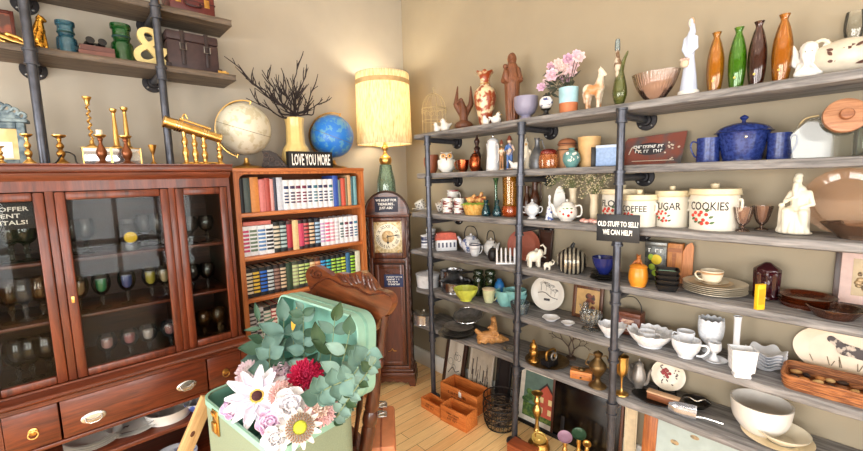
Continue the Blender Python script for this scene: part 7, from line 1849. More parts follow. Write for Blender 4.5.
solo('brass_mill', MB().lathe(sp(sc([(.001, 0), (1, 0), (1, .08), (.6, .14), (.85, .3), (.85, .5), (.5, .58), (.8, .66), (.55, .82), (.25, .88), (.35, .94), (.001, 1)], .027, h2), 3), 24), OLDBRASS, 'polished brass mill standing on the round brass tray', 'mill', c2)
t = thing('flat_iron', 'old black flat iron with a brass handle on the round brass tray', 'iron', V(c.x+.028, c.y-.005, TZ), face(c)+R(50))
part('sole', MB().prism([(-.05, -.028), (.02, -.028), (.045, -.012), (.055, 0), (.045, .012), (.02, .028), (-.05, .028)], .03, Matrix.Translation((0, 0, .015)), 'xy'), IRON, t)
part('handle', MB().tube(cat([V(-.035, 0, .03), V(-.035, 0, .07), V(.0, 0, .08), V(.032, 0, .07), V(.03, 0, .03)], 4), .006, 8), OLDBRASS, t)
part('wheel', MB().torus((0, 0, 0), .02, .005, 20, 7, mx=Matrix.Translation((.0, -.02, .048)) @ Matrix.Rotation(R(90), 4, 'X')), TARNISH, t)
c, r, h = itm(570, 330, 32, 5, -.05)
t = thing('coral_branch', 'dark brown branching coral fan standing by the wall on the sixth board', 'coral', V(c.x, -.04, ZS[5])); rr = random.Random(17); mb = MB()
def cor(p, a, L, d):
    e = p+V(L*math.sin(a), rr.uniform(-.006, .006), L*math.cos(a)); e.z = min(e.z, .185); mb.tube([p, e], [max(.0016, L*.09), max(.0013, L*.06)], 6)
    if d:
        for s in (-1, 1): cor(e, a+s*rr.uniform(.3, .7), L*rr.uniform(.6, .8), d-1)
mb.lathe([(.001, 0), (.03, 0), (.025, .008), (.001, .01)], 16); cor(V(0, 0, .006), -.25, .06, 4); cor(V(0, 0, .006), .35, .055, 4); part('branches', mb, mat((74, 56, 44), .7, var=.2), t)
c, r, h = itm(574, 367, 26, 5, None, 384); w_ = r*.85; c, r, h = slid(c, r, h, -.205); c.x = onZ(574, 383, ZS[5]).x
t = thing('drawer_box', 'small orange wooden box with a drawer and keys on top, front of the sixth board', 'box', V(c.x, c.y, c.z), face(c)-R(6)); hb = h*.95
part('case', MB().b2((-w_, -.025, 0), (w_, .03, hb), .002), wood((170, 96, 40), (222, 146, 76), 'x', 3, .4), t)
d = part('drawer', MB().b2((-w_*.86, -.029, hb*.12), (w_*.86, -.0252, hb*.6), .001), wood((150, 80, 34), (206, 130, 64), 'x', 3, .4), t); part('knob', MB().ell((0, -.033, hb*.36), .005), DKBRASS, d)
k_ = solo('key_bunch', MB().torus((0, 0, .004), .016, .003, 18, 6).tube([(-.02, .0, .005), (-.05, .01, .005), (-.055, .014, .005)], .003, 6).tube([(.015, .01, .006), (.04, .02, .006)], .0035, 6).ell((.0, -.014, .008), (.014, .01, .008)), DKBRASS, 'bunch of dark brass keys on the small orange drawer box', 'keys', (c.x, c.y, c.z+hb+.001), face(c))
c, r, h = itm(598, 350, 21, 5, None, 391); c, r, h = slid(c, r, h, min(c.y, -.14))
t = thing('urn', 'aged brass urn with two curled handles left of the third pipe', 'urn', c, face(c)); r *= .95
part('body', MB().lathe(sp(sc([(.001, 0), (.9, 0), (.85, .06), (.4, .14), (.28, .24), (.4, .3), (.85, .48), (.9, .6), (.55, .72), (.35, .8), (.5, .9), (.42, .93), (.15, .97), (.001, 1)], r, h), 3), 28), DKBRASS, t)
for s in (0, PI): part('handle', handle(MB(), r*.4, h*.84, r*.82, h*.55, r*.6, .003, s), DKBRASS, t)
c, r, h = itm(622, 356, 14, 5, None, 397); c, r, h = slid(c, r, h, min(c.y, -.17))
solo('goblet', MB().lathe(hol(sc([(.001, 0), (1, 0), (.95, .04), (.2, .1), (.18, .42), (.4, .48), (.85, .6), (.9, .85), (.95, 1)], r, h), .002, 3), 28), BRASS, 'shiny brass goblet just right of the third pipe on the sixth board', 'goblet', c)
c, r, h = itm(639, 358, 20, 5, None, 396); c, r, h = slid(c, r, h, min(c.y+.02, -.12))
teapot('tarnished silver coffee pot between the brass goblet and the floral plate', c, r*.8, h, TARNISH, R(175), name='coffee_pot', body=[(.001, 0), (.7, 0), (.6, .05), (.5, .1), (.9, .35), (1, .5), (.8, .75), (.6, .92), (.55, 1)])
c, r, h = itm(629, 366, 14, 5, None, 386); 
teapot('small tarnished silver teapot behind the brass goblet', V(c.x+.012, -.055, c.z), .04, .1, TARNISH, R(0))
# floral plate on dark stand
c, r, h = itm(667, 361, 32, 5, -.075); r = h*.44
t = thing('plate', 'cream plate with a dark red flower spray standing in a black holder', 'plate', V(c.x, -.06, c.z+.012), 0, rot=(R(-14), 0, R(18)))
q = Matrix.Translation((0, 0, r)) @ Matrix.Rotation(R(90), 4, 'X')
part('dish', MB().lathe(hol([(.001, 0), (r*.62, 0), (r*.66, .003), (r, .012)], .003, 2), 44, mx=q), mat((226, 212, 190), .3), t)
rr = random.Random(6); mb = MB(); m2 = MB()
for k in range(10): a = rr.uniform(0, 6.28); d = rr.uniform(0, .3)*r; mb.ell((d*math.cos(a)-r*.1, -.0062, r+d*math.sin(a)+r*.1), (r*.1, .0012, r*.1), n=8, m=6)
for k in range(16): a = rr.uniform(0, 6.28); d = rr.uniform(.3, .75)*r; p = V(d*math.cos(a), -.0066, r+d*math.sin(a)); leafmesh(m2, p, p+V(rr.uniform(-.2, .2)*r, 0, rr.uniform(-.2, .2)*r), r*.08, V(0, -1, 0), 0, 4)
part('flowers', mb, mat((140, 36, 40), .5), t); part('leaf_decoration', m2, mat((70, 44, 40), .5), t)
t = thing('plate_stand', 'black iron stand holding the cream floral plate', 'stand', V(c.x, -.065, ZS[5]), R(18))
part('frame', MB().tube([(-.035, -.03, .004), (-.035, .03, .004), (-.03, .045, .1)], .003, 6).tube([(.035, -.03, .004), (.035, .03, .004), (.03, .045, .1)], .003, 6).tube([(-.035, .0, .004), (.035, .0, .004)], .003, 6).tube([(-.035, -.03, .004), (-.035, -.034, .016)], .003, 6).tube([(.035, -.03, .004), (.035, -.034, .016)], .003, 6), IRON, t)
c, r, h = itm(652, 392, 42, 5, None, 414); c, r, h = slid(c, r, h, -.185)
tray('dark ornate oval tray at the front edge of the sixth board', (onZ(650, 404, ZS[5]).x, -.175, ZS[5]), .092, .06, mat((40, 38, 36), .3, .8, var=.4), rot=R(2), wavy=.02)
bc = onZ(661, 405, ZS[5]+.02)
t = thing('wooden_box', 'long narrow wooden box with a pale lid lying on the dark oval tray', 'box', V(bc.x-.012, -.165, ZS[5]+.0035), R(3))
part('box_body', MB().b2((-.062, -.016, 0), (.062, .016, .03), .002), wood((110, 60, 34), (150, 90, 52), 'x', 3, .5), t); part('lid', MB().b2((-.064, -.018, .0302), (.064, .018, .038), .002), wood((196, 150, 110), (222, 184, 146), 'x', 3, .5), t)
c, r, h = itm(699, 392, 30, 5, None, 408)
t = thing('skillet', 'dark silver handled basket dish behind the silver scoop', 'dish', V(c.x, min(c.y, -.09), c.z), R(15)); r = min(r, .07)
part('bowl', MB().lathe(hol([(.001, 0), (r*.6, 0), (r*.65, .003), (r*.95, .02), (r, .024)], .0025, 2), 40), mat((54, 50, 48), .3, .8, var=.3), t)
part('bail_handle', MB().tube(cat([V(-r*.95, 0, .022), V(-r*.5, -.02, .04), V(0, -.03, .035), V(r*.5, -.02, .045), V(r*.95, 0, .022)], 4), .003, 6), SILVER, t)
# scoop
sp_ = onZ(688, 413, ZS[5]); 
t = thing('scoop', 'silver scoop lying at the front edge of the sixth board', 'scoop', V(sp_.x-.012, -.215, ZS[5]), R(12))
def scoopf(u, v): a = PI*(v-.5)*1.1; w = .034*(1-.45*(1-u)**2*.5)*min(1, (u+.12)*2.5); return (-.05+.10*u, w*math.sin(a), .036-.034*math.cos(a)*(.75+.25*min(1, u*2)))
part('bowl', MB().sheet(scoopf, 10, 12, .0015), mat((206, 206, 212), .25, .8), t); part('handle', MB().tube([(.048, 0, .012), (.08, 0, .016), (.14, 0, .012)], [.006, .005, .006], 8), SILVER, t)
c, r, h = itm(760, 398, 67, 5, None, 448); c, r, h = slid(c, r, h, min(c.y, -r-.01)); r = min(r, .118); c, r, h = slid(c, r, h, -r-.015)
vessel('bowl', 'large plain white mixing bowl, biggest object on the sixth board', 'bowl', c, [(.001, 0), (.5, 0), (.6, .04), (.9, .4), (.99, .85), (1, 1)], r, h*.92, mat((226, 220, 212), .25, var=.02), th=.005, seg=44)
p = onZ(812, 447, ZS[5])
solo('plate', MB().lathe(hol([(.001, 0), (.07, 0), (.075, .003), (.11, .013)], .003, 2), 48), CREAM, 'cream plate under the shallow cream bowl at the right end of the sixth board', 'plate', (2.335, -.13, ZS[5]))
vessel('bowl', 'shallow cream bowl on a cream plate at the right end of the sixth board', 'bowl', V(2.35, -.14, ZS[5]+.0045), [(.001, 0), (.5, 0), (.52, .06), (.9, .7), (1, 1)], .085, .04, mat((222, 212, 190), .3, var=.03))

# ------------------------------------------------------------------ on the floor under the shelves
def crate(label, a, b, depth, h, n):
    """pine crate: front edge from a to b on the floor"""
    d = b-a; L = d.length; ang = math.atan2(d.y, d.x); c = (a+b)/2; th = .009
    t = thing('crate', label, 'crate', c, ang, 'small wooden crates'); W = wood((176, 88, 34), (222, 136, 66), 'x', 2, .5, .1)
    part('front_board', MB().b2((-L/2, 0, 0), (L/2, th, h), .0015), W, t); part('back_board', MB().b2((-L/2, depth-th, 0), (L/2, depth, h), .0015), W, t)
    part('end_board', MB().b2((-L/2, th, 0), (-L/2+th, depth-th, h), .0015), W, t); part('end_board', MB().b2((L/2-th, th, 0), (L/2, depth-th, h), .0015), W, t)
    part('bottom_board', MB().b2((-L/2+th, th, .002), (L/2-th, depth-th, .012)), W, t)
    part('stencil_lettering', scribble(L*.5, h*.5, n, int(L*1000)), mat((90, 40, 20), .6), t, loc=(-L*.03, -.0002, h*.52), label='faded dark stencilled lettering')
    return t
g = lambda x, y: onZ(360+x/4.065, 340+y/4.065, 0)
crate('smallest pine crate at the left front of the three on the floor', V(.595, -.425, 0), V(.775, -.425, 0), .085, .07, 2)
crate('middle sized pine crate at the right front of the three on the floor', V(.79, -.435, 0), V(.995, -.42, 0), .11, .105, 3)
crate('largest pine crate at the back of the three, under the shelves', V(.615, -.265, 0), V(.93, -.25, 0), .15, .125, 2)
tg = thing('price_tag', 'small white price tag hanging on a string inside the largest pine crate', 'tag', V(.80, -.268, .085)); part('tag', MB().b2((-.012, -.0015, 0), (.012, 0, .035), .0005), INK, tg); part('string', MB().tube([(0, -.001, .034), (0, -.0005, .05)], .001, 5), INK, tg)
# wire basket
bc = V(1.125, -.195, 0); bc = onZ(496, 424, 0); bc = V(1.085, -.21, 0)
t = thing('wire_basket', 'round black wire basket on the floor left of the second pipe', 'basket', bc); BW = mat((40, 36, 34), .5, .5, var=.3); rb, hb = .105, .19
for (z, k) in ((.004, .8), (.05, .95), (.09, 1.0), (.14, 1.0), (hb, .98)): part('hoop', MB().torus((0, 0, z), rb*k, .0035, 40, 6), BW, t)
for q in range(24):
    a = 2*PI*q/24; part('wire', MB().tube(cat([V(rb*.1*math.cos(a), rb*.1*math.sin(a), .004), V(rb*.8*math.cos(a), rb*.8*math.sin(a), .004), V(rb*1.0*math.cos(a+.15), rb*1.0*math.sin(a+.15), .09), V(rb*.98*math.cos(a+.3), rb*.98*math.sin(a+.3), hb)], 3), .0018, 5), BW, t)
rr = random.Random(77); mb = MB()
for q in range(130):
    a = rr.uniform(0, 6.28); z = rr.uniform(.01, .135); a2 = a+rr.uniform(.4, 1.4); r1 = rb*rr.uniform(.5, .9)
    mb.tube(cat([V(r1*math.cos(a), r1*math.sin(a), z), V(r1*.9*math.cos((a+a2)/2), r1*.9*math.sin((a+a2)/2), z+.012), V(r1*math.cos(a2), r1*math.sin(a2), z+rr.uniform(-.005, .01))], 3), .0022, 5)
o = solo('vine_twigs', mb, two((44, 34, 28), (110, 90, 70), 30, .7), 'tangle of dark vine twigs filling the round wire basket', 'twigs', bc+V(0, 0, .006)); o['kind'] = 'stuff'
# leaning pictures
def sketch(t, w, h, e, d):
    mb = MB(); rr = random.Random(5)
    for k in range(5): x = rr.uniform(-.3, .25)*w; z = e+h*rr.uniform(.25, .75); mb.torus((0, 0, 0), rr.uniform(.08, .16)*w, .0012, 20, 5, mx=Matrix.Translation((x, d-.0006, z)) @ Matrix.Rotation(R(90), 4, 'X'))
    mb.tube(cat([V(-.35*w, d-.0006, e+h*.2), V(-.1*w, d-.0006, e+h*.36), V(.1*w, d-.0006, e+h*.28), V(.35*w, d-.0006, e+h*.34)], 4), .003, 5); part('drawing', mb, mat((70, 66, 62), .6), t)
def fcorner(px0, py0, px1, py1, y): return onY(px0, py0, y), onY(px1, py1, y)
PW = mat((206, 196, 180), .6, var=.04)
frame('picture_frame', 'line drawing in a wide dark frame leaning on the wall behind the crates', 'picture', V(.555, -.105, .001), R(-2), .205, .36, DKW, PW, mw=.028, dep=.02, lean=12, paint=sketch)
def sepia(t, w, h, e, d):
    mb = MB(); rr = random.Random(15)
    for k in range(26): x = rr.uniform(-.42, .42)*w; z = e+h*rr.uniform(.05, .45); mb.tube([V(x, d-.0006, z), V(x+rr.uniform(-.02, .02)*w, d-.0006, z+h*rr.uniform(.08, .35))], rr.uniform(.0012, .004), 5)
    part('drawing', mb, mat((80, 70, 62), .6), t)
frame('picture_frame', 'sepia print with a pale margin leaning behind the largest crate', 'picture', V(.80, -.10, .001), R(2), .2, .37, mat((190, 180, 164), .5), mat((176, 164, 146), .6, var=.1), mw=.012, dep=.012, lean=11, paint=sepia)
frame('picture_frame', 'tall black framed panel leaning between the sepia print and the wire basket', 'picture', V(.985, -.09, .001), R(2), .11, .38, BLACK, mat((30, 28, 30), .4), mw=.02, dep=.02, lean=9)
def house(t, w, h, e, d):
    z0 = e
    part('grass', MB().b2((-w/2, d-.0012, z0), (w/2, d-.0002, z0+h*.3)), two((60, 90, 44), (110, 130, 60), 40, .6), t)
    part('house_front', MB().prism([(-w*.1, z0+h*.12), (w*.42, z0+h*.12), (w*.42, z0+h*.6), (w*.16, z0+h*.82), (-w*.1, z0+h*.6)], .001, Matrix.Translation((0, d-.0014, 0))), mat((186, 84, 64), .6), t)
    part('house_roof', MB().prism([(-w*.14, z0+h*.6), (w*.16, z0+h*.88), (w*.46, z0+h*.6), (w*.42, z0+h*.58), (w*.16, z0+h*.82), (-w*.1, z0+h*.58)], .001, Matrix.Translation((0, d-.002, 0))), mat((54, 44, 44), .6), t)
    mb = MB()
    for (x, z) in ((.0, .42), (.24, .42), (.0, .2), (.24, .2)): mb.b2((w*x, d-.0028, z0+h*z), (w*(x+.1), d-.002, z0+h*(z+.12)))
    part('windows', mb, mat((226, 206, 150), .6), t)
    mb = MB(); rr = random.Random(3)
    for k in range(16): mb.ell((-w*rr.uniform(.05, .45), d-.002, z0+h*rr.uniform(.15, .6)), (w*.09, .0012, h*.06), n=8, m=6)
    part('trees', mb, two((50, 84, 44), (90, 120, 60), 60, .6), t)
frame('picture_frame', 'painting of a red house with white mount in a black frame behind the second pipe', 'picture', V(1.265, -.10, .001), R(1), .33, .372, BLACK, mat((96, 120, 110), .6), mw=.022, dep=.02, lean=10, paint=house, mat2=mat((222, 216, 204), .6), mwid=.03)
# dark screen with a brown edge
t = thing('fire_screen', 'large black panel with a thin brown edge standing under the sixth board', 'screen', V(1.545, -.085, .001), 0, rot=(R(-6), 0, R(1)))
part('panel', MB().b2((-.185, 0, .0), (.185, .012, .362), .002), mat((5, 5, 6), .2, var=.1), t)
mb = MB(); mb.b2((-.197, -.004, 0), (-.185, .016, .372), .002).b2((.185, -.004, 0), (.197, .016, .372), .002).b2((-.185, -.004, .362), (.185, .016, .372), .002); part('edge', mb, wood((56, 28, 18), (96, 52, 34), 'z', 2, .4), t)
# framed chart at the right
p0 = onY(633, 451, -.1)
def chart(t, w, h, e, d):
    mb = MB(); rr = random.Random(25)
    for k in range(14): mb.ell((rr.uniform(-.4, .4)*w, d-.0004, e+h*rr.uniform(.1, .9)), (rr.uniform(.008, .02), .001, rr.uniform(.008, .016)), n=8, m=6)
    part('drawing', mb, two((176, 150, 110), (90, 90, 84), 30, .6), t)
frame('picture_frame', 'pale blue chart in a broad orange wood frame leaning at the lower right', 'picture', V(2.09, -.10, .001), 0, .50, .42, wood((140, 74, 34), (196, 118, 62), 'z', 2, .4), mat((176, 190, 186), .6, var=.06), mw=.06, dep=.02, lean=8, paint=chart)
frame('picture_frame', 'plain pale board leaning between the black screen and the orange framed chart', 'picture', V(1.775, -.06, .001), 0, .06, .36, mat((206, 190, 160), .6), mat((214, 196, 164), .6), mw=.008, dep=.01, lean=3)
# brass on the floor
t = thing('candlestick', 'tall turned brass candlestick on the floor before the black panel', 'candlestick', V(1.335, -.205, 0)); 
part('stem', MB().lathe(sp([(.001, 0), (.045, 0), (.045, .01), (.02, .02), (.012, .05), (.02, .08), (.012, .1), (.01, .15), (.022, .18), (.024, .21), (.012, .235), (.018, .255), (.01, .275), (.008, .29), (.001, .29)], 3), 24), BRASS, t); part('drip_pan', MB().lathe(hol([(.001, .29), (.02, .29), (.032, .302)], .002, 2), 24), BRASS, t)
def lampdish(label, px, py, z, w, m, y):
    c = onY(px, py, y); r = rad(c, w)
    t = thing('dish_candlestick', label, 'candlestick', V(c.x, y, 0), face(c), 'dish topped brass candlesticks')
    part('stem', MB().lathe(sp([(.001, 0), (.04, 0), (.04, .006), (.015, .014), (.009, .04), (.014, .06), (.008, .08), (.012, c.z-.05), (.007, c.z-.015), (.001, c.z-.012)], 2), 20), BRASS, t)
    part('dish', MB().lathe(hol([(.001, 0), (r*.5, 0), (r*.9, .008), (r, .012)], .003, 2), 32, mx=Matrix.Translation((0, 0, c.z-.012)) @ Matrix.Rotation(R(22), 4, 'X')), m, t)
lampdish('brass candlestick with a yellow dish, leftmost of the low ones on the floor', 539, 437, 0, 15, mat((206, 176, 96), .3, .4), -.26)
lampdish('brass candlestick with a pink glass dish on the floor', 565, 436, 0, 15, mat((164, 128, 148), .25), -.22)
lampdish('brass candlestick with a green glass dish on the floor', 579, 433, 0, 15, mat((54, 80, 58), .2), -.17)
lampdish('low brass candlestick at the right end of the group on the floor', 587, 443, 0, 9, BRASS, -.19)
t = thing('brass_pot', 'small round brass pot with a loop handle among the candlesticks', 'pot', V(1.40, -.265, 0))
part('body', MB().lathe(hol(sp([(.001, 0), (.03, 0), (.045, .03), (.045, .05), (.035, .07), (.038, .078)], 2), .003, 0), 28), OLDBRASS, t); part('bail_handle', MB().tube(cat([V(-.036, 0, .075), V(-.03, 0, .11), V(.03, 0, .11), V(.036, 0, .075)], 4), .003, 6), OLDBRASS, t)
t = thing('wooden_box', 'reddish wooden box on the floor at the foot of the second pipe', 'box', V(1.325, -.345, 0), R(2))
W = wood((120, 54, 28), (170, 88, 48), 'x', 2, .45)
part('box_body', MB().b2((-.055, -.05, 0), (.09, .03, .055), .002), W, t); part('lid', MB().b2((-.057, -.052, .0552), (.092, .032, .066), .002), W, t)
# ------------------------------------------------------------------ brass and oddments on top of the hutch
HT = 1.5926
def itl(px, pyt, wpx, x, zs):
    c = onX(px, 120, x)
    for _ in (0, 1):
        b = proj((x, c.y, zs))[1]; c = onX(px, (b+pyt)/2, x)
    c = V(x, c.y, zs); v = ray(px, pyt); hd = math.hypot(c.x-CAM.x, c.y-CAM.y)
    return c, rad(c, wpx), CAM.z+v.z/math.hypot(v.x, v.y)*hd-zs
def stick(label, px, pyt, w, x, prof, m, zs=HT, name='candlestick', group=None, candle=False):
    c, r, h = itl(px, pyt, w, x, zs)
    t = thing(name, label, 'candlestick', c, 0, group)
    hh = h*(.86 if candle else 1)
    part('stem', MB().lathe(sp(sc(prof, r, hh), 3), 24), m, t)
    part('drip_pan', MB().lathe(hol([(.001, hh*.9), (r*.45, hh*.9), (r*.85, hh*.95), (r*.9, hh)], .002, 2), 24), BRASS, t)
    if candle: part('candle', MB().lathe([(.001, hh*.94), (r*.42, hh*.94), (r*.42, h), (.001, h)], 36, rib=.06, ribn=12), mat((236, 222, 190), .5), t)
    return t
KN = [(.001, 0), (1, 0), (1, .06), (.6, .14), (.3, .22), (.55, .34), (.5, .44), (.25, .5), (.5, .6), (.45, .68), (.2, .76), (.3, .84), (.25, .9), (.001, .9)]
stick('brass candlestick before the blue grey frame, cut by the left frame edge', 1, 146, 11, .33, KN, BRASS)
stick('squat knobbed brass candlestick right of the blue grey frame', 28, 134, 15, .30, KN, BRASS)
stick('squat knobbed brass candlestick just right of the first iron pipe', 60.5, 135, 17, .30, KN, OLDBRASS)
solo('cable', MB().tube(cat([V(.33, -2.09, HT+.003), V(.34, -2.05, HT+.005), V(.3, -2.02, HT+.05), V(.29, -1.99, HT+.04), V(.31, -1.98, HT+.004), V(.345, -1.92, HT+.004), V(.34, -1.86, HT+.004)], 5), .003, 6), BLACK, 'thin black cable looped on the hutch top between two candlesticks', 'cable')
# weathered frame
c, r, h = itl(2, 104, 40, .2, HT); BG = two((70, 88, 98), (130, 146, 150), 30, .6, 0, .4, .6, bump=.4)
c.y -= .02; w_ = .085; 
t = thing('picture_frame', 'weathered blue grey carved frame at the left end of the hutch top', 'picture', V(.2, c.y, HT), 0, rot=(R(-4), 0, R(90)))
t.rotation_euler = (R(-4), 0, R(80)); hb = h*.72
mb = MB(); mb.b2((-w_, 0, 0), (-w_+.025, .03, hb), .004); mb.b2((w_-.025, 0, 0), (w_, .03, hb), .004); mb.b2((-w_+.025, 0, 0), (w_-.025, .03, .025), .004); mb.b2((-w_+.025, 0, hb-.025), (w_-.025, .03, hb), .004); mb.b2((-w_-.012, -.006, hb), (w_+.012, .036, hb+.014), .004)
f_ = part('frame', mb, BG, t)
mb = MB(); rr = random.Random(2)
for k in range(9):
    u = -w_*.95+w_*1.9*k/8; z = hb+.02+.04*(1-(u/w_)**2); mb.tube(cat([V(u, .01, z-.012), V(u+.012, -.002, z+.004), V(u+.002, -.004, z+.014), V(u-.01, .0, z+.004)], 4), .006, 7)
mb.prism([(-w_, hb+.012), (w_, hb+.012), (w_*.6, hb+.045), (0, hb+.06), (-w_*.6, hb+.045)], .014, Matrix.Translation((0, .014, 0))); part('carved_crest', mb, BG, f_)
part('picture', MB().b2((-w_+.025, .01, .025), (w_-.025, .02, hb-.025)), two((226, 206, 150), (206, 170, 110), 8, .5), t)
part('note', MB().b2((-w_*.1, .0085, .03), (w_*.5, .0098, hb*.55), .0005), INK, t)
# silver box with tall sticks standing on it
b0 = onX(83, 160, .27); b1 = onX(142, 160, .27); zt = onX(112, 147.5, .27).z-HT
t = thing('mirror_box', 'low mirrored silver box carrying three tall brass candlesticks', 'box', V(.22, (b0.y+b1.y)/2, HT)); wy = (b1.y-b0.y)/2
part('box_body', MB().b2((-.05, -wy, 0), (.05, wy, zt*.96), .003), mat((214, 216, 222), .12, .85, var=.1), t)
mb = MB()
for y in (-wy, -wy*.05, wy): mb.b2((.0502, y-.004 if y > -wy else y, 0), (.053, y+.004 if y < wy else y, zt))
mb.b2((-.052, -wy-.002, zt*.962), (.053, wy+.002, zt), .001); part('edging', mb, BRASS, t)
ZB2 = HT+zt
c, r, h = itl(89.5, 97, 9, .2, ZB2)
t = thing('candlestick', 'barley twist brass candlestick on the left end of the mirrored box', 'candlestick', c)
part('base', MB().lathe(sp(sc([(.001, 0), (1.3, 0), (1.3, .04), (.6, .08), (.5, .16), (.001, .16)], r, h), 2), 24), BRASS, t)
vs = []; fs = []; n = 12; K = 60
for i in range(K+1):
    z = h*(.16+.70*i/K); cx, cy = r*.3*math.cos(i*.55), r*.3*math.sin(i*.55)
    for j in range(n): a = 2*PI*j/n; vs.append((cx+r*.34*math.cos(a), cy+r*.34*math.sin(a), z))
for i in range(K):
    for j in range(n): fs.append((i*n+j, i*n+(j+1) % n, (i+1)*n+(j+1) % n, (i+1)*n+j))
part('twisted_stem', MB().add(vs, fs), BRASS, t); part('cup', MB().lathe(hol(sc([(.001, .85), (.5, .85), (.6, .92), (1.1, .98), (1.1, 1)], r, h), .002, 2), 20), BRASS, t)
TAP = [(.001, 0), (1.5, 0), (1.5, .03), (.9, .08), (.75, .12), (.6, .5), (.42, .85), (.5, .9), (.001, .9)]
stick('tall plain tapered brass candlestick, left of the pair on the mirrored box', 115, 109, 8.5, .2, TAP, BRASS, ZB2, group='tall brass candlesticks on the mirrored box')
stick('tall plain tapered brass candlestick, right of the pair on the mirrored box', 126, 107.5, 8.5, .19, TAP, BRASS, ZB2, group='tall brass candlesticks on the mirrored box')
RW = mat((128, 74, 44), .3, .6, var=.2)
VS = [(.001, 0), (1.2, 0), (1.1, .05), (.4, .14), (.7, .3), (.75, .45), (.4, .62), (.25, .75), (.4, .84), (.3, .9), (.001, .9)]
stick('turned copper coloured candlestick with a cream candle before the mirrored box', 101, 130, 15, .335, VS, RW, candle=True)
stick('turned copper coloured candlestick without candle before the mirrored box', 126.5, 136, 15, .335, VS, RW)
c, r, h = itl(153, 145, 9, .33, HT)
solo('brass_cup', MB().lathe(hol(sc([(.001, 0), (.9, 0), (.8, .06), (.25, .2), (.25, .5), (.6, .7), (1, 1)], r, h), .002, 3), 24), OLDBRASS, 'small flared brass cup alone between the mirrored box and the telescope', 'cup', c)
# brass telescope on a columned stand
a = onX(163, 121, .28); b = onX(221, 139, .28); d = (b-a); L = d.length; u = d.normalized()
t = thing('telescope', 'long brass telescope resting tilted on a stand of turned brass columns', 'telescope', V(.28, (a.y+b.y)/2, HT)); O = V(.28, (a.y+b.y)/2, HT)
P = lambda f: a+d*f-O
tb = part('barrel', MB().tube([P(0), P(.3), P(.301), P(.7), P(.701), P(1)], [.026, .026, .0235, .0235, .021, .021], 22), BRASS, t)
for f in (.02, .2, .24, .28, .66, .7, .74, .97): part('ring', MB().tube([P(f)-u*.003, P(f)+u*.003], [.0285 if f < .4 else .0255, .0285 if f < .4 else .0255], 22), mat((226, 196, 130), .2, 1, var=.1), tb)
part('finder', MB().tube([P(.28)+V(0, 0, .036), P(.82)+V(0, 0, .034)], .006, 10).tube(cat([P(.36)+V(0, 0, .03), P(.34)+V(0, 0, .05), P(.38)+V(0, 0, .065), P(.42)+V(0, 0, .045)], 3), .004, 7), BRASS, tb)
for f in (.33, .5, .67, .95):
    z = P(f).z-.022; pr = sp([(.001, 0), (.022, 0), (.022, .008), (.009, .02), (.015, z*.4), (.008, z*.55), (.014, z*.72), (.007, z*.85), (.01, z), (.001, z)], 3)
    part('column', MB().lathe(pr, 20, c=(0, P(f).y, 0)), BRASS, t)
part('cross_bar', MB().tube([V(0, P(.33).y, .012), V(0, P(.95).y, .012)], .005, 8), BRASS, t)

# ------------------------------------------------------------------ on the two high shelves
XF = .15
c, r, h = itl(1, 8, 24, .12, ZA); c.y += .0
frame('picture_frame', 'dark red framed picture at the left end of the lower high shelf', 'picture', V(.10, c.y-.03, ZA), R(90), .14, h*1.05, mat((90, 40, 30), .4), two((150, 80, 60), (90, 60, 50), 20, .5), mw=.012, lean=6)
c, r, h = itl(8, 28, 26, .17, ZA)
t = thing('gold_branch', 'gilt branch ornament lying before the dark red picture', 'ornament', V(.17, c.y, ZA), R(80)); mb = MB(); rr = random.Random(9)
for k in range(9):
    p = V(rr.uniform(-.05, .02), rr.uniform(-.02, .02), rr.uniform(.02, .055)); limb(mb, [p, p+V(.035, 0, -.012), p+V(.07, rr.uniform(-.01, .01), -p.z+.008)], [.008, .007, .004], 8)
limb(mb, [(-.06, 0, .01), (0, 0, .012), (.07, 0, .008)], [.01, .011, .006]); part('body', blob(mb, .003, 1, 'body'), BRASS, t)
c, r, h = itl(39, 14, 17, .15, ZA); r *= 1.45
def gcat(mb):
    mb.ell((r*.3, 0, h*.2), (r*.95, r*.6, h*.21)); limb(mb, [(r*.3, 0, h*.3), (0, 0, h*.55), (-r*.1, 0, h*.75)], [r*.75, r*.6, r*.4]); mb.ell((-r*.25, 0, h*.87), (r*.42, r*.36, h*.1)); mb.ell((-r*.6, 0, h*.84), (r*.2, r*.2, h*.05))
    for s in (-1, 1): limb(mb, [(-r*.35, s*r*.2, h*.5), (-r*.5, s*r*.22, h*.2), (-r*.52, s*r*.22, h*.03)], [r*.2, r*.14, r*.14]); limb(mb, [(r*.1, s*r*.45, h*.15), (-r*.3, s*r*.5, h*.04)], [r*.22, r*.12]); limb(mb, [(-r*.15, s*r*.24, h*.94), (-r*.12, s*r*.26, h*.99)], [r*.12, r*.05])
    limb(mb, [(r*.8, 0, h*.1), (r*.95, -r*.3, h*.05), (r*.6, -r*.7, h*.04)], [r*.12, r*.1, r*.08])
solo('leopard_figurine', blob((lambda m: (gcat(m), m)[1])(MB()), .003, 1), two((206, 150, 60), (120, 80, 30), 60, .25, 1, .56, .62), 'gilt seated leopard figurine right of the first iron pipe', 'figurine', c, face(c)+PI)
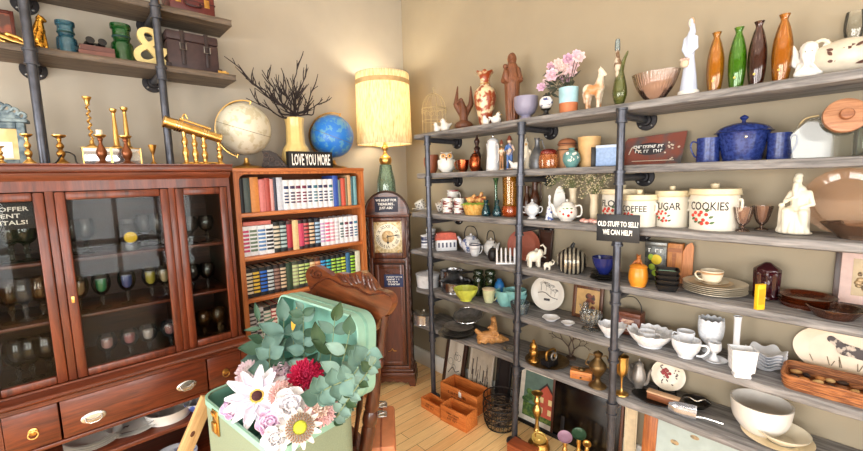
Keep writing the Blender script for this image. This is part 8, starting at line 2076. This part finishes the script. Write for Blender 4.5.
def kjar(label, px, pyt, w, col):
    c, r, h = itl(px, pyt, w, .15, ZA)
    t = thing('glass_jar', label, 'jar', c, 0, 'coloured glass storage jars'); g = glass(col, .06, .7)
    part('body', MB().lathe(sp(sc([(.001, 0), (.92, 0), (1, .04), (1, .42), (.92, .5), (.72, .56), (.72, .66), (.001, .66)], r, h), 2), 30), g, t)
    part('lid', MB().lathe(sp(sc([(.001, .66), (.78, .66), (.8, .72), (.78, .84), (.92, .87), (.94, .97), (.8, 1), (.001, .98)], r, h), 2), 30), g, t)
    part('seal', MB().torus((0, 0, h*.665), r*.77, .004, 28, 6), mat((30, 60, 60), .4), t)
kjar('teal blue glass storage jar with a glass lid on the high shelf', 66.5, 22, 22, (44, 110, 136))
kjar('emerald green glass storage jar with a glass lid on the high shelf', 122, 25, 23, (14, 92, 32))
c, r, h = itl(96, 44, 36, .15, ZA)
for k, (cv, lb) in enumerate((((112, 70, 60), 'lower brown book lying flat between the two glass jars'), ((92, 58, 52), 'upper brown book lying flat between the two glass jars'))):
    t = thing('book', lb, 'book', V(.155, c.y, ZA+.022*k), R(90)+R(3*k), 'flat books on the high shelf'); w2 = r*(1-.04*k)
    part('cover', MB().b2((-w2, -.05, 0), (w2, .05, .003)).b2((-w2, -.05, .018), (w2, .05, .021)).b2((-w2, -.05, .003), (w2, -.047, .018)), mat(cv, .5), t); part('pages', MB().b2((-w2+.003, -.047, .003), (w2-.003, .047, .018)), PAGE, t)
c2, r, h = itl(95, 36, 22, .16, ZA+.044)
t = thing('binoculars', 'old black opera glasses lying on two flat books', 'binoculars', V(.16, c2.y, ZA+.0435), R(96))
for s in (-1, 1): part('barrel', MB().lathe(sp([(.001, -.03), (.016, -.03), (.017, -.01), (.013, .0), (.013, .022), (.016, .03), (.001, .03)], 2), 20, mx=Matrix.Translation((s*.021, 0, .0175)) @ Matrix.Rotation(R(75), 4, 'X')), BLACK, t)
part('bridge', MB().tube([(-.02, 0, .018), (.02, 0, .018)], .005, 8), BLACK, t)
c, r, h = itl(152, 28, 34, .16, ZA)
me = text_mesh('&', h=h*.98, ext=.022, bold=.004, res=8)
t = solo('ampersand', me, mat((222, 200, 136), .55, var=.06), 'large cream wooden ampersand standing beside the dark trunk', 'letter', V(.15, c.y, ZA+h*.49), R(90))
# dark leather trunk
a = onX(168, 66, .19); b = onX(221, 74, .19); zt = onX(195, 33, .19).z
w2 = (b.y-a.y)/2*.96; hh = zt-ZA
t = thing('trunk', 'dark brown leather trunk with two buckled straps on the high shelf', 'trunk', V(.115, (a.y+b.y)/2, ZA), R(90)); LE = mat((58, 40, 40), .5, var=.25, scale=40, bump=.2)
part('body', MB().b2((-w2, -.075, 0), (w2, .085, hh*.74), .006), LE, t); part('lid', MB().b2((-w2-.003, -.078, hh*.745), (w2+.003, .088, hh*.98), .01), LE, t)
for s in (-.42, .52):
    x = s*w2; k = part('strap', MB().b2((x-.009, -.083, hh*.12), (x+.009, -.0785, hh*.97), .002).b2((x-.009, -.083, hh*.965), (x+.009, .08, hh*.995), .002), mat((40, 26, 26), .45, var=.2), t)
    part('buckle', MB().tube([(x-.013, -.086, hh*.5), (x+.013, -.086, hh*.5), (x+.013, -.086, hh*.66), (x-.013, -.086, hh*.66)], .003, 6, True), TARNISH, k)
mb = MB()
for sx in (-1, 1): mb.b2((sx*w2-.012, -.0785, 0), (sx*w2+.012, -.073, hh*.14), .003)
part('corner_guards', mb, mat((44, 30, 30), .45), t)
c, r, h = itl(222.5, 66, 12, .20, ZA)
poly = []
for k in range(10): a = PI/2+k*PI/5; q = r*(1.15 if k % 2 == 0 else .48); poly.append((q*math.cos(a), q*math.sin(a)))
solo('starfish', MB().prism(poly, .012, plane='xy', mx=Matrix.Translation((0, 0, .008))), mat((206, 160, 80), .4, .3, var=.2, bump=.3), 'golden starfish lying at the right end of the lower high shelf', 'starfish', V(.195, c.y, ZA))
a = onX(168, 3, .17); b = onX(214, 12, .17); w2 = (b.y-a.y)/2
t = thing('suitcase', 'dark red leather suitcase lying at the right end of the upper high shelf', 'suitcase', V(.11, (a.y+b.y)/2, ZB), R(90)); RL = mat((92, 34, 30), .4, var=.2, bump=.1)
part('body', MB().b2((-w2, -.085, 0), (w2, .09, .12), .012), RL, t); part('seam', MB().b2((-w2-.001, -.087, .058), (w2+.001, .091, .063), .001), mat((60, 22, 22), .4), t)
part('handle', MB().tube(cat([V(-.035, -.085, .05), V(-.03, -.1, .035), V(.0, -.103, .03), V(.03, -.1, .035), V(.035, -.085, .05)], 4), .006, 8), mat((50, 20, 20), .4), t)
for s in (-.62, .62): part('latch', MB().b2((s*w2-.012, -.0885, .04), (s*w2+.012, -.0855, .078), .001), OLDBRASS, t)
c, r, h = itl(156, -6, 9, .19, ZB)
bq = MB(); bq.ell((0, 0, .018), (.018, .014, .018)); bq.ell((-.012, 0, .035), .009); limb(bq, [(.01, 0, .02), (.03, 0, .026)], [.006, .003])
solo('gilt_figurine', blob(bq, .002, 1), BRASS, 'tiny gilt bird at the left of the red suitcase', 'figurine', V(.19, c.y, ZB))

# ------------------------------------------------------------------ inside the hutch
def goblet(label, y, z, x, r, h, gcol, ccol=None, group=None, alpha=.3):
    t = thing('goblet', label, 'goblet', (x, y, z), 0, group); gl = glass(gcol, .03, alpha, (226, 226, 224) if gcol != AM else (226, 190, 140))
    part('bowl', MB().lathe(hol(sc([(.001, .4), (.3, .4), (.8, .52), (1, .7), (.95, .88), (.82, 1)], r, h), .002, 2), 24), gl, t)
    part('foot', MB().lathe(sp(sc([(.001, 0), (.8, 0), (.7, .03), (.2, .07), (.16, .2), (.3, .26), (.16, .32), (.3, .4), (.001, .41)], r, h), 2), 20), gl, t)
    if ccol: part('candle', MB().lathe([(.001, h*.45), (r*.5, h*.45), (r*.55, h*.84), (.001, h*.82)], 16), mat(ccol, .5), t)
SM, CL, AM = (10, 12, 14), (150, 150, 156), (110, 70, 34)
def gp(px, x): return onX(px, 300, x).y
for k, (px, cc) in enumerate(((108, (226, 170, 170)), (131, (206, 110, 116)), (150, (232, 220, 214)), (172, (200, 120, 120)))):
    goblet('clear stemmed glass with a %s candle, %s on the bottom hutch shelf' % (('pale pink', 'rose', 'white', 'dusky pink')[k], ('first', 'second', 'third', 'fourth')[k]), onX(px, 350, .3).y, .735, .30, .036, .125, CL, cc, 'candle glasses on the bottom hutch shelf')
for k, (px, cc) in enumerate(((79, (232, 226, 220)), (102, (60, 190, 120)), (128, (70, 100, 190)), (152, (220, 206, 60)), (166, (226, 206, 160)))):
    goblet('dark stemmed glass with a %s candle on the middle hutch shelf' % ('white', 'green', 'blue', 'yellow', 'cream')[k], onX(px, 290, .3).y, .978, .29, .034, .15, SM if k else AM, cc, 'candle glasses on the middle hutch shelf')
for k, px in enumerate((72, 86, 146, 160)):
    goblet('smoked stemmed glass, %s on the top hutch shelf behind the middle door' % ORD[k], onX(px, 235, .25).y, 1.215, .22, .034, .15, SM, None, 'smoked glasses on the top hutch shelf')
t = thing('jar', 'dark jar with a round yellow label on the top hutch shelf', 'jar', (.27, onX(129, 232, .27).y, 1.215))
part('body', MB().lathe(sp([(.001, 0), (.036, 0), (.04, .01), (.04, .1), (.03, .12), (.03, .14), (.001, .142)], 2), 24), glass((50, 34, 20), .05, .8), t); part('label', MB().ell((.04, 0, .06), (.003, .024, .024)), mat((236, 200, 40), .5), t)
for k, (px, z, gc) in enumerate(((10, .978, AM), (24, .978, CL), (42, .978, AM), (8, .735, SM), (22, .735, SM), (40, .735, SM), (18, 1.215, (40, 70, 40)), (34, 1.215, (40, 70, 40)))):
    goblet('%s stemmed glass, %s of those behind the left hutch door' % (('amber' if gc == AM else 'clear' if gc == CL else 'smoked' if gc == SM else 'dark green'), ORD[k]), onX(px, 300, .28).y, z, .27, .042, .17, gc, None, 'glasses behind the left hutch door', .42)
for k, (px, z, gc) in enumerate(((192, .978, SM), (207, .978, SM), (199, .735, AM), (214, .735, AM), (194, 1.215, SM), (210, 1.215, SM))):
    goblet('%s stemmed glass, %s of those behind the right hutch door' % ('amber' if gc == AM else 'smoked', ORD[k]), onX(px, 270, .28).y, z, .28, .036, .13, gc, None, 'glasses behind the right hutch door', .42)
e = onX(38, 216, HX-.014)
card('sign', 'WE OFFER\nEVENT\nRENTALS!', 'black WE OFFER EVENT RENTALS sign behind the left hutch door glass', 'sign', (HX-.016, e.y-.088, 1.352), R(90), .176, .10, .13, bg=(24, 22, 24), txth=.066, bold=.015)
# plates on the open shelf below the drawers
def stack(px, x, z, n, r, m, words, grp, dz=.009, sx=1):
    y = onX(px, 420, x).y
    for k in range(n):
        o = solo('plate', MB().lathe(hol([(.001, 0), (r*.6, 0), (r*.64, .003), (r, .018)], .003, 2), 40, sx=sx), m, '%s, %s of the stack of %d' % (words, 'bottom' if k == 0 else 'top' if k == n-1 else ORD[k], n), 'plate', (x, y, z+dz*k), 0, grp)
stack(92, .33, .412, 4, .10, WHITE, 'white plate at the left of the open hutch shelf', 'white plates left on the hutch shelf')
stack(133, .33, .412, 2, .10, two((232, 230, 226), (120, 90, 90), 14, .3, 0, .62, .66), 'patterned plate in the middle of the open hutch shelf', 'patterned plates on the hutch shelf', .02)
y = onX(168, 405, .33).y
solo('casserole_dish', MB().lathe(hol(sc([(.001, 0), (.85, 0), (.92, .06), (1, .9), (1.04, 1)], .095, .05), .004, 2), 44), WHITE, 'white straight sided dish right of the patterned plates', 'dish', (.33, y, .412))
solo('bowl', MB().lathe(hol(sc([(.001, 0), (.5, 0), (.55, .06), (.9, .6), (1, 1)], .055, .045), .003, 2), 36), two((226, 230, 240), (90, 110, 190), 20, .3, 0, .55, .6), 'blue and white bowl at the right end of the open hutch shelf', 'bowl', (.36, onX(197, 405, .36).y, .412))
for k, px in enumerate((140, 168)):
    solo('plate', MB().lathe(hol([(.001, 0), (.06, 0), (.065, .003), (.1, .018)], .003, 2), 40), two((226, 230, 238), (90, 110, 170), 16, .3, 0, .55, .62), 'blue and white plate, %s of two on the lowest hutch shelf' % ('left', 'right')[k], 'plate', (.32, onX(px, 448, .32).y+.02*k, .185+.0), 0, 'blue and white plates on the lowest shelf')
